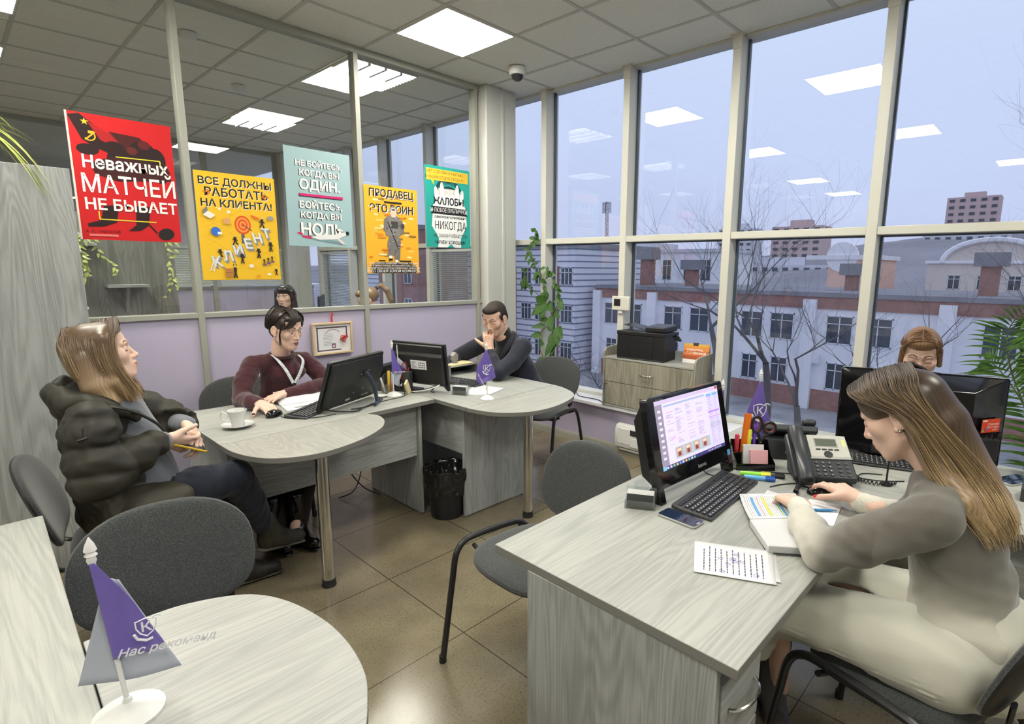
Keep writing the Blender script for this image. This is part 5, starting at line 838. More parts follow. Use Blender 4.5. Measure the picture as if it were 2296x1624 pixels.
# ================================================================ posters on the glass (each 0.48 x 0.68 m), plants
M_post = vcol('poster_print', 0.45)
class Poster:
    """flat coloured shapes laid on a sheet; coordinates in cm from the lower left corner (48 x 68)"""
    def __init__(s, label, x, z, bgc, tilt=0.0):
        s.t = thing('poster', label, 'poster', (x, YP - 0.012, z)); s.m = MB(); s.m.X = rotm(0, tilt); s.k = 0
        MB().box(0, .48, -.0004, .0016, 0, .68).build('sheet', M_paper, s.t, smooth=False).rotation_euler = (0, tilt, 0); s.poly([(0, 0), (48, 0), (48, 68), (0, 68)], bgc)
    def poly(s, pts, c):
        s.k += 1; y = -.0006 - .00006 * s.k; A = sum(pts[i][0] * pts[(i + 1) % len(pts)][1] - pts[(i + 1) % len(pts)][0] * pts[i][1] for i in range(len(pts)))
        if A < 0: pts = pts[::-1]
        s.m.add([(p[0] / 100, y, p[1] / 100) for p in pts], [tuple(range(len(pts)))], rgb(*c)); return s
    def rect(s, x0, y0, x1, y1, c): return s.poly([(x0, y0), (x1, y0), (x1, y1), (x0, y1)], c)
    def bar(s, p, q, w, c):
        d = Vector((q[0] - p[0], q[1] - p[1])); n = Vector((-d.y, d.x)).normalized() * w / 2; return s.poly([(p[0] - n.x, p[1] - n.y), (q[0] - n.x, q[1] - n.y), (q[0] + n.x, q[1] + n.y), (p[0] + n.x, p[1] + n.y)], c)
    def ell(s, x, y, a, b, c, n=20, rot=0.0): return s.poly([(x + a * math.cos(t) * math.cos(rot) - b * math.sin(t) * math.sin(rot), y + a * math.cos(t) * math.sin(rot) + b * math.sin(t) * math.cos(rot)) for t in (2 * PI * k / n for k in range(n))], c)
    def star(s, x, y, r, c): return [s.poly([(x, y), (x + r * math.cos(a), y + r * math.sin(a)), (x + .4 * r * math.cos(a + PI / 5), y + .4 * r * math.sin(a + PI / 5))], c).poly([(x, y), (x + .4 * r * math.cos(a - PI / 5), y + .4 * r * math.sin(a - PI / 5)), (x + r * math.cos(a), y + r * math.sin(a))], c) for a in (PI / 2 + 2 * PI * k / 5 for k in range(5))]
    def text(s, tx, x, y, size, c, **k):
        s.k += 1; write(s.m, tx, size / 100, T(x / 100, -.0006 - .00006 * s.k, y / 100) @ XZ, rgb(*c), **k); return s
    def shadow(s, tx, x, y, size, c, sc, dx=-.35, dy=-.35, **k):
        for i in range(1, 5): s.text(tx, x + dx * i / 4, y + dy * i / 4, size, sc, **k)
        return s.text(tx, x, y, size, c, **k)
    def man(s, x, y, h, c=(40, 36, 36), head=(225, 190, 160), arms=((-.18, .55), (.18, .45)), legs=((-.10, 0), (.10, 0))):
        for a in legs: s.bar((x, y + h * .45), (x + a[0] * h, y + a[1] * h), h * .10, c)
        s.poly([(x - h * .11, y + h * .80), (x + h * .11, y + h * .80), (x + h * .09, y + h * .42), (x - h * .09, y + h * .42)], c)
        for a in arms: s.bar((x, y + h * .77), (x + a[0] * h, y + a[1] * h), h * .075, c)
        return s.ell(x, y + h * .90, h * .075, h * .09, head, 10)
    def done(s): s.m.build('print', M_post, s.t, smooth=False, colors=True); return s.t
BK, WH = (28, 26, 28), (238, 236, 232)
# 1 red
p = Poster('red poster with a waving banner, dark players and big white lettering', .532, 1.692, (200, 22, 26)); dk, d2 = (38, 16, 18), (70, 18, 20)
p.poly([(1, 66), (6, 67.5), (20, 56), (34, 50), (30, 44), (12, 50), (6, 54)], dk).poly([(9, 64), (20, 58), (30, 52), (27, 48), (14, 55)], (170, 20, 24)).poly([(18, 60), (32, 59), (42, 50), (46, 40), (38, 42), (26, 50)], d2)
for x, y, a, b in ((20, 51, 5, 4), (33, 52, 6, 5), (39, 47, 5, 7), (25, 46, 9, 5), (41, 40, 4, 6), (8, 49, 5, 3)): p.ell(x, y, a, b, dk)
p.ell(34, 55, 3, 2.5, (92, 24, 24)).ell(28, 51, 2.5, 2.2, (96, 30, 28)).poly([(8, 42), (20, 47), (44, 44), (46, 36), (20, 33), (10, 36)], (60, 16, 18))
p.star(8, 63.5, 1.9, (240, 190, 40)); p.bar((7.5, 54), (12, 58.5), .7, (240, 180, 40)).rect(9, 57.5, 11.5, 59, (240, 180, 40)); [p.bar((9.5 + 2.4 * math.cos(a), 56.2 + 2.4 * math.sin(a)), (9.5 + 2.4 * math.cos(a + .35), 56.2 + 2.4 * math.sin(a + .35)), .6, (240, 180, 40)) for a in (-2.6 + .35 * k for k in range(9))]
p.poly([(12, 19), (19, 20), (17, 10), (11, 7.5), (4, 7), (4, 8.8), (10, 11)], dk).poly([(27, 20), (34, 20), (32, 9), (28, 6), (22, 5.5), (26, 9)], dk).bar((29, 14), (36, 5), .8, dk).ell(40.5, 4.5, 4.2, 3.4, (34, 26, 26), 24, .4)
for a, b in (((20, 46.6), (41, 47)), ((41, 47), (41, 43)), ((9.5, 16), (9.5, 11.5)), ((9.5, 11.5), (36, 11.3))): p.bar(a, b, .55, (235, 215, 60))
p.text('Неважных', 24.5, 42, 9.3, WH, bold=.0022, sx=.85).text('МАТЧЕЙ', 25.5, 30.2, 13.6, WH, bold=.0016, sx=.78).text('НЕ БЫВАЕТ', 25.5, 19.3, 8.4, WH, bold=.002, sx=.92).text('А. В. ТАРАСОВ', 10.5, 4.6, 2.2, (70, 14, 16)).rect(4, 2.0, 17, 3.2, (226, 120, 116)).rect(-.0, 0, .9, 68, (226, 214, 200)); p.done()
# 2 yellow
p = Poster('yellow poster with an orange target and a row of grey block letters', 1.110, 1.460, (238, 190, 36)); Y2 = (222, 160, 40)
for a, b in (((2, 40), (46, 14)), ((2, 28), (40, 4)), ((4, 22), (44, 46)), ((14, 3), (46, 22)), ((24, 46), (46, 32)), ((3, 33), (26, 45))): p.bar(a, b, .18, Y2)
for tx, y, sz, x in (('ВСЕ ДОЛЖНЫ', 62, 6.2, 24), ('РАБОТАТЬ', 55.3, 7.2, 24), ('НА КЛИЕНТА!', 48.5, 6.4, 24)): p.text(tx, x + .3, y - .4, sz, (250, 240, 210), bold=.0014).text(tx, x, y, sz, BK, bold=.0014)
for sx, x0 in ((1, 4), (-1, 44)): p.bar((x0, 55.3), (x0 + sx * 4.5, 55.3), .5, (226, 110, 30)).bar((x0 + sx * 4.5, 55.3), (x0 + sx * 2.3, 57.4), .5, (226, 110, 30)).bar((x0 + sx * 4.5, 55.3), (x0 + sx * 2.3, 53.2), .5, (226, 110, 30))
p.rect(24.6, 24, 26.6, 30, (92, 92, 100))
for k, c in enumerate(((222, 84, 30), (244, 150, 60), (222, 84, 30), (244, 150, 60), (222, 84, 30))): p.ell(26, 36, 5 - k * 1.0, 6 - k * 1.2, c, 28)
p.bar((26, 36), (31.5, 32.5), .5, (60, 60, 70))
for k, (ch, x, y) in enumerate(zip('КЛИЕНТ', (9.5, 16.2, 22.6, 29, 35, 40.8), (11.5, 15.2, 19.4, 23.5, 27.3, 30.8))):
    for i in range(6): p.text(ch, x + .22 * i, y - .32 * i, 8.6, (140, 140, 138) if i else (140, 140, 138), bold=.0025, shear=-.22)
    p.text(ch, x, y, 8.6, (224, 224, 220), bold=.0025, shear=-.22)
p.bar((4.5, 6), (7.2, 14), .45, WH).bar((6.5, 5.6), (9.2, 13.6), .45, WH); [p.bar((4.8 + .38 * k, 6.8 + 1.1 * k), (6.8 + .38 * k, 6.5 + 1.1 * k), .35, WH) for k in range(7)]
for x, y, h, kw in ((20.5, 22, 7.5, dict(legs=((-.2, .1), (.22, .12)))), (11, 14, 7.2, dict(legs=((.12, .1), (.2, .12)))), (24, 10.8, 8, {}), (34.5, 14.5, 8, {}), (42.5, 19, 8, {}), (19, 1.2, 8.6, dict(arms=((-.1, 1.05), (.1, 1.05)))), (38, 34, 8, dict(legs=((-.2, .12), (.15, .05)))), (45, 3, 5.4, {})): p.man(x, y, h, **kw)
for k in range(3): p.man(37.5 + 2.6 * k, 10.5 + 1.0 * k, 4.2).rect(36.6 + 2.6 * k, 9.6 + 1.0 * k, 39 + 2.6 * k, 10.6 + k, (110, 80, 130))
p.rect(13, 2, 17.5, 7.5, (186, 124, 66)).bar((13, 4.8), (17.5, 4.8), .3, (130, 84, 40)).rect(14.5, 36, 18.3, 39.6, (214, 160, 100)).ell(9.5, 31, 2.8, 2.8, (54, 110, 200)).rect(10.5, 29.2, 13, 30.8, WH).poly([(3, 41), (6, 43.6), (10, 41.2), (7, 38.8)], (236, 232, 222)).poly([(3.2, 41.2), (6, 43.8), (5.6, 46.4), (3, 43.8)], (120, 120, 120)).rect(28, 8.2, 30.4, 10.2, WH).rect(32, 1.6, 34.4, 3.4, (232, 150, 40)).rect(39, 3, 41.2, 4.4, WH).rect(17, 43, 18.8, 44.6, WH).poly([(31, 43), (36, 41.2), (36, 39.8), (31.2, 41.6)], (226, 100, 40)).ell(43.5, 41.5, 2.2, 1.4, (150, 150, 150)).rect(12, 44.5, 13.4, 46, WH); p.done()
# 3 pale blue
p = Poster('pale blue poster with thick white lettering and a magenta bar', 1.664, 1.697, (156, 184, 188), .004)
for tx, y, sz in (('НЕ БОЙТЕСЬ,', 57.4, 5.2), ('КОГДА ВЫ', 51, 5.6), ('ОДИН.', 42.8, 9.2), ('БОЙТЕСЬ,', 28.8, 6.4), ('КОГДА ВЫ', 21.8, 5.8), ('НОЛЬ', 11.6, 11.2)): p.shadow(tx, 24.5, y, sz, WH, BK, -.6, -.35, bold=.0024 * sz / 8, sx=1.0)
p.rect(8.6, 34.6, 40.8, 36.6, BK).rect(9.2, 35.2, 41.4, 36.9, (206, 24, 112)); p.poly([(10, 7.6), (22, 6.6), (38, 4), (42, 1.6), (36, 2.4), (20, 4.4)], (120, 146, 152)).poly([(16, 6.6), (22, 8.6), (34, 9.2), (42, 11.4), (43.2, 9.4), (36, 6), (22, 5)], (226, 226, 224)).ell(43.6, 10.6, 1.4, 1.6, BK).poly([(36, 7), (40, 4.4), (41.6, 2.4), (39.8, 2.2), (36, 5)], (222, 214, 206)).poly([(9, 6.4), (15, 5.4), (17, 6), (15, 7.4), (10.4, 7.6)], (200, 40, 90)).poly([(5.5, 9), (9, 8), (10.6, 8.6), (8, 10)], (200, 40, 90)); p.done()
# 4 amber soldier
p = Poster('amber poster with a grey camouflaged figure between black headings', 2.251, 1.502, (240, 178, 44)); r = random.Random(12)
for k in range(60):
    x, y, w_ = r.uniform(1, 40), r.uniform(12, 60), r.uniform(3, 8); c = r.choice(((222, 146, 30), (250, 205, 110), (250, 225, 170), (150, 112, 40), (226, 130, 20))); p.poly([(x + a, y + b) for a, b in rrect(0, min(w_, 46 - x), 0, 1.5, .7, 3)], c)
for tx, y, sz in (('ПРОДАВЕЦ', 62.4, 7.8), ('ЭТО ВОИН', 50.6, 8.2)): p.text(tx, 24.6, y - .6, sz, (252, 244, 220), bold=.0014, sx=.92).text(tx, 24, y, sz, BK, bold=.0014, sx=.92)
p.rect(17, 55.6, 33, 56.8, BK); g1, g2 = (120, 116, 112), (70, 66, 66)
p.poly([(19, 14), (24, 14.5), (25.5, 30), (21, 32), (18.6, 24)], g1).poly([(24.5, 10.5), (29.6, 11), (31, 28), (25, 31)], g1).poly([(17.5, 30), (31, 30), (32, 42), (28, 46), (20, 46), (16.4, 42)], (132, 128, 124)).poly([(16.5, 43), (20, 45), (19, 33), (15.5, 34)], g1).poly([(29, 45), (33, 42), (34.5, 33), (31, 31.5)], g1).ell(25, 47.5, 2.8, 3.2, (214, 196, 182)).poly([(21.4, 48), (21.6, 51.6), (24, 53.2), (27, 53), (29, 51), (28.8, 48.2), (27, 50), (23, 50)], (150, 146, 140)).ell(25, 50.6, 2.4, 1.1, WH).ell(25, 50.6, 1.9, .7, g2).rect(22.5, 36, 29, 41.5, g2).ell(33, 38, 1.8, 2.4, g2).bar((19.6, 41), (28.5, 19.5), .9, (40, 38, 38)).rect(19.6, 11, 22.4, 14.2, WH).rect(25, 8, 27.6, 11, WH).poly([(19, 10), (23, 10.6), (22.6, 12), (19.4, 12)], BK).poly([(24.6, 7), (30.6, 6.4), (30, 8), (25, 9)], BK)
for k in range(26): p.rect(*(lambda x, y: (x, y, x + r.uniform(.6, 1.6), y + .7))(r.uniform(18, 30), r.uniform(15, 45)), r.choice((g2, (164, 160, 154))))
for y, x0, x1, tx, sz in ((8.0, 6, 42, 'ОН СРАЖАЕТСЯ С КРИЗИСАМИ, СТРЕССАМИ, ОТКАЗАМИ', 1.55), (6.0, 3, 45, 'НО В ПЕРВУЮ ОЧЕРЕДЬ ОН СРАЖАЕТСЯ САМ С СОБОЙ,', 1.6), (4.1, 3, 45.5, 'СО СВОЕЙ ЛЕНЬЮ И СТРАХОМ, СТЕРЕОТИПАМИ, ПРИВЫЧКАМИ', 1.5), (1.7, 4, 45, 'И СО СВОЕЙ ЗОНОЙ КОМФОРТА.', 3.0)): h_ = 1.3 if y < 3 else .8; p.poly(rrect(x0, x1, y - h_, y + h_, h_ * .9, 3), BK).text(tx, 24.2, y, sz, WH, bold=.0003)
p.rect(10, 9.6, 16, 10.6, BK).rect(29, 9.4, 40, 10.4, BK); p.done()
# 5 teal
p = Poster('teal poster with two white hands covering a face and narrow lettering', 2.812, 1.728, (38, 160, 148)); p.poly([(9, 36), (9, 48), (14, 55.5), (24, 58), (35, 55), (40, 47), (40, 36), (30, 50), (16, 50)], (20, 70, 70)); [p.bar((10 + k * .6, 44 + k), (20 + k, 56 - k * .4), .2, (60, 190, 180)) for k in range(8)]; [p.bar((39 - k * .6, 44 + k), (29 - k, 56 - k * .4), .2, (60, 190, 180)) for k in range(8)]
p.poly([(10, 40), (14, 50), (35, 50), (39.5, 40), (38, 36), (12, 36)], (214, 206, 196)); p.poly([(6, 18), (8, 36), (12, 44), (38, 44), (43, 34), (44, 20), (37, 8), (37, 0), (30, 0), (26, 3), (22, 0), (12, 0), (13, 8)], (236, 238, 234))
for x, y, a in ((11.5, 44, .12), (17.5, 48, .04), (23, 42, -.1), (28.5, 42, .1), (33.5, 47, -.06), (38.5, 43, -.14)): p.ell(x, y, 2.1, 7.4, (236, 238, 234), 18, a).ell(x, y + 4.9, 1.2, 1.7, (206, 210, 206), 14, a)
p.poly([(1.5, 56), (46, 56.4), (46, 65.5), (1.5, 65.6)], (242, 192, 60)).poly([(6, 56.5), (9, 56.5), (9, 52)], (242, 192, 60)); [p.bar((39 + k * 1.5, 57), (39.4 + k * 1.5, 65), .35, (190, 140, 30)) for k in range(5)]
p.text('НЕТ СОПЛЯМ И НЫТЬЮ', 21, 63, 3.7, (90, 62, 10), sx=.86).text('В НАШЕМ ОТДЕЛЕ ПРОДАЖ', 20.5, 58.6, 3.3, (90, 62, 10), sx=.86)
p.text('ЖАЛОБЫ', 24.5, 39, 8.2, BK, bold=.0026, sx=.86).poly([(5, 28.4), (8, 31.6), (5, 34.6), (45, 34), (42, 31), (45, 28)], BK).text('И ЛЮБОЕ ПУБЛИЧНОЕ', 25, 31.4, 4.8, WH, sx=.74).text('самопожертвование', 26, 26, 3.4, BK, bold=.0005).text('НИКОГДА', 26, 18.4, 9.6, BK, sx=.72).text('НЕ ЗАКАНЧИВАЮТСЯ', 25.5, 9.8, 4.3, (60, 60, 62), sx=.78).text('НИЧЕМ ХОРОШИМ', 25.5, 4.2, 4.0, BK, bold=.0007, sx=.88); p.done()
# ================================================================ plants
def leafmat(n, a, b): q = N(n); v = q.coord(); q.col(q.ramp(q.noise(v, 30, 2), [(0.3, a), (0.7, b)])); q.b.inputs['Roughness'].default_value = .38; q.b.inputs['Transmission Weight'].default_value = 0; return q.m
M_leaf = leafmat('green_leaf', (.030, .085, .018), (.075, .17, .03)); M_palm = leafmat('palm_leaf', (.045, .12, .02), (.12, .24, .05)); M_grass = leafmat('yellow_green_leaf', (.28, .34, .07), (.46, .50, .16)); M_stem = mat('green_stem', (.10, .11, .045), .6); M_soil = mat('potting_soil', (.03, .02, .014), .95); M_pot = mat('terracotta_pink_pot', (.46, .27, .22), .6)
def leaf(mb, base, d, nrm, L, W, droop=.25, seg=6):
    d = Vector(d).normalized(); n = Vector(nrm); n = (n - d * n.dot(d)).normalized() if (n - d * n.dot(d)).length > 1e-4 else Vector((1, 0, 0)); s = d.cross(n); b = Vector(base); vs = []; fs = []
    for i in range(seg + 1):
        t = i / seg; w_ = W * math.sin(PI * min(1, t * 1.0) ** .75) ** .9 * (1 - .15 * t) if 0 < t < 1 else .0004; c = b + d * L * t - Vector((0, 0, 1)) * droop * L * t * t + n * .0
        vs += [tuple(c - s * w_ + n * .18 * w_), tuple(c), tuple(c + s * w_ + n * .18 * w_)]
        if i: o = 3 * (i - 1); fs += [(o, o + 1, o + 4, o + 3), (o + 1, o + 2, o + 5, o + 4)]
    mb.add(vs, fs)
# climbing plant on the sill
t = thing('potted_climber', 'tall climbing plant with broad green leaves in a pinkish pot on the sill', 'plant', (3.875, 3.62, .4005)); MB().lathe([(0, 0), (.085, 0), (.09, .006), (.115, .20), (.135, .205), (.138, .24), (.128, .245), (.122, .215), (0, .21)], 32).build('pot', M_pot, t); MB().lathe([(0, .222), (.122, .218)], 24).build('soil', M_soil, t)
def cp(px, z): return (0.0, px, z)   # sideways (along the window), height
stem = spline([(0, .02, .2), (-.02, .06, .30), (-.03, .10, .42), (-.03, .06, .55), (-.02, -.02, .62), (-.03, -.06, .74), (-.02, .02, .82), (-.02, .03, .93), (-.02, .08, 1.05), (-.03, .17, 1.19), (-.03, .24, 1.30), (-.02, .19, 1.40), (-.02, .16, 1.50)], 4)
s2 = spline([(0, -.02, .21), (-.03, -.05, .32), (-.03, -.09, .45), (-.04, -.13, .55), (-.04, -.16, .62)], 4); s3 = spline([(-.02, -.02, .62), (-.03, -.10, .75), (-.03, -.16, .86), (-.03, -.12, .98), (-.02, -.03, 1.10), (-.03, .02, 1.16)], 4); s4 = spline([(-.02, .02, .82), (-.04, .13, .92), (-.05, .24, .97), (-.05, .30, 1.02), (-.05, .27, 1.12)], 4)
m = MB(); [m.tube(s_, .0042, 6) for s_ in (stem, s2, s3, s4)]; m.build('stems', M_stem, t); m = MB(); r = random.Random(21)
def lv(p, L, W, ang, dx=-.35, droop=.3): leaf(m, p, (dx, math.cos(ang), math.sin(ang)), (-1, 0, .35), L, W, droop)
for p, L, W, a in (((-.03, .10, .42), .14, .045, 2.7), ((-.02, .05, .30), .15, .05, -1.2), ((-.03, .06, .50), .13, .04, .3), ((-.03, -.05, .34), .10, .035, -2.6), ((-.03, -.09, .45), .13, .05, -1.0), ((-.04, -.12, .52), .15, .055, -1.6), ((-.04, -.16, .62), .16, .06, -1.9), ((-.04, -.15, .60), .13, .05, 3.6), ((-.04, -.13, .55), .16, .065, -1.35), ((-.03, -.02, .62), .12, .045, 3.3), ((-.02, -.02, .64), .12, .04, .5), ((-.03, .02, .60), .15, .03, .15), ((-.03, -.04, .70), .13, .05, -2.3), ((-.02, .02, .82), .15, .06, .9), ((-.02, .03, .80), .16, .06, -.4), ((-.02, .02, .84), .15, .055, -1.4), ((-.02, .03, .86), .14, .05, 2.4), ((-.02, .0, .82), .13, .05, 3.4), ((-.03, -.10, .75), .11, .04, -2.9), ((-.03, -.16, .86), .10, .035, -2.7), ((-.03, -.15, .84), .11, .035, 3.6), ((-.03, -.12, .98), .08, .03, 2.9)): lv(p, L, W, a)
for s_, n_ in ((stem[26:], 36), (s3[8:], 16), (s4[6:], 14)):
    for k in range(n_): p = s_[int(k * len(s_) / n_)]; lv(p, r.uniform(.05, .085), r.uniform(.017, .027), r.uniform(-2.6, 1.2) if k % 2 else r.uniform(1.6, 3.6), r.uniform(-.6, .2))
m.build('leaves', M_leaf, t)
# palm by the right window
t = thing('potted_palm', 'feathery green palm standing by the windows beside the big black computer', 'plant', (3.45, -.10, 0)); MB().lathe([(0, 0), (.14, 0), (.19, .30), (.20, .30), (.20, .33), (.18, .33), (.17, .30), (0, .29)], 28).build('pot', M_pot, t); fr = MB(); st = MB(); r = random.Random(4)
def frond(P, L0, n=30):
    Q = spline(P, 10); st.tube(Q, [.007 * (1 - .8 * i / (len(Q) - 1)) for i in range(len(Q))], 5)
    for i in range(n):
        f_ = .18 + .82 * i / n; k = int(f_ * (len(Q) - 2)); p = Vector(Q[k]); d = (Vector(Q[k + 1]) - p).normalized(); sd = d.cross(Vector((-.75, -.66, .05))).normalized()
        for s in (-1, 1): leaf(fr, p, sd * s + d * .55 + Vector((r.gauss(0, .05),) * 3), (-.7, -.7, .2), L0 * math.sin(PI * (.15 + .8 * f_)) * r.uniform(.9, 1.1), .0075, .22, 5)
for P, L0 in ((((0, 0, .32), (.03, .10, .75), (.06, .24, 1.10), (.05, .26, 1.30), (.0, .16, 1.42)), .26), (((0, 0, .32), (0, .02, .80), (.0, .04, 1.15), (-.03, .12, 1.32), (-.08, .22, 1.36)), .26), (((0, 0, .32), (.05, -.02, .7), (.06, .02, 1.0), (.0, .12, 1.15), (-.04, .22, 1.18)), .24), (((0, 0, .32), (.1, -.10, .8), (.15, -.16, 1.2), (.12, -.2, 1.4)), .26), (((0, 0, .32), (-.02, -.1, .8), (-.02, -.14, 1.1), (.0, -.04, 1.30)), .25), (((0, 0, .32), (.12, .12, .8), (.2, .28, 1.05), (.22, .36, 1.1)), .22)): frond(P, L0)
fr.build('fronds', M_palm, t, ang=180); st.build('stalks', M_stem, t)
# spider plant on the tall cabinet
t = thing('spider_plant', 'yellow green spider plant on top of the tall cabinet', 'plant', (.12, 3.78, 2.0085)); MB().lathe([(0, 0), (.08, 0), (.10, .14), (.11, .14), (.11, .16), (.095, .16), (.09, .13), (0, .13)], 24).build('pot', M_whitep, t); m = MB(); r = random.Random(10)
for k in range(46):
    a = r.uniform(-1.0, 1.6) if k < 34 else r.uniform(0, 6.28); L = r.uniform(.24, .46); d = Vector((math.cos(a), -abs(math.sin(a)) * .7 if k % 2 else math.sin(a), r.uniform(.5, 1.9))).normalized(); leaf(m, (0, 0, .14), d, (-d.z * .5, .2, 1 - d.z), L, .009, r.uniform(.5, 1.25), 10)
for k in range(8): a = r.uniform(-.9, .5); leaf(m, (.0, -.05, .14), Vector((math.cos(a), -.6, .5)), (0, -.4, 1), r.uniform(.26, .36), .009, 1.3, 10)
m.build('leaves', M_grass, t, ang=180)
# ================================================================ next room seen through the partition: shelf wall, shelves, ivy, blinds
t = thing('shelf_wall', 'grey oak shelf panel with bracket shelves in the next room', 'shelf unit', (0, 5.2, 0)); MB().box(-.6, 1.235, 0, .04, 0, 1.92).build('panel', wood('Z', 'oak_shelf_wall', light=(.23, .23, .205), dark=(.13, .13, .115)), t, bevel=.002)
for x, z in ((.90, 1.385), (.62, 1.68)):
    s_ = MB().box(x - .125, x + .125, -.14, -.001, z, z + .022).build('shelf', WPX, t, bevel=.002); MB().prism([(-.11, z - .001), (-.001, z - .001), (-.001, z - .19)][::-1], x - .01, x + .01, 'x').build('bracket', WPX, s_)
def ivy(label, x, y, z, n, L, seed):
    t = thing('trailing_ivy', label, 'plant', (x, y, z)); st = MB(); lf = MB(); r = random.Random(seed); MB().lathe([(0, 0), (.04, 0), (.05, .07), (0, .065)], 16).build('pot', M_whitep, t)
    for k in range(n):
        a = r.uniform(-2.6, -.5); P = [(.0, 0, .06), (.05 * math.cos(a), .06 * math.sin(a), .05)]; q_ = Vector(P[-1])
        for i in range(7): q_ = q_ + Vector((r.gauss(0, .02), r.gauss(0, .006) - .004, -L / 7 * r.uniform(.6, 1.2))); P.append(tuple(q_))
        Q = spline(P, 4); st.tube(Q, .0014, 4)
        for p in Q[3::2]: leaf(lf, p, (r.gauss(0, 1), -.6, r.gauss(-.3, .5)), (0, -1, .4), r.uniform(.03, .05), .010, .3, 4)
    st.build('stems', M_stem, t); lf.build('leaves', M_grass, t)
ivy('trailing ivy at the shelf wall edge, next to the tall cabinet', .665, 5.12, 1.703, 6, .32, 3); ivy('trailing ivy hanging down the outer edge of the shelf wall', 1.19, 5.12, 1.93, 3, .72, 5)
M_blind = mat('blind_slat', (.62, .65, .60), .45)
def blind(label, X, w_, z0, z1, op=.35):
    t = thing('venetian_blind', label, 'blind', (0, 0, 0)); m = MB(); z = z0 + .02; old = X
    while z < z1 - .03: m.X = X @ T(0, 0, z) @ rotm(op); m.box(-w_ / 2, w_ / 2, -.0125, .0125, -.0004, .0004); z += .0225
    m.build('slats', M_blind, t, smooth=False); m = MB(); m.X = X; m.box(-w_ / 2, w_ / 2, -.02, .02, z1 - .03, z1).box(-w_ / 2, w_ / 2, -.014, .014, z0, z0 + .014); m.build('head_and_bottom_rail', M_blind, t, smooth=False); m = MB(); m.X = X
    for x in (-w_ * .35, 0, w_ * .35): m.tube([(x, 0, z0), (x, 0, z1)], .001, 4)
    m.build('cords', M_whitep, t)
for k, (a, b) in enumerate(((.46, 1.42), (1.50, 2.48), (2.58, 3.42))): blind(('venetian blind on the far glazing behind the red poster', 'venetian blind on the far glazing behind the yellow poster', 'venetian blind on the far glazing behind the black haired woman')[k], T((a + b) / 2, 8.67, 0), b - a, 1.27, 1.80, .9)
for y0, y1, lb in ((4.68, 5.57, 'venetian blind on the next room window behind the teal poster'), (7.53, 8.42, 'venetian blind on the last window of the next room')): blind(lb, T(3.93, (y0 + y1) / 2, 0) @ rotm(0, 0, PI / 2), y1 - y0 - .02, .45, 1.76, .5)
# ================================================================ people: smooth blended volumes turned into one mesh each
V3 = lambda *a: np.array(a, float)
class Sdf:
    def __init__(s): s.p = []
    def cone(s, a, b, ra, rb, k=.02, q=0.0, per=.1, sub=False, flat=None):
        a, b = np.array(a, float), np.array(b, float); ab = b - a; L = max(np.linalg.norm(ab), 1e-6); m = max(ra, rb) + 2 * abs(q)
        def f(X, Y, Z):
            px, py, pz = X - a[0], Y - a[1], Z - a[2]; t = np.clip((px * ab[0] + py * ab[1] + pz * ab[2]) / L ** 2, 0, 1)
            dx, dy, dz = px - t * ab[0], py - t * ab[1], pz - t * ab[2]
            if flat is not None: n, c = flat; dn = dx * n[0] + dy * n[1] + dz * n[2]; d = np.sqrt(np.maximum(dx * dx + dy * dy + dz * dz + dn * dn * (c * c - 1), 0))
            else: d = np.sqrt(dx * dx + dy * dy + dz * dz)
            d = d - (ra + (rb - ra) * t)
            return d - q * np.abs(np.sin(PI * t * L / per)) ** .7 if q else d
        s.p.append((f, np.minimum(a, b) - m, np.maximum(a, b) + m, k, sub)); return s
    def chain(s, pts, rs, k=.02, **kw):
        for i in range(len(pts) - 1): s.cone(pts[i], pts[i + 1], rs[i], rs[i + 1], k if i == 0 or kw.get('sub') else min(k, .010), **kw)
        return s
    def ell(s, c, r, k=.02, R=None, sub=False):
        c, r = np.array(c, float), np.array(r, float); m = r.max(); R = np.eye(3) if R is None else np.array(R)
        def f(X, Y, Z):
            x, y, z = X - c[0], Y - c[1], Z - c[2]; u = [(x * R[0, i] + y * R[1, i] + z * R[2, i]) for i in range(3)]
            k0 = np.sqrt(sum((u[i] / r[i]) ** 2 for i in range(3))); k1 = np.sqrt(sum((u[i] / r[i] ** 2) ** 2 for i in range(3))) + 1e-9; return k0 * (k0 - 1) / k1
        s.p.append((f, c - m, c + m, k, sub)); return s
    def ball(s, c, r, k=.02, sub=False): return s.cone(c, np.array(c, float) + V3(0, 0, 1e-5), r, r, k, sub=sub)
    def mesh(s, h, disp=None, lo=None, hi=None):
        if lo is None: lo = np.min([p[1] for p in s.p if not p[4]], 0) - 4 * h; hi = np.max([p[2] for p in s.p if not p[4]], 0) + 4 * h
        n = np.ceil((hi - lo) / h).astype(int) + 1; ax = [lo[i] + h * np.arange(n[i]) for i in range(3)]; D = np.full(n, .25, np.float32)
        for f, a, b, k, sub in s.p:
            m = k + 4 * h + .006; i0 = np.maximum(((a - m - lo) / h).astype(int), 0); i1 = np.minimum(((b + m - lo) / h).astype(int) + 2, n)
            if (i1 <= i0).any(): continue
            sl = tuple(slice(i0[i], i1[i]) for i in range(3)); X, Y, Z = ax[0][sl[0]][:, None, None], ax[1][sl[1]][None, :, None], ax[2][sl[2]][None, None, :]
            d = f(X, Y, Z); o = D[sl]
            if sub: g = np.maximum(k - np.abs(o + d), 0) / k; D[sl] = np.maximum(o, -d) + g * g * k * .25
            else: g = np.maximum(k - np.abs(o - d), 0) / k; D[sl] = np.minimum(o, d) - g * g * k * .25
        if disp is not None: D = D - disp(ax[0][:, None, None], ax[1][None, :, None], ax[2][None, None, :]).astype(np.float32)
        return surfnet(D, lo, h)
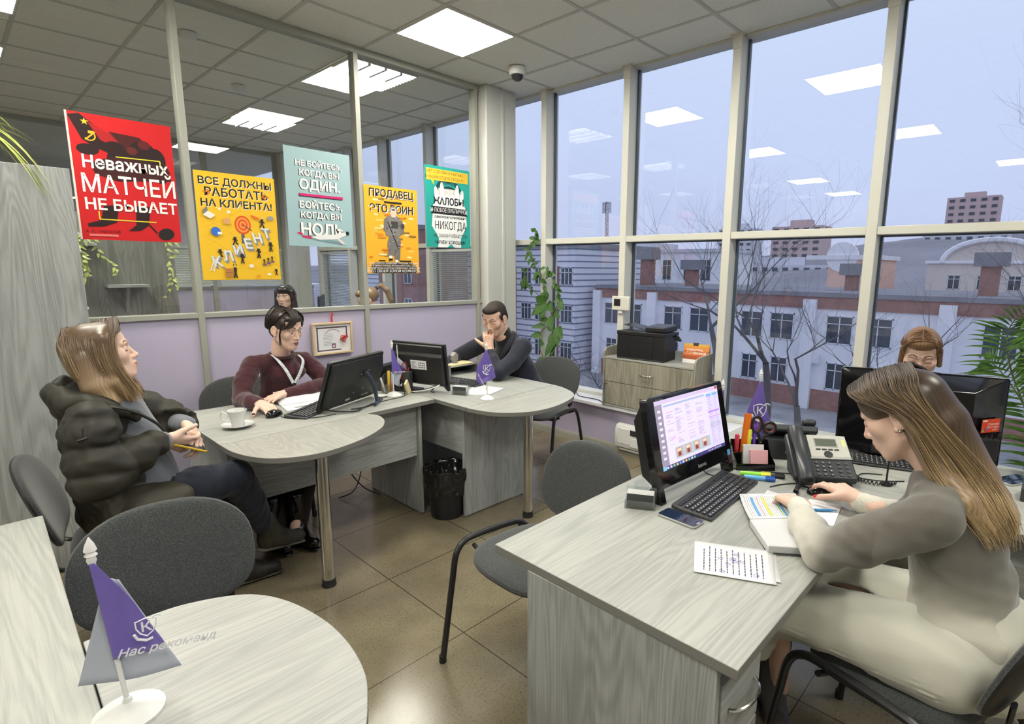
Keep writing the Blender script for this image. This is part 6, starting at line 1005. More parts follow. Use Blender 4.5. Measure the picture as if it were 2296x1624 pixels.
def surfnet(D, lo, h):
    S_ = D < 0; c = [S_[i:S_.shape[0] - 1 + i, j:S_.shape[1] - 1 + j, k:S_.shape[2] - 1 + k] for i in (0, 1) for j in (0, 1) for k in (0, 1)]
    n = sum(x.astype(np.int8) for x in c); act = np.argwhere((n > 0) & (n < 8)); idx = np.full(n.shape, -1, np.int32); idx[tuple(act.T)] = np.arange(len(act))
    cv = np.array([[i, j, k] for i in (0, 1) for j in (0, 1) for k in (0, 1)]); val = np.stack([D[tuple((act + o).T)] for o in cv], 1); P = np.zeros((len(act), 3)); w_ = np.zeros(len(act))
    for a in range(8):
        for b in range(a + 1, 8):
            if np.abs(cv[a] - cv[b]).sum() != 1: continue
            m = (val[:, a] < 0) != (val[:, b] < 0); t = np.where(m, val[:, a] / np.where(m, val[:, a] - val[:, b], 1), 0); P += m[:, None] * (cv[a] + t[:, None] * (cv[b] - cv[a])); w_ += m
    V = lo + h * (act + P / w_[:, None]); F = []
    for ax in range(3):
        u, v = (ax + 1) % 3, (ax + 2) % 3; a = [slice(None)] * 3; b = [slice(None)] * 3; a[ax] = slice(0, -1); b[ax] = slice(1, None)
        s0, s1 = S_[tuple(a)], S_[tuple(b)]; e = np.argwhere(s0 != s1); e = e[(e[:, u] > 0) & (e[:, v] > 0) & (e[:, u] < n.shape[u]) & (e[:, v] < n.shape[v]) & (e[:, ax] < n.shape[ax])]
        ou, ov = np.eye(3, dtype=int)[u], np.eye(3, dtype=int)[v]; q = np.stack([idx[tuple((e - ou - ov).T)], idx[tuple((e - ov).T)], idx[tuple(e.T)], idx[tuple((e - ou).T)]], 1); fl = s0[tuple(e.T)]; q[~fl] = q[~fl][:, ::-1]; F.append(q)
    return V, np.concatenate(F)
def smooth_mesh(V, F, it=2, lam=.5):
    E = np.concatenate([F[:, [0, 1]], F[:, [1, 2]], F[:, [2, 3]], F[:, [3, 0]]]); 
    for _ in range(it):
        A = np.zeros_like(V); c = np.zeros(len(V)); np.add.at(A, E[:, 0], V[E[:, 1]]); np.add.at(A, E[:, 1], V[E[:, 0]]); np.add.at(c, E[:, 0], 1); np.add.at(c, E[:, 1], 1); V = V + lam * (A / np.maximum(c, 1)[:, None] - V)
    return V
def put(name, parts, m, par, loc, ang=180):
    """parts: list of (V, F, C) joined into one mesh, world coordinates -> local to the figure's root"""
    o = 0; Vs, Fs, Cs = [], [], []
    for V, F, C in parts: Vs.append(V - np.array(loc)); Fs.append(F + o); Cs.append(np.broadcast_to(C, (len(V), 4)) if np.ndim(C) == 1 else C); o += len(V)
    V, F, C = np.concatenate(Vs), np.concatenate(Fs), np.concatenate(Cs); me = bpy.data.meshes.new(name); me.vertices.add(len(V)); me.vertices.foreach_set('co', V.astype(np.float32).ravel())
    me.loops.add(F.size); me.loops.foreach_set('vertex_index', F.astype(np.int32).ravel()); me.polygons.add(len(F)); me.polygons.foreach_set('loop_start', np.arange(0, F.size, 4, dtype=np.int32)); me.update(calc_edges=True)
    a = me.color_attributes.new('Col', 'FLOAT_COLOR', 'POINT'); a.data.foreach_set('color', C.astype(np.float32).ravel()); me.materials.append(m); return finish(name, me, par, ang=ang)
def folds(amp, scale, seed, stretch=(1, 1, 1), n=5):
    r = np.random.default_rng(seed); K = r.normal(size=(n, 3)); K /= np.linalg.norm(K, axis=1)[:, None]; K *= scale * r.uniform(.7, 1.5, (n, 1)); K *= np.array(stretch); ph = r.uniform(0, 6.3, n)
    def f(X, Y, Z):
        s = 0
        for i in range(n): s = s + (.5 - np.abs(np.sin(K[i, 0] * X + K[i, 1] * Y + K[i, 2] * Z + ph[i] + 1.3 * np.sin(K[(i + 1) % n, 0] * X * .5 + K[(i + 1) % n, 1] * Y * .5 + K[(i + 1) % n, 2] * Z * .5))))
        return amp * s / n * 2
    return f
def headM(c, f, pitch=0, roll=0, tilt=0):
    f = Vector((f[0], f[1], 0)).normalized(); a = math.atan2(f.y, f.x) - PI / 2; M = T(*c) @ rotm(0, 0, a) @ rotm(-math.radians(pitch)) @ rotm(0, math.radians(roll), 0); A = np.array(M); return A[:3, :3], A[:3, 3]
to_w = lambda M, P: np.asarray(P, float) @ M[0].T + M[1]
to_l = lambda M, P: (np.asarray(P, float) - M[1]) @ M[0]
SKIN = V3(*rgb(222, 187, 168)[:3], 1)
def head_mesh(M, look='down', skin=SKIN, lips=(176, 92, 86), brow=(92, 66, 48), male=False, h=.0024, neck_to=None, ears=True, wide=1.0, stub=False, iris=(70, 60, 50)):
    s = Sdf(); sc = 1.04 if male else 1.0; E = lambda c, r, k, sub=False: s.ell(V3(*c) * sc, V3(*r) * sc, k * 1.0, sub=sub); Cn = lambda a, b, ra, rb, k, sub=False: s.cone(V3(*a) * sc, V3(*b) * sc, ra * sc, rb * sc, k, sub=sub)
    E((0, -.014, .036), (.072 * wide, .092, .080), .01); E((0, .030, -.026), (.057 * wide, .058, .086), .03); E((0, .026, .048), (.062 * wide, .060, .052), .02)
    for q in (-1, 1):
        Cn((q * .050 * wide, .002, -.052), (q * .017, .062, -.094), .017 if not male else .020, .015, .03); s.ball(V3(q * .042 * wide, .056, -.014) * sc, .021 * sc, .03); Cn((q * .012, .087, .026), (q * .044, .076, .026), .007, .006, .014)
    E((0, .070, -.096), (.021 if not male else .026, .017, .015), .022); Cn((0, .079, -.060), (0, .074, -.062), .022, .022, .02)
    for q in (-1, 1): E((q * .031, .096, .006), (.019, .015, .0125), .014, True)
    for q in (-1, 1): s.ball(V3(q * .031, .0745, .004) * sc, .0138 * sc, .004)
    Cn((0, .083, .014), (0, .103, -.026), .0065, .0085, .012); s.ball(V3(0, .104, -.031) * sc, .0098 * sc, .008)
    for q in (-1, 1): s.ball(V3(q * .0115, .094, -.034) * sc, .0072 * sc, .008); E((q * .006, .100, -.041), (.0035, .005, .003), .003, True)
    Cn((-.018, .081, -.0605), (-.004, .0935, -.0575), .0035, .0055, .006); Cn((.018, .081, -.0605), (.004, .0935, -.0575), .0035, .0055, .006); Cn((-.015, .083, -.068), (.015, .083, -.068), .004, .004, .006); Cn((-.006, .0895, -.0685), (.006, .0895, -.0685), .0062, .0062, .006); Cn((-.018, .0965, -.0635), (.018, .0965, -.0635), .0012, .0012, .003, True)
    if ears:
        for q in (-1, 1):
            Rm = np.array(rotm(0, 0, q * .35))[:3, :3]; s.ell(V3(q * .076 * wide, -.010, -.004) * sc, V3(.008, .019, .031) * sc, .006, Rm); s.ell(V3(q * .083 * wide, -.006, .002) * sc, V3(.006, .010, .018) * sc, .004, Rm, sub=True); s.ball(V3(q * .074 * wide, .004, -.030) * sc, .008, .006)
    nk = .056 if male else .047
    if neck_to is not None:
        nl = to_l(M, neck_to); s.cone((0, -.022, -.055), nl * .55 + V3(0, -.022, -.055) * .45, nk, nk, .03); s.cone(nl * .55 + V3(0, -.022, -.055) * .45, nl, nk, nk * 1.15, .03)
    V, F = s.mesh(h); V = smooth_mesh(V, F, 1, .4); C = np.tile(skin, (len(V), 1)); x, y, z = (V / sc).T
    def paint(mask, c, a=1.0): C[mask] = C[mask] * (1 - a) + V3(*rgb(*c)[:3], 1) * a
    paint(((np.abs(x) - .036) / .02) ** 2 + ((z + .022) / .018) ** 2 + ((y - .06) / .03) ** 2 < 1, (224, 160, 142), .35)
    ax_ = np.abs(x); lm = (y > .079) & (np.where(ax_ < .0185, 1, 0) > 0) & (z < -.054 + .12 * (.004 - ax_) * (ax_ > .004)) & (z > -.0755 + .9 * np.maximum(0, ax_ - .006)); paint(lm, lips, .85)
    bz = .0295 + .006 * np.sin(np.clip((ax_ - .012) / .036, 0, 1) * PI) - .05 * np.maximum(0, ax_ - .036); paint((ax_ > .012) & (ax_ < .048) & (np.abs(z - bz) < .0032 * (1.2 - (ax_ - .012) / .05)) & (y > .06), brow, .9)
    ex, ez = ax_ - .031, z - .004
    if look == 'down': paint((np.abs(ex) < .0155) & (y > .072) & (np.abs(ez + .0065 + .022 * np.abs(ex)) < .0017), (48, 34, 28)); paint((np.abs(ex) < .014) & (y > .074) & (ez > -.005) & (ez < .008), (196, 146, 128), .35)
    else:
        eye = (np.abs(ex) < .0125 - 1.1 * np.maximum(0, np.abs(ez + .001))) & (np.abs(ez + .001) < .0052) & (y > .074); paint(eye, (226, 222, 216)); paint(eye & (((x - np.sign(x) * .031 - .0) ** 2 + (ez + .0015) ** 2) < .0052 ** 2), iris); paint(eye & (((x - np.sign(x) * .031) ** 2 + (ez + .0015) ** 2) < .0024 ** 2), (12, 10, 10)); paint((np.abs(ex) < .0145) & (y > .072) & (np.abs(ez - .0058 + .03 * np.abs(ex)) < .0016), (36, 26, 24))
    if male: paint((z < -.035) & (y > .0) & (z > -.11) & ~lm & ((ax_ > .022) | (z < -.078) | ((z > -.054) & (z < -.043))), (150, 122, 108), .30)
    return to_w(M, V), F, C
def hand(wr, f, n, thumb, skin=SKIN, nail=None, curl=(.5, .6, .7, .8), spread=.06, size=1.0, tcurl=.5, topen=.9, h=.0021, fore=None, fr=.028, bend=None):
    """wr wrist, f palm direction, n back-of-hand normal, thumb = +1/-1 side along n x f"""
    wr = np.array(wr, float); f = np.array(f, float) / np.linalg.norm(f); n = np.array(n, float); n = n - f * n.dot(f); n /= np.linalg.norm(n); sd = np.cross(n, f) * thumb; s = Sdf(); z = size; nails = []
    if fore is not None: s.cone(fore, wr, fr * 1.25, fr * .92, .02, flat=(n, 1.25))
    s.cone(wr, wr + f * .03 * z, .024 * z, .026 * z, .02, flat=(n, 1.5))
    for i, o in enumerate((.029, .010, -.010, -.028)):
        k = wr + f * (.088 - .004 * abs(i - 1)) * z + sd * o * z; s.cone(wr + f * .02 * z + sd * o * .5 * z, k, .0145 * z, .0115 * z, .012); a = 0.0; p = k; L = (.042, .047, .043, .034)[i]; r0 = (.0088, .0092, .0088, .0076)[i] * z; d0 = f + sd * spread * (1.5 - i) * .9; d0 /= np.linalg.norm(d0)
        cu = curl[i] if hasattr(curl[i], '__len__') else (curl[i] * .8, curl[i], curl[i] * .7)
        for j, (l, c) in enumerate(zip((L, L * .62, L * .5), cu)):
            a += c; d = d0 * math.cos(a) - n * math.sin(a); q = p + d * l * z; s.cone(p, q, r0 * (1 - .10 * j), r0 * (.94 - .12 * j), .004 if j else .006); p = q
        nd = n * math.cos(a) + d0 * math.sin(a); nails.append((p - d * .003 * z + nd * r0 * .55, r0 * .95))
    b = wr + f * .022 * z + sd * .022 * z; d = f * .62 + sd * topen - n * .25; d /= np.linalg.norm(d); p1 = b + d * .040 * z; d2 = d * (1 - tcurl * .5) + f * tcurl * .9 - n * tcurl * .25; d2 /= np.linalg.norm(d2); p2 = p1 + d2 * .034 * z; d3 = d2 * .8 + f * tcurl * .5 - n * tcurl * .3; d3 /= np.linalg.norm(d3); p3 = p2 + d3 * .024 * z
    s.cone(b, p1, .017 * z, .0125 * z, .016); s.cone(p1, p2, .0112 * z, .0100 * z, .004); s.cone(p2, p3, .0100 * z, .0082 * z, .004); nails.append((p3 + n * .006 * z - d3 * .002, .009 * z))
    V, F = s.mesh(h); V = smooth_mesh(V, F, 1, .4); C = np.tile(skin, (len(V), 1))
    if nail is not None:
        for c, r in nails: C[np.linalg.norm(V - c, axis=1) < r] = V3(*rgb(*nail)[:3], 1)
    return V, F, C
def strands(guides, n, spread, r, cols, seed=1, taper=.35, jit=.004, seg=12):
    """hair locks: each guide (list of points) spawns n thin tubes; returns V, F, C"""
    g = np.random.default_rng(seed); Vs, Fs, Cs = [], [], []; o = 0; cols = [V3(*rgb(*c)[:3], 1) for c in cols]
    for gi, gd in enumerate(guides):
        Q = np.array(spline(gd, max(2, int(math.ceil(seg / (len(gd) - 1)))))); m = len(Q); Tn = np.gradient(Q, axis=0); Tn /= np.linalg.norm(Tn, axis=1)[:, None] + 1e-9
        for k in range(n):
            off = g.normal(size=3) * spread; wv = g.normal(size=3) * jit; ph = g.uniform(0, 6.3); tt = np.linspace(0, 1, m)[:, None]; P = Q + off * (.35 + .65 * tt) + wv * np.sin(tt * 5 + ph) * tt; cut = m - g.integers(0, max(1, m // 6)); P = P[:cut]; mm = len(P)
            u = np.cross(Tn[:mm], g.normal(size=3)); u /= np.linalg.norm(u, axis=1)[:, None] + 1e-9; v = np.cross(Tn[:mm], u); rr = r * g.uniform(.6, 1.3) * (1 - (1 - taper) * np.linspace(0, 1, mm) ** 2)[:, None]
            ring = np.stack([P + rr * (u * math.cos(a) + v * math.sin(a)) for a in (0, PI / 2, PI, 3 * PI / 2)], 1).reshape(-1, 3); i = np.arange(mm - 1)[:, None] * 4; j = np.arange(4)[None]; Fq = np.stack([i + j, i + (j + 1) % 4, i + 4 + (j + 1) % 4, i + 4 + j], -1).reshape(-1, 4)
            t2 = np.linspace(0, 1, mm); c = cols[0] * 0; w0 = g.uniform(-.25, .25); pos = np.clip(t2 + w0, 0, 1) * (len(cols) - 1); lo_ = np.floor(pos).astype(int).clip(0, len(cols) - 2) if len(cols) > 1 else np.zeros(mm, int); ca = np.array(cols); cc = ca[lo_] + (ca[np.minimum(lo_ + 1, len(cols) - 1)] - ca[lo_]) * (pos - lo_)[:, None]; cc = cc * g.uniform(.75, 1.25); cc[:, 3] = 1
            Vs.append(ring); Fs.append(Fq + o); Cs.append(np.repeat(cc, 4, axis=0)); o += 4 * mm
    return np.concatenate(Vs), np.concatenate(Fs), np.concatenate(Cs)
M_skin = vcol('skin', .5, sss=0.0, spec=.35); M_hair = vcol('hair', .36, spec=.55); M_knit = vcol('knit_wool', .92, sheen=.35, bump=.5, bscale=260); M_cloth = vcol('woven_cloth', .85, sheen=.15, bump=.25, bscale=500); M_shell = vcol('coat_shell', .58, spec=.35, bump=.05, bscale=120); M_leather = vcol('leather', .5, bump=.2, bscale=200)
def colr(*c): return V3(*rgb(*c)[:3], 1)
def person(label, loc): return thing('person', label, 'person', loc)
def tube_mesh(pts, rs, h=.008, k=.02): return Sdf().chain(pts, rs, k).mesh(h)
def gradcol(V, t, stops):
    t = np.clip(t, 0, 1); xs = [s[0] for s in stops]; return np.stack([np.interp(t, xs, [colr(*s[1])[i] for s in stops]) for i in range(3)] + [np.ones(len(V))], 1)
def boot(heel, toe, ank, top, r=.045, sole_c=(40, 36, 34), c=(60, 56, 54), h=.006, par=None, loc=None, m=None, label=None, nm='boot', laces=None):
    heel, toe, ank, top = (np.array(p, float) for p in (heel, toe, ank, top)); s = Sdf(); s.cone(ank, top, r * 1.05, r * 1.15, .02); s.cone(heel, toe, r * .92, r * .78, .03); s.cone(ank, toe * .55 + heel * .45, r, r * .85, .03); V, F = s.mesh(h, folds(.003, 70, 3)); o = put(nm, [(V, F, colr(*c))], m or M_leather, par, loc)
    up = V3(0, 0, 1); d = (toe - heel); d /= np.linalg.norm(d); nrm = up - d * d[2]; nrm /= np.linalg.norm(nrm); q = Sdf(); a, b = heel - nrm * r * .85 - d * r * .25, toe - nrm * r * .66 + d * r * .25; q.cone(a, b, r * .82, r * .72, .005, flat=(nrm, 3.6)); V, F = q.mesh(h * .8); put('sole', [(V, F, colr(*sole_c))], m or M_leather, o, loc)
    if laces is not None:
        mb = MB()
        for i in range(6):
            t = i / 5; p = ank * (1 - t) + (toe * .6 + heel * .4) * t; sd = np.cross(d, nrm); e = p + nrm * r * (.95 - .1 * t); mb.tube([e - sd * r * .5 - nrm * .008, e, e + sd * r * .5 - nrm * .008], .0025, 5)
        mb.v = [tuple(np.array(v) - np.array(loc)) for v in mb.v]; mb.build('laces', laces, o)
    return o
# ---------------------------------------------------------------- woman in the grey ombre sweater at the front desk
L0 = (1.735, .205, 0); t = person('woman in a grey ombre sweater writing at the front desk, long straight fair hair', L0)
H = headM((1.735, .285, 1.170), (.06, .995), 30, 0); hl = lambda *p: to_w(H, p)
neck = V3(1.745, .185, 1.035); shL, shR = V3(1.575, .165, .955), V3(1.915, .195, .965); elL, elR = V3(1.535, .395, .80), V3(2.005, .19, .765); wrL, wrR = V3(1.795, .553, .798), V3(1.975, .425, .795)
hd = head_mesh(H, 'down', neck_to=neck, lips=(186, 108, 100), brow=(96, 72, 54), h=.0022)
core = Sdf().chain([neck, (1.745, .15, .93), (1.75, .09, .72), (1.745, .08, .56)], [.05, .062, .060, .07], .02).chain([shL, elL, wrL], [.038, .033, .026]).chain([shR, elR, wrR], [.038, .033, .026]).chain([(1.66, .10, .54), (1.62, .53, .53), (1.80, .56, .12)], [.05, .04, .03]).chain([(1.83, .10, .54), (1.84, .56, .53), (1.76, .70, .12)], [.05, .04, .03]).mesh(.012)
hL = hand(wrL, (.62, .60, -.10), (.05, .0, 1), -1, nail=(176, 24, 34), curl=((.25, .35, .3), (.5, .6, .5), (.7, .8, .6), (.8, .9, .6)), tcurl=.6, fore=wrL + V3(-.05, -.03, .0), fr=.027); hR = hand(wrR + V3(.0, .0, .012), (.52, .85, .05), (-.05, .05, 1), 1, nail=(176, 24, 34), curl=((.15, .35, .35), (.2, .4, .4), (.3, .5, .4), (.4, .6, .5)), tcurl=.3, topen=.75, spread=.05, fore=wrR + V3(-.02, -.07, .004), fr=.027)
put('body', [hd, (core[0], core[1], SKIN), hL, hR], M_skin, t, L0)
s = Sdf(); s.chain([(1.745, .165, .99), (1.748, .145, .90), (1.752, .105, .76), (1.748, .085, .64), (1.745, .09, .575)], [.080, .112, .118, .132, .145], .02); s.cone((1.645, .168, .965), (1.85, .185, .972), .066, .066, .03); s.ell((1.70, .225, .88), (.11, .06, .06), .04)
s.chain([shL, (1.545, .30, .86), elL, (1.65, .475, .80), wrL - V3(.02, .015, 0)], [.066, .064, .060, .054, .035], .025); s.chain([shR, elR, wrR - V3(.0, .03, 0)], [.066, .058, .038], .025); s.ell((1.63, .09, .65), (.05, .10, .05), .04); s.ell((1.74, .0, .63), (.14, .05, .05), .04)
fo, f2 = folds(.010, 26, 5, (.5, .7, 1.7)), folds(.004, 60, 9)
V, F = s.mesh(.0065, lambda X, Y, Z: fo(X, Y, Z) * np.clip((1.0 - Z) / .15, .15, 1) + f2(X, Y, Z)); V = smooth_mesh(V, F, 2)
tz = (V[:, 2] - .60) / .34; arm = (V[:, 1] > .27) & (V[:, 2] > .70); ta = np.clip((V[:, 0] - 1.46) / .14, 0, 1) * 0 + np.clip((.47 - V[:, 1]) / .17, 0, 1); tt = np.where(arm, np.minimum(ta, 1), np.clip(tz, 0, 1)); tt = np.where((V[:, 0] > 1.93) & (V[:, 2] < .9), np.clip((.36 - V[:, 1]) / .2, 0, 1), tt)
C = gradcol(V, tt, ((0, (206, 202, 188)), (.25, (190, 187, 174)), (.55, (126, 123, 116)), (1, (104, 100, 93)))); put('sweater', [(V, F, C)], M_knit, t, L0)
for cf in (Sdf().cone(wrL - V3(.045, .03, 0), wrL - V3(.012, .008, 0), .036, .034, .005), Sdf().cone(wrR - V3(.012, .06, -.0), wrR - V3(.004, .02, 0), .036, .034, .005)): V, F = cf.mesh(.003, lambda X, Y, Z: .0012 * np.sin((X + Z) * 900)); put('cuff', [(V, F, colr(212, 208, 194))], M_knit, t, L0)
s = Sdf(); s.chain([(1.745, .04, .575), (1.65, .12, .555), (1.625, .38, .545), (1.62, .58, .53)], [.155, .128, .100, .082], .05).chain([(1.745, .04, .575), (1.83, .12, .555), (1.845, .40, .545), (1.845, .60, .53)], [.155, .128, .100, .082], .04).chain([(1.735, .28, .53), (1.735, .60, .50)], [.085, .085], .04); s.chain([(1.62, .57, .52), (1.66, .60, .38)], [.085, .08], .04).chain([(1.845, .59, .52), (1.82, .62, .38)], [.085, .08], .04); s.cone((1.745, .33, .38), (1.745, .33, .30), .23, .25, .02, sub=True)
fo = folds(.005, 30, 15, (1.5, .5, 1)); V, F = s.mesh(.007, lambda X, Y, Z: fo(X, Y, Z) + .0022 * np.sin(Z * 420 + Y * 30) * np.clip((.56 - Z) / .03, 0, 1)); V = smooth_mesh(V, F, 1); put('skirt', [(V, F, colr(196, 195, 182))], M_knit, t, L0)
boot((1.815, .60, .055), (1.715, .52, .045), (1.80, .59, .11), (1.79, .58, .30), .043, c=(84, 82, 84), par=t, loc=L0); boot((1.80, .74, .055), (1.70, .68, .045), (1.79, .73, .11), (1.79, .70, .30), .043, c=(84, 82, 84), par=t, loc=L0)
hs = Sdf(); hs.ell(hl(0, -.020, .040), (.0775, .096, .0835), .01, H[0]); hs.ell(hl(0, -.070, .0), (.064, .040, .075), .02, H[0]); hs.ell(hl(0, .040, .080), (.060, .052, .036), .015, H[0])
for q in (-1, 1): hs.ell(hl(q * .064, .035, .055), (.014, .036, .046), .012, H[0])
hs.chain([hl(0, -.070, .03), hl(0, -.088, -.05), V3(1.75, .105, 1.035), V3(1.742, .045, .945), V3(1.738, .025, .915)], [.062, .055, .048, .040, .02], .02); hs.chain([hl(-.052, -.035, -.02), V3(1.685, .175, 1.045), V3(1.665, .115, .985), V3(1.675, .060, .93)], [.032, .034, .034, .016], .02); hs.chain([hl(.05, -.04, -.02), V3(1.81, .14, 1.04), V3(1.815, .08, .94)], [.032, .034, .022], .02)
hs.ell(hl(0, .115, -.015), (.075, .06, .085), .012, H[0], sub=True)
for q in (-1, 1): hs.ell(hl(q * .09, .030, -.035), (.03, .042, .046), .012, H[0], sub=True)
V, F = hs.mesh(.0032); lz = to_l(H, V); C = gradcol(V, (1.27 - V[:, 2]) / .36, ((0, (62, 48, 38)), (.35, (84, 68, 52)), (.7, (142, 118, 88)), (1, (200, 176, 136)))) * (1 + .25 * np.sin(lz[:, 0] * 900 + lz[:, 1] * 60))[:, None]; C[:, 3] = 1; put('hair', [(V, F, C)], M_hair, t, L0)
G = []
for q in (-1, 1):
    for k in range(30):
        u = k / 29; y0 = .088 - .165 * u; top = hl(q * .003, y0, .124 + .010 * math.sin(u * PI) - .022 * max(0, .3 - u)); sd = hl(q * (.080 + .006 * math.sin(u * PI)), .058 - .145 * u, .052 + .022 * (1 - u)); lo = hl(q * (.088 - .012 * u), -.022 - .070 * u, -.010 - .012 * u); w3 = V3(1.745 + q * (.098 - .075 * u), .185 - .115 * u, 1.050 - .01 * u); bk = V3(1.745 + q * (.105 - .075 * u) - .01, .125 - .10 * u, .985 - .01 * u); e = V3(1.745 + q * (.085 - .06 * u) - .012 * (1 - u), .060 - .055 * u, .905 + .022 * math.sin(k * 2.1)); G.append([top, (top + sd) / 2 + (sd - hl(0, -.02, .03)) * .12, sd, lo, w3, bk, e])
put('hair_locks', [strands(G, 24, .0045, .0012, ((60, 46, 36), (80, 64, 48), (120, 98, 72), (176, 150, 112), (208, 184, 142)), 3, seg=18)], M_hair, t, L0)
er = MB(); 
for k in range(2): er.tube([tuple(np.array(hl(-.078 - .004 * math.cos(a), -.004 + .004 * k, -.036 + .006 * k + .004 * math.sin(a))) - np.array(L0)) for a in (i * PI / 4 for i in range(8))], .0009, 5, closed=True)
er.build('earrings', M_chrome, t)
# ---------------------------------------------------------------- woman in the khaki down coat
L0 = (.42, 2.745, 0); t = person('woman in an open khaki down coat and jeans holding a yellow phone, fair bobbed hair', L0)
H = headM((.365, 2.70, 1.215), (.985, -.17), -10, 0); hl = lambda *p: to_w(H, p); neck = V3(.345, 2.70, 1.07)
shR, shL = V3(.285, 2.51, 1.0), V3(.40, 2.87, 1.02); elR, elL = V3(.275, 2.46, .80), V3(.575, 2.90, .885); wrR, wrL = V3(.490, 2.555, .868), V3(.625, 2.725, .875)
hd = head_mesh(H, 'down', neck_to=neck, lips=(196, 120, 112), brow=(84, 62, 46), h=.0023)
core = Sdf().chain([neck, (.35, 2.70, .95), (.40, 2.71, .72), (.43, 2.71, .58)], [.05, .062, .060, .07], .02).chain([shR, elR, wrR], [.038, .033, .026]).chain([shL, elL, wrL], [.038, .033, .026]).chain([(.46, 2.62, .56), (.74, 2.62, .62), (.905, 2.74, .30)], [.05, .04, .03]).chain([(.46, 2.80, .56), (.72, 2.76, .54), (.80, 2.80, .14)], [.05, .04, .03]).mesh(.012)
hR = hand(wrR + V3(.02, .01, 0), (.80, .30, -.42), (.15, -.85, -.45), 1, curl=((.3, .5, .4), (.4, .6, .5), (.5, .7, .5), (.6, .7, .5)), tcurl=.3, topen=.6, fore=wrR - V3(.05, .02, -.0), fr=.028, h=.0024); hL = hand(wrL + V3(0, -.02, .0), (.05, -.88, -.40), (.75, -.25, .55), 1, curl=((.4, .7, .5), (.5, .8, .6), (.6, .8, .6), (.6, .8, .6)), tcurl=.5, fore=wrL + V3(-.005, .05, .0), fr=.028, h=.0024)
put('body', [hd, (core[0], core[1], SKIN), hR, hL], M_skin, t, L0)
s = Sdf(); s.chain([(.375, 2.70, 1.0), (.405, 2.70, .85), (.45, 2.70, .66)], [.105, .13, .13], .04).cone((.37, 2.70, 1.02), neck + V3(.01, 0, .0), .08, .062, .03).cone(wrR - V3(.05, .025, 0), wrR + V3(.012, .006, 0), .040, .036, .01).cone(wrL + V3(-.01, .06, 0), wrL + V3(0, .0, 0), .042, .037, .01); V, F = s.mesh(.006, lambda X, Y, Z: .0014 * np.sin((X * .3 + Y) * 620) + 0 * Z); put('pullover', [(V, F, colr(112, 116, 124))], M_knit, t, L0)
s = Sdf(); Q = dict(q=.012, per=.095); s.chain([(.325, 2.70, 1.03), (.345, 2.70, .90), (.375, 2.71, .72), (.395, 2.715, .585)], [.105, .138, .150, .165], .03); s.chain([(.40, 2.58, .60), (.50, 2.575, .585)], [.115, .108], .03).chain([(.40, 2.83, .60), (.47, 2.84, .585)], [.11, .105], .03); s.cone((.30, 2.545, 1.0), (.38, 2.85, 1.02), .072, .072, .03)
s.chain([shR, elR], [.078, .078], .02, **Q).chain([elR + V3(.01, .005, .01), wrR - V3(.03, .012, 0)], [.076, .056], .02, **Q).chain([shL, elL], [.078, .074], .02, **Q).chain([elL, wrL + V3(-.01, .035, 0)], [.072, .056], .02, **Q)
s.chain([(.53, 2.70, 1.06), (.56, 2.70, .90), (.59, 2.705, .72), (.62, 2.705, .50)], [.085, .085, .09, .10], .03, sub=True); s.cone((.50, 2.70, 1.1), (.40, 2.70, 1.15), .09, .08, .03, sub=True)
fo, f2 = folds(.008, 20, 31, (.6, .6, 1.6)), folds(.006, 62, 33); V, F = s.mesh(.0068, lambda X, Y, Z: fo(X, Y, Z) + f2(X, Y, Z) + .009 * (np.abs(np.sin(Z * PI / .105 + 2 * X)) ** .6 - .5)); V = smooth_mesh(V, F, 1); C = gradcol(V, (V[:, 2] - .5) / .55, ((0, (66, 60, 45)), (.4, (50, 47, 38)), (1, (42, 40, 34)))); put('coat', [(V, F, C)], M_shell, t, L0)
s = Sdf(); s.chain([(.31, 2.545, 1.045), (.255, 2.60, 1.055), (.235, 2.69, 1.075), (.26, 2.80, 1.08), (.36, 2.865, 1.065)], [.042, .052, .056, .052, .042], .02); s.ell((.27, 2.69, 1.02), (.07, .13, .06), .02); s.cone((.31, 2.545, 1.045), (.43, 2.565, .985), .036, .020, .02); s.cone((.36, 2.865, 1.065), (.46, 2.845, 1.0), .04, .020, .02); s.ell((.31, 2.71, 1.13), (.09, .09, .06), .02, sub=True)
fo = folds(.010, 32, 41); V, F = s.mesh(.006, lambda X, Y, Z: fo(X, Y, Z)); put('hood', [(V, F, colr(46, 44, 36))], M_shell, t, L0)
lo_ = np.array(L0); z = MB(); 
for P in ([(.30, 2.495, 1.06), (.40, 2.525, 1.02), (.50, 2.60, .93), (.545, 2.615, .84)], [(.535, 2.60, .70), (.52, 2.565, .60), (.54, 2.57, .52)]): z.tube([tuple(np.array(p) - lo_) for p in spline(P, 8)], .006, 6)
z.build('zip', mat('dark_zip', (.05, .048, .04), .4, metal=.4), t); z = MB(); z.tube([tuple(np.array(p) - lo_) for p in ((.255, 2.425, 1.0), (.25, 2.415, .965))], .0025, 5).tube([tuple(np.array(p) - lo_) for p in ((.235, 2.412, .962), (.262, 2.412, .968))], .005, 6); z.ball(tuple(V3(.50, 2.455, .565) - lo_), (.008, .005, .008), 10); z.build('toggle_and_snap', M_bmet, t)
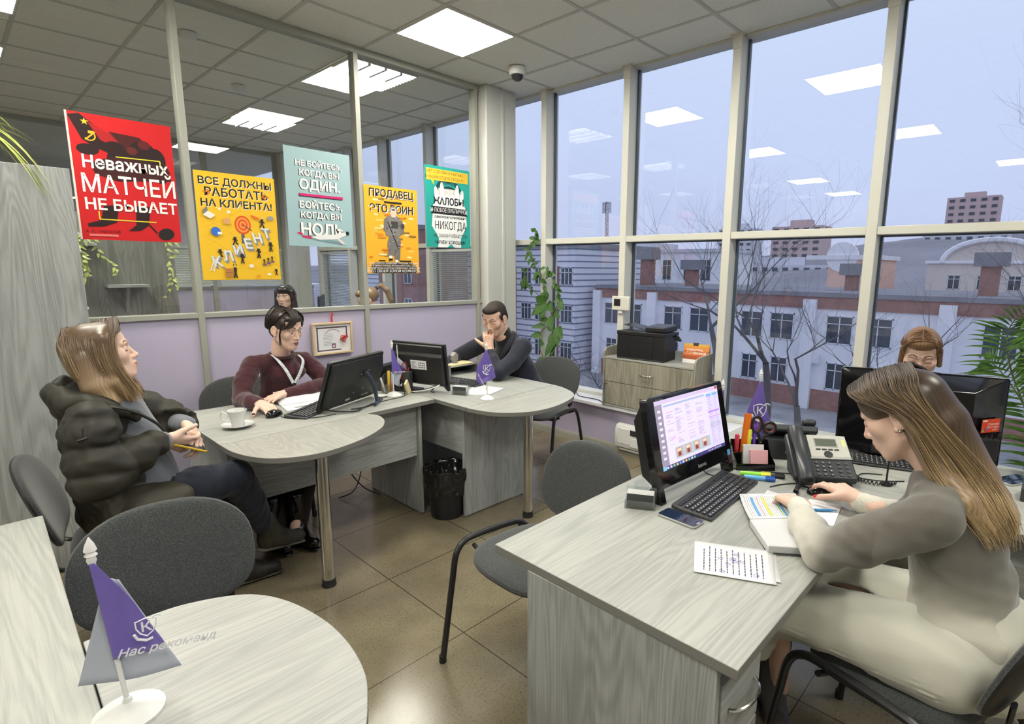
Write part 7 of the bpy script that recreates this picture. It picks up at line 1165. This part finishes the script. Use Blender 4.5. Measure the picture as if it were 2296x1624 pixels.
s = Sdf(); s.chain([(.47, 2.62, .585), (.62, 2.615, .625), (.765, 2.625, .625), (.84, 2.68, .47), (.905, 2.735, .305)], [.098, .088, .075, .062, .048], .03).chain([(.47, 2.80, .56), (.70, 2.76, .545), (.76, 2.78, .35), (.80, 2.80, .14)], [.095, .078, .060, .048], .03); fo = folds(.005, 48, 51); V, F = s.mesh(.0065, lambda X, Y, Z: fo(X, Y, Z)); put('jeans', [(V, F, colr(24, 29, 44))], M_cloth, t, L0)
M_lace = mat('dark_laces', (.03, .028, .025), .8)
boot((.915, 2.755, .215), (1.085, 2.80, .165), (.935, 2.755, .255), (.905, 2.735, .325), .046, c=(58, 55, 47), sole_c=(92, 86, 74), par=t, loc=L0, laces=M_lace); boot((.80, 2.82, .055), (.955, 2.80, .045), (.81, 2.82, .10), (.80, 2.80, .17), .046, c=(48, 45, 40), sole_c=(70, 66, 58), par=t, loc=L0, laces=M_lace)
hs = Sdf(); hs.ell(hl(0, -.020, .041), (.079, .097, .085), .01, H[0]); hs.ell(hl(0, -.065, -.01), (.070, .050, .080), .02, H[0]); hs.ell(hl(0, .035, .085), (.060, .052, .036), .015, H[0])
for q in (-1, 1): hs.chain([hl(q * .070, .025, .06), hl(q * .080, .020, -.02), hl(q * .082, .022, -.10), hl(q * .074, .050, -.175)], [.028, .026, .028, .018], .03); hs.chain([hl(q * .06, -.05, 0), hl(q * .075, -.04, -.10), hl(q * .075, -.01, -.17)], [.05, .045, .03], .03)
hs.ell(hl(0, .115, -.02), (.058, .075, .095), .010, H[0], sub=True)
V, F = hs.mesh(.0034); lz = to_l(H, V); C = gradcol(V, (.13 - lz[:, 2]) / .30, ((0, (84, 64, 44)), (.3, (98, 78, 58)), (.65, (146, 122, 98)), (1, (196, 168, 130)))) * (1 + .18 * np.sin(lz[:, 1] * 700 + lz[:, 0] * 500))[:, None]; C[:, 3] = 1; o = put('hair', [(V, F, C)], M_hair, t, L0)
G = []
for q in (-1, 1):
    for k in range(24):
        u = k / 23; top = hl(q * .004, .084 - .165 * u, .128 - .010 * u); sd = hl(q * .092, .054 - .145 * u, .045 - .01 * u); mid = hl(q * (.108 - .014 * u), .050 - .135 * u, -.05); e = hl(q * (.095 - .03 * u), .085 - .14 * u, -.190 + .03 * u + .010 * math.sin(k * 1.7)); G.append([top, (top + sd) / 2 + (sd - hl(0, -.02, .03)) * .12, sd, mid, e])
put('hair_locks', [strands(G, 24, .0055, .0013, ((80, 60, 42), (100, 80, 60), (140, 116, 92), (192, 164, 126)), 5, seg=14)], M_hair, t, L0)
o = thing('smartphone', 'yellow cased smartphone in the hand of the woman in the khaki coat', 'smartphone', (.592, 2.600, .822)); m = MB(); m.X = rotm(0, math.radians(28), math.radians(8)) @ rotm(math.radians(15)); m.prism(rrect(-.074, .074, -.036, .036, .01), -.005, .005); m.build('case', M_yellow, o, bevel=.003); m = MB(); m.X = rotm(0, math.radians(28), math.radians(8)) @ rotm(math.radians(15)); m.prism(rrect(-.070, .070, -.033, .033, .008), .0051, .0056); m.build('screen', M_gloss, o, smooth=False)
# ---------------------------------------------------------------- woman in burgundy
L0 = (1.30, 3.66, 0); t = person('woman in a burgundy jumper with a white lanyard using a mouse, dark tied hair', L0)
H = headM((1.355, 3.455, 1.175), (.34, -.94), 12, 0); hl = lambda *p: to_w(H, p); neck = V3(1.342, 3.52, 1.03); shR, shL = V3(1.185, 3.545, .965), V3(1.515, 3.595, .950); elR, elL = V3(1.075, 3.43, .79), V3(1.585, 3.45, .80); wrR, wrL = V3(1.10, 3.215, .795), V3(1.29, 3.395, .792)
PAL = SKIN * V3(1.03, 1.02, 1.02, 1)
hd = head_mesh(H, 'open', skin=PAL, neck_to=neck, lips=(112, 40, 48), brow=(52, 38, 32), h=.0024); core = Sdf().chain([neck, (1.345, 3.56, .93), (1.32, 3.62, .72), (1.30, 3.66, .56)], [.05, .062, .060, .07], .02).chain([shR, elR, wrR], [.038, .033, .026]).chain([shL, elL, wrL], [.038, .033, .026]).chain([(1.22, 3.62, .54), (1.20, 3.20, .54), (1.05, 3.05, .12)], [.05, .04, .03]).chain([(1.38, 3.62, .54), (1.36, 3.20, .54), (1.15, 3.0, .12)], [.05, .04, .03]).mesh(.012)
hR = hand(wrR, (.08, -.98, -.06), (.0, 0, 1), -1, skin=PAL, nail=(16, 16, 22), curl=((.2, .45, .4), (.25, .5, .4), (.35, .55, .45), (.45, .6, .5)), tcurl=.25, topen=.7, fore=wrR + V3(-.005, .05, 0), fr=.027, h=.0025); hL = hand(wrL, (-.85, -.50, -.04), (.0, 0, 1), -1, skin=PAL, nail=(16, 16, 22), curl=(.12, .15, .18, .2), tcurl=.3, topen=.5, fore=wrL + V3(.05, .02, 0), fr=.027, h=.0025)
put('body', [hd, (core[0], core[1], PAL), hR, hL], M_skin, t, L0)
s = Sdf(); s.chain([(1.345, 3.545, .985), (1.345, 3.57, .90), (1.33, 3.61, .74), (1.31, 3.65, .58)], [.075, .105, .108, .125], .02).cone((1.235, 3.548, .965), (1.465, 3.585, .955), .060, .060, .03).chain([shR, (1.105, 3.48, .87), elR, (1.08, 3.30, .795), wrR + V3(0, .025, 0)], [.058, .058, .055, .048, .035], .02).chain([shL, (1.565, 3.52, .87), elL, (1.45, 3.41, .798), wrL + V3(.02, .0, 0)], [.058, .056, .053, .046, .035], .02); s.ell((1.375, 3.495, .895), (.105, .045, .055), .03)
fo, f2 = folds(.008, 28, 61, (.6, .6, 1.4)), folds(.003, 80, 62); V, F = s.mesh(.0068, lambda X, Y, Z: fo(X, Y, Z) + f2(X, Y, Z)); V = smooth_mesh(V, F, 1); put('jumper', [(V, F, colr(66, 26, 34))], M_knit, t, L0)
s = Sdf(); cnt = V3(1.348, 3.515, 1.012); s.chain([cnt + V3(.068 * math.cos(a), .058 * math.sin(a), -.012 * math.cos(a - 4.4)) for a in (2 * PI * k / 20 for k in range(21))], [.010] * 21, .004); V, F = s.mesh(.003); put('collar', [(V, F, colr(58, 22, 30))], M_knit, t, L0)
s = Sdf(); s.chain([(1.30, 3.64, .56), (1.20, 3.55, .55), (1.20, 3.20, .54), (1.06, 3.07, .10)], [.13, .095, .075, .055], .04).chain([(1.30, 3.64, .56), (1.38, 3.55, .55), (1.36, 3.20, .54), (1.17, 3.03, .10)], [.13, .095, .075, .055], .04); V, F = s.mesh(.010); put('trousers', [(V, F, colr(30, 14, 16))], M_cloth, t, L0)
M_patent = vcol('patent_leather', .12, spec=.7); boot((1.04, 3.10, .055), (1.07, 2.94, .045), (1.05, 3.08, .11), (1.06, 3.07, .28), .042, c=(14, 12, 13), sole_c=(12, 11, 11), par=t, loc=L0, m=M_patent); boot((1.16, 3.05, .055), (1.20, 2.89, .045), (1.17, 3.03, .11), (1.17, 3.03, .28), .042, c=(14, 12, 13), sole_c=(12, 11, 11), par=t, loc=L0, m=M_patent)
lo_ = np.array(L0); mb = MB()
for P in ([(1.272, 3.515, 1.02), (1.285, 3.452, .99), (1.315, 3.425, .93), (1.352, 3.425, .845)], [(1.425, 3.50, 1.005), (1.43, 3.45, .975), (1.405, 3.425, .92), (1.362, 3.422, .845)]):
    Q = [np.array(p) for p in spline(P, 8)]
    for i in range(len(Q) - 1):
        d = Q[i + 1] - Q[i]; d /= np.linalg.norm(d); w_ = np.cross(d, V3(.34, -.94, .15)); w_ = w_ / np.linalg.norm(w_) * .0105; n_ = V3(.1, -.25, .02) * .07
        mb.add([tuple(q - lo_ + n_) for q in (Q[i] - w_, Q[i] + w_, Q[i + 1] + w_, Q[i + 1] - w_)], [(0, 1, 2, 3)])
mb.build('lanyard', mat('lanyard_white', (.72, .76, .78), .6), t, solid=.0015)
hs = Sdf(); hs.ell(hl(0, -.020, .041), (.0775, .096, .0845), .008, H[0]); hs.ell(hl(0, -.070, -.015), (.052, .036, .055), .02, H[0]); hs.ell(hl(0, .048, .080), (.058, .042, .030), .012, H[0]); hs.chain([hl(0, -.095, -.02), hl(-.03, -.110, -.06), hl(-.05, -.092, -.12)], [.026, .026, .010], .02)
for q in (-1, 1): hs.ell(hl(q * .066, .034, .045), (.012, .030, .034), .010, H[0])
hs.ell(hl(0, .118, -.012), (.064, .055, .060), .008, H[0], sub=True); V, F = hs.mesh(.0030); lz = to_l(H, V); C = np.tile(colr(42, 33, 28), (len(V), 1)) * (1 + .22 * np.sin(lz[:, 0] * 600 + lz[:, 1] * 200))[:, None]; C[:, 3] = 1; put('hair', [(V, F, C)], M_hair, t, L0)
G = [[hl(-.030 + .006 * k, .03 - .004 * k, .129), hl(-.005 + .006 * k, .082, .106), hl(.022 + .005 * k, .098 - .0015 * k, .066 - .001 * k), hl(.060 + .003 * k, .085 - .002 * k, .034 - .001 * k)] for k in range(9)] + [[hl(-.030, .03 - .01 * k, .128), hl(-.062, .060 - .008 * k, .095), hl(-.080, .045 - .006 * k, .045), hl(-.080, .030 - .01 * k, .0)] for k in range(5)] + [[hl(.07, .05, .05), hl(.082, .045, .0), hl(.080, .05, -.05), hl(.088, .070, -.075)]] + [[hl(q * .01, .02 - .022 * k, .130), hl(q * .072, .01 - .018 * k, .075), hl(q * .072, -.055 - .005 * k, .005), hl(0, -.112, -.025)] for q in (-1, 1) for k in range(6)]
put('hair_locks', [strands(G, 22, .0042, .0012, ((36, 28, 24), (58, 46, 38)), 7, seg=12)], M_hair, t, L0)
# ---------------------------------------------------------------- man in the navy jacket
L0 = (3.02, 3.03, 0); t = person('man in a navy jacket resting his chin on his hand at the corner desk', L0)
H = headM((2.745, 3.115, 1.178), (-.95, -.30), 22, 0); hl = lambda *p: to_w(H, p); neck = V3(2.815, 3.11, 1.045); shL, shR = V3(2.865, 2.935, .965), V3(2.865, 3.335, .975); elL, elR = V3(2.595, 2.93, .80), V3(2.70, 3.52, .845); wrL, wrR = V3(2.652, 3.075, .962), V3(2.45, 3.41, .80); MSK = SKIN * V3(.94, .88, .84, 1)
hd = head_mesh(H, 'down', skin=MSK, neck_to=neck, lips=(168, 104, 92), brow=(58, 44, 36), male=True, h=.0025); core = Sdf().chain([neck, (2.88, 3.12, .93), (2.96, 3.06, .72), (3.02, 3.03, .57)], [.055, .065, .065, .08], .02).chain([shL, elL, wrL], [.042, .036, .030]).chain([shR, elR, wrR], [.042, .036, .030]).chain([(2.98, 2.93, .54), (2.62, 2.92, .54), (2.66, 2.92, .12)], [.055, .045, .035]).chain([(2.98, 3.14, .54), (2.62, 3.16, .54), (2.66, 3.16, .12)], [.055, .045, .035]).mesh(.012)
hL = hand(wrL, (.02, .18, .98), (-.78, -.60, .10), 1, skin=MSK, curl=((.7, 1.1, .8), (.8, 1.2, .8), (.9, 1.2, .8), (.9, 1.2, .8)), tcurl=.2, topen=1.0, size=1.06, fore=wrL - V3(.012, .035, .05), fr=.033, h=.0026); hR = hand(wrR, (-.95, -.22, -.1), (0, 0, 1), -1, skin=MSK, curl=(.3, .35, .4, .4), size=1.06, fore=wrR + V3(.05, .015, 0), fr=.032, h=.003)
put('body', [hd, (core[0], core[1], MSK), hL, hR], M_skin, t, L0)
s = Sdf(); s.chain([(2.85, 3.115, 1.0), (2.86, 3.10, .90), (2.92, 3.07, .70), (2.97, 3.04, .58)], [.075, .105, .108, .12], .02).cone((2.845, 3.11, 1.0), neck + V3(.0, .0, .018), .075, .066, .02); V, F = s.mesh(.008); put('roll_neck', [(V, F, colr(15, 14, 17))], M_knit, t, L0)
s = Sdf(); s.chain([(2.89, 3.12, .985), (2.915, 3.11, .88), (2.965, 3.06, .72), (3.01, 3.03, .57)], [.095, .128, .132, .150], .03).cone((2.87, 2.985, .955), (2.87, 3.285, .965), .074, .074, .03).chain([shL, (2.74, 2.925, .87), elL + V3(.01, 0, .008), (2.622, 3.0, .88), wrL - V3(.008, .022, .034)], [.072, .068, .062, .052, .042], .02).chain([shR, elR, (2.58, 3.47, .81), wrR + V3(.05, .015, 0)], [.072, .064, .054, .042], .02)
s.chain([(2.70, 3.11, 1.03), (2.725, 3.10, .90), (2.76, 3.08, .72)], [.065, .055, .03], .02, sub=True); fo = folds(.009, 24, 71, (.7, .7, 1.2)); V, F = s.mesh(.0068, lambda X, Y, Z: fo(X, Y, Z)); V = smooth_mesh(V, F, 1); put('jacket', [(V, F, colr(30, 33, 47))], M_cloth, t, L0)
lp = Sdf()
for q, P in ((1, [(2.865, 3.035, 1.06), (2.80, 3.015, 1.0), (2.745, 3.04, .90), (2.765, 3.07, .80)]), (1, [(2.875, 3.19, 1.065), (2.81, 3.21, 1.0), (2.755, 3.17, .90), (2.765, 3.10, .80)])): lp.chain(spline(P, 4), list(np.interp(np.linspace(0, 1, 13), [0, .5, 1], [.016, .024, .010])), .006, flat=(V3(-.85, -.3, .4) / np.linalg.norm(V3(-.85, -.3, .4)), 2.6))
V, F = lp.mesh(.004); put('lapels', [(V, F, colr(25, 28, 41))], M_cloth, t, L0)
s = Sdf(); s.chain([(3.0, 3.03, .56), (2.96, 2.93, .55), (2.62, 2.92, .54), (2.66, 2.92, .10)], [.15, .10, .078, .06], .04).chain([(3.0, 3.03, .56), (2.96, 3.14, .55), (2.62, 3.16, .54), (2.66, 3.16, .10)], [.15, .10, .078, .06], .04); V, F = s.mesh(.011); put('trousers', [(V, F, colr(20, 20, 24))], M_cloth, t, L0)
for y in (2.92, 3.16): boot((2.70, y, .05), (2.52, y, .04), (2.68, y, .09), (2.67, y, .13), .045, c=(16, 14, 14), sole_c=(10, 10, 10), par=t, loc=L0, nm='shoe', h=.009)
hs = Sdf(); hs.ell(hl(0, -.020, .044), (.079, .098, .083), .01, H[0]); hs.ell(hl(0, .045, .090), (.060, .045, .028), .02, H[0]); hs.ell(hl(0, -.085, -.02), (.06, .03, .055), .03, H[0])
for q in (-1, 1): hs.cone(hl(q * .074, .032, .04), hl(q * .077, .014, -.01), .010, .006, .01)
hs.ell(hl(0, .125, .0), (.072, .062, .075), .010, H[0], sub=True)
for q in (-1, 1): hs.ell(hl(q * .085, .0, -.03), (.02, .05, .035), .01, H[0], sub=True)
V, F = hs.mesh(.003); V = V + np.random.default_rng(5).normal(size=V.shape) * .0007; put('hair', [(V, F, colr(44, 35, 30))], vcol('short_hair', .7, bump=.5, bscale=700), t, L0)
# ---------------------------------------------------------------- woman behind the black computer
L0 = (3.25, .47, 0); t = person('woman with fair parted hair looking down behind the big black computer', L0)
H = headM((3.13, .463, 1.165), (-.985, -.17), 20, 0); hl = lambda *p: to_w(H, p); neck = V3(3.18, .47, 1.03); hd = head_mesh(H, 'down', neck_to=neck, brow=(70, 46, 34), lips=(186, 96, 96), h=.0024)
core = Sdf().chain([neck, (3.22, .47, .93), (3.25, .47, .72), (3.25, .47, .56)], [.05, .062, .060, .07], .02).chain([(3.21, .30, .95), (3.10, .26, .80), (2.95, .36, .79)], [.038, .033, .026]).chain([(3.21, .64, .95), (3.10, .68, .80), (2.95, .58, .79)], [.038, .033, .026]).mesh(.012); put('body', [hd, (core[0], core[1], SKIN)], M_skin, t, L0)
s = Sdf(); s.chain([(3.20, .47, .98), (3.22, .47, .88), (3.25, .47, .70), (3.26, .47, .56)], [.08, .11, .11, .13], .02).cone((3.21, .34, .965), (3.21, .60, .965), .07, .07, .04).chain([(3.21, .30, .955), (3.10, .26, .81), (2.99, .34, .80)], [.07, .06, .045], .03).chain([(3.21, .64, .955), (3.10, .68, .81), (2.99, .60, .80)], [.07, .06, .045], .03); V, F = s.mesh(.009, folds(.006, 30, 5)); put('blouse', [(V, F, colr(214, 214, 218))], M_cloth, t, L0)
s = Sdf(); s.chain([(3.25, .47, .57), (3.15, .38, .55), (2.98, .38, .54), (3.0, .38, .08)], [.15, .10, .08, .05], .04).chain([(3.25, .47, .57), (3.15, .56, .55), (2.98, .56, .54), (3.0, .56, .08)], [.15, .10, .08, .05], .04); V, F = s.mesh(.012); put('trousers', [(V, F, colr(30, 30, 36))], M_cloth, t, L0)
hs = Sdf(); hs.ell(hl(0, -.022, .042), (.080, .098, .086), .01, H[0]); hs.ell(hl(0, -.10, -.01), (.045, .04, .045), .02, H[0]); hs.ell(hl(0, .05, .085), (.062, .048, .034), .02, H[0])
for q in (-1, 1): hs.cone(hl(q * .072, .045, .05), hl(q * .079, .012, -.045), .014, .012, .015)
hs.ell(hl(0, .122, -.012), (.070, .058, .078), .010, H[0], sub=True); hs.cone(hl(0, .11, .122), hl(0, .0, .136), .003, .003, .004, sub=True); V, F = hs.mesh(.003); lz = to_l(H, V); C = np.tile(colr(122, 90, 58), (len(V), 1)) * (1 + .22 * np.sin(np.arctan2(lz[:, 1] + .02, np.abs(lz[:, 0]) + .02) * 60))[:, None]; C[:, 3] = 1; put('hair', [(V, F, C)], M_hair, t, L0)
G = [[hl(q * .004, .095 - .013 * k, .118 + .01 * math.sin(k / 4)), hl(q * .045, .088 - .014 * k, .105), hl(q * .079, .055 - .012 * k, .045), hl(q * .06, -.06 - .004 * k, .0), hl(0, -.115, -.01)] for q in (-1, 1) for k in range(10)]; put('hair_locks', [strands(G, 14, .003, .0012, ((96, 68, 44), (150, 112, 72)), 9, seg=12)], M_hair, t, L0)
mb = MB(); mb.tube([tuple(np.array(hl(-.08 + .010 * math.cos(a), -.006, -.055 + .012 * math.sin(a))) - np.array(L0)) for a in (2 * PI * k / 14 for k in range(14))], .0012, 5, closed=True); mb.build('earring', M_chrome, t)
# ---------------------------------------------------------------- two women in the next room
def bust(label, hc, f, pitch, look, brow, top_c, skin, lips, hairfn, shaw=.19):
    hc = np.array(hc); fx = V3(f[0], f[1], 0) / math.hypot(*f); sx = V3(fx[1], -fx[0], 0); L0 = (hc[0], hc[1], 0); t = person(label, L0); H = headM(hc, f, pitch); nk = hc + V3(0, 0, -.14) - fx * .05
    hd = head_mesh(H, look, skin=skin, neck_to=nk, brow=brow, lips=lips, h=.0032); c = nk - fx * .05; core = Sdf().chain([nk, c + V3(0, 0, -.12), c + V3(0, 0, -.35), c + V3(0, 0, -.5)], [.05, .062, .060, .07], .02).mesh(.014); put('body', [hd, (core[0], core[1], skin)], M_skin, t, L0)
    s = Sdf(); s.chain([c + V3(0, 0, -.07), c + V3(0, 0, -.17), c + V3(0, 0, -.35), c + V3(0, 0, -.5)], [.09, .13, .125, .15], .05).cone(c + sx * .13 + V3(0, 0, -.085), c - sx * .13 + V3(0, 0, -.085), .07, .07, .05)
    for q in (-1, 1): s.chain([c + sx * q * .18 + V3(0, 0, -.10), c + sx * q * .22 + fx * .08 + V3(0, 0, -.33), c + sx * q * .12 + fx * .28 + V3(0, 0, -.34)], [.07, .058, .04], .03)
    s.chain([c + V3(0, 0, -.5), c + V3(0, 0, -.55) + fx * .4, c + V3(0, 0, -1.0) + fx * .42], [.15, .11, .08], .03); V, F = s.mesh(.012, folds(.006, 30, 7)); put('clothing', [(V, F, colr(*top_c))], M_cloth, t, L0); hairfn(t, H, lambda *p: to_w(H, p), L0); return t
def hair_fringe(t, H, hl, L0):
    hs = Sdf(); hs.ell(hl(0, -.018, .042), (.084, .100, .088), .01, H[0]); hs.ell(hl(0, .055, .07), (.066, .050, .045), .02, H[0])
    for q in (-1, 1): hs.chain([hl(q * .074, .02, .05), hl(q * .084, .0, -.06), hl(q * .090, .0, -.17), hl(q * .085, .01, -.26)], [.03, .03, .036, .03], .03)
    hs.chain([hl(0, -.08, 0), hl(0, -.085, -.12), hl(0, -.07, -.26)], [.07, .075, .06], .04); hs.ell(hl(0, .12, -.045), (.060, .06, .078), .006, H[0], sub=True); V, F = hs.mesh(.0045); put('hair', [(V, F, colr(24, 21, 22))], M_hair, t, L0)
def hair_tail(t, H, hl, L0):
    hs = Sdf(); hs.ell(hl(0, -.020, .043), (.080, .097, .085), .01, H[0]); hs.ell(hl(0, .05, .085), (.062, .048, .034), .02, H[0])
    for q in (-1, 1): hs.cone(hl(q * .072, .04, .045), hl(q * .076, .005, -.02), .012, .008, .015)
    hs.ell(hl(0, .122, -.005), (.072, .06, .070), .010, H[0], sub=True); hs.chain([hl(0, -.10, .085), hl(0, -.16, .10), hl(0, -.20, .04), hl(0, -.205, -.06), hl(0, -.19, -.14)], [.014, .022, .028, .026, .010], .015); V, F = hs.mesh(.004); lz = to_l(H, V); C = np.tile(colr(132, 104, 70), (len(V), 1)) * (1 + .2 * np.sin(lz[:, 2] * 500 + lz[:, 0] * 200))[:, None]; C[:, 3] = 1; put('hair', [(V, F, C)], M_hair, t, L0); o = MB(); o.ball(tuple(np.array(hl(0, -.115, .09)) - np.array(L0)), .022, 10); o.build('hair_tie', M_rubber, t)
bust('woman with long black hair and a fringe beyond the partition glass', (2.35, 5.93, 1.235), (-.73, -.69), 0, 'open', (40, 30, 28), (26, 25, 28), SKIN * V3(.98, .96, .95, 1), (170, 80, 80), hair_fringe)
bust('woman with a fair ponytail seen from the side beyond the partition glass', (2.775, 5.02, 1.225), (-.88, .48), 18, 'down', (110, 84, 60), (200, 200, 204), SKIN, (190, 110, 104), hair_tail)
o = thing('monitor', 'black monitor top edge beyond the partition, beside the black haired woman', 'monitor', (2.55, 5.55, 0), math.radians(60)); MB().box(-.27, .27, -.01, .012, .92, 1.262).build('screen', M_blackp, o, bevel=.006); MB().box(-.03, .03, -.04, .0, .752, .95).build('neck', M_blackp, o); MB().prism(rrect(-.13, .13, -.12, .08, .03), .7405, .752).build('foot', M_blackp, o)
o = thing('office_desk', 'oak desk in the next room below the partition glass', 'desk', (0, 0, 0)); bx('desktop', WX, (2.05, 3.2, 5.2, 5.75, .715, .74), o); bx('side_panel', WPZ, (2.07, 2.09, 5.22, 5.73, .008, .715), o); bx('side_panel', WPZ, (3.15, 3.17, 5.22, 5.73, .008, .715), o)
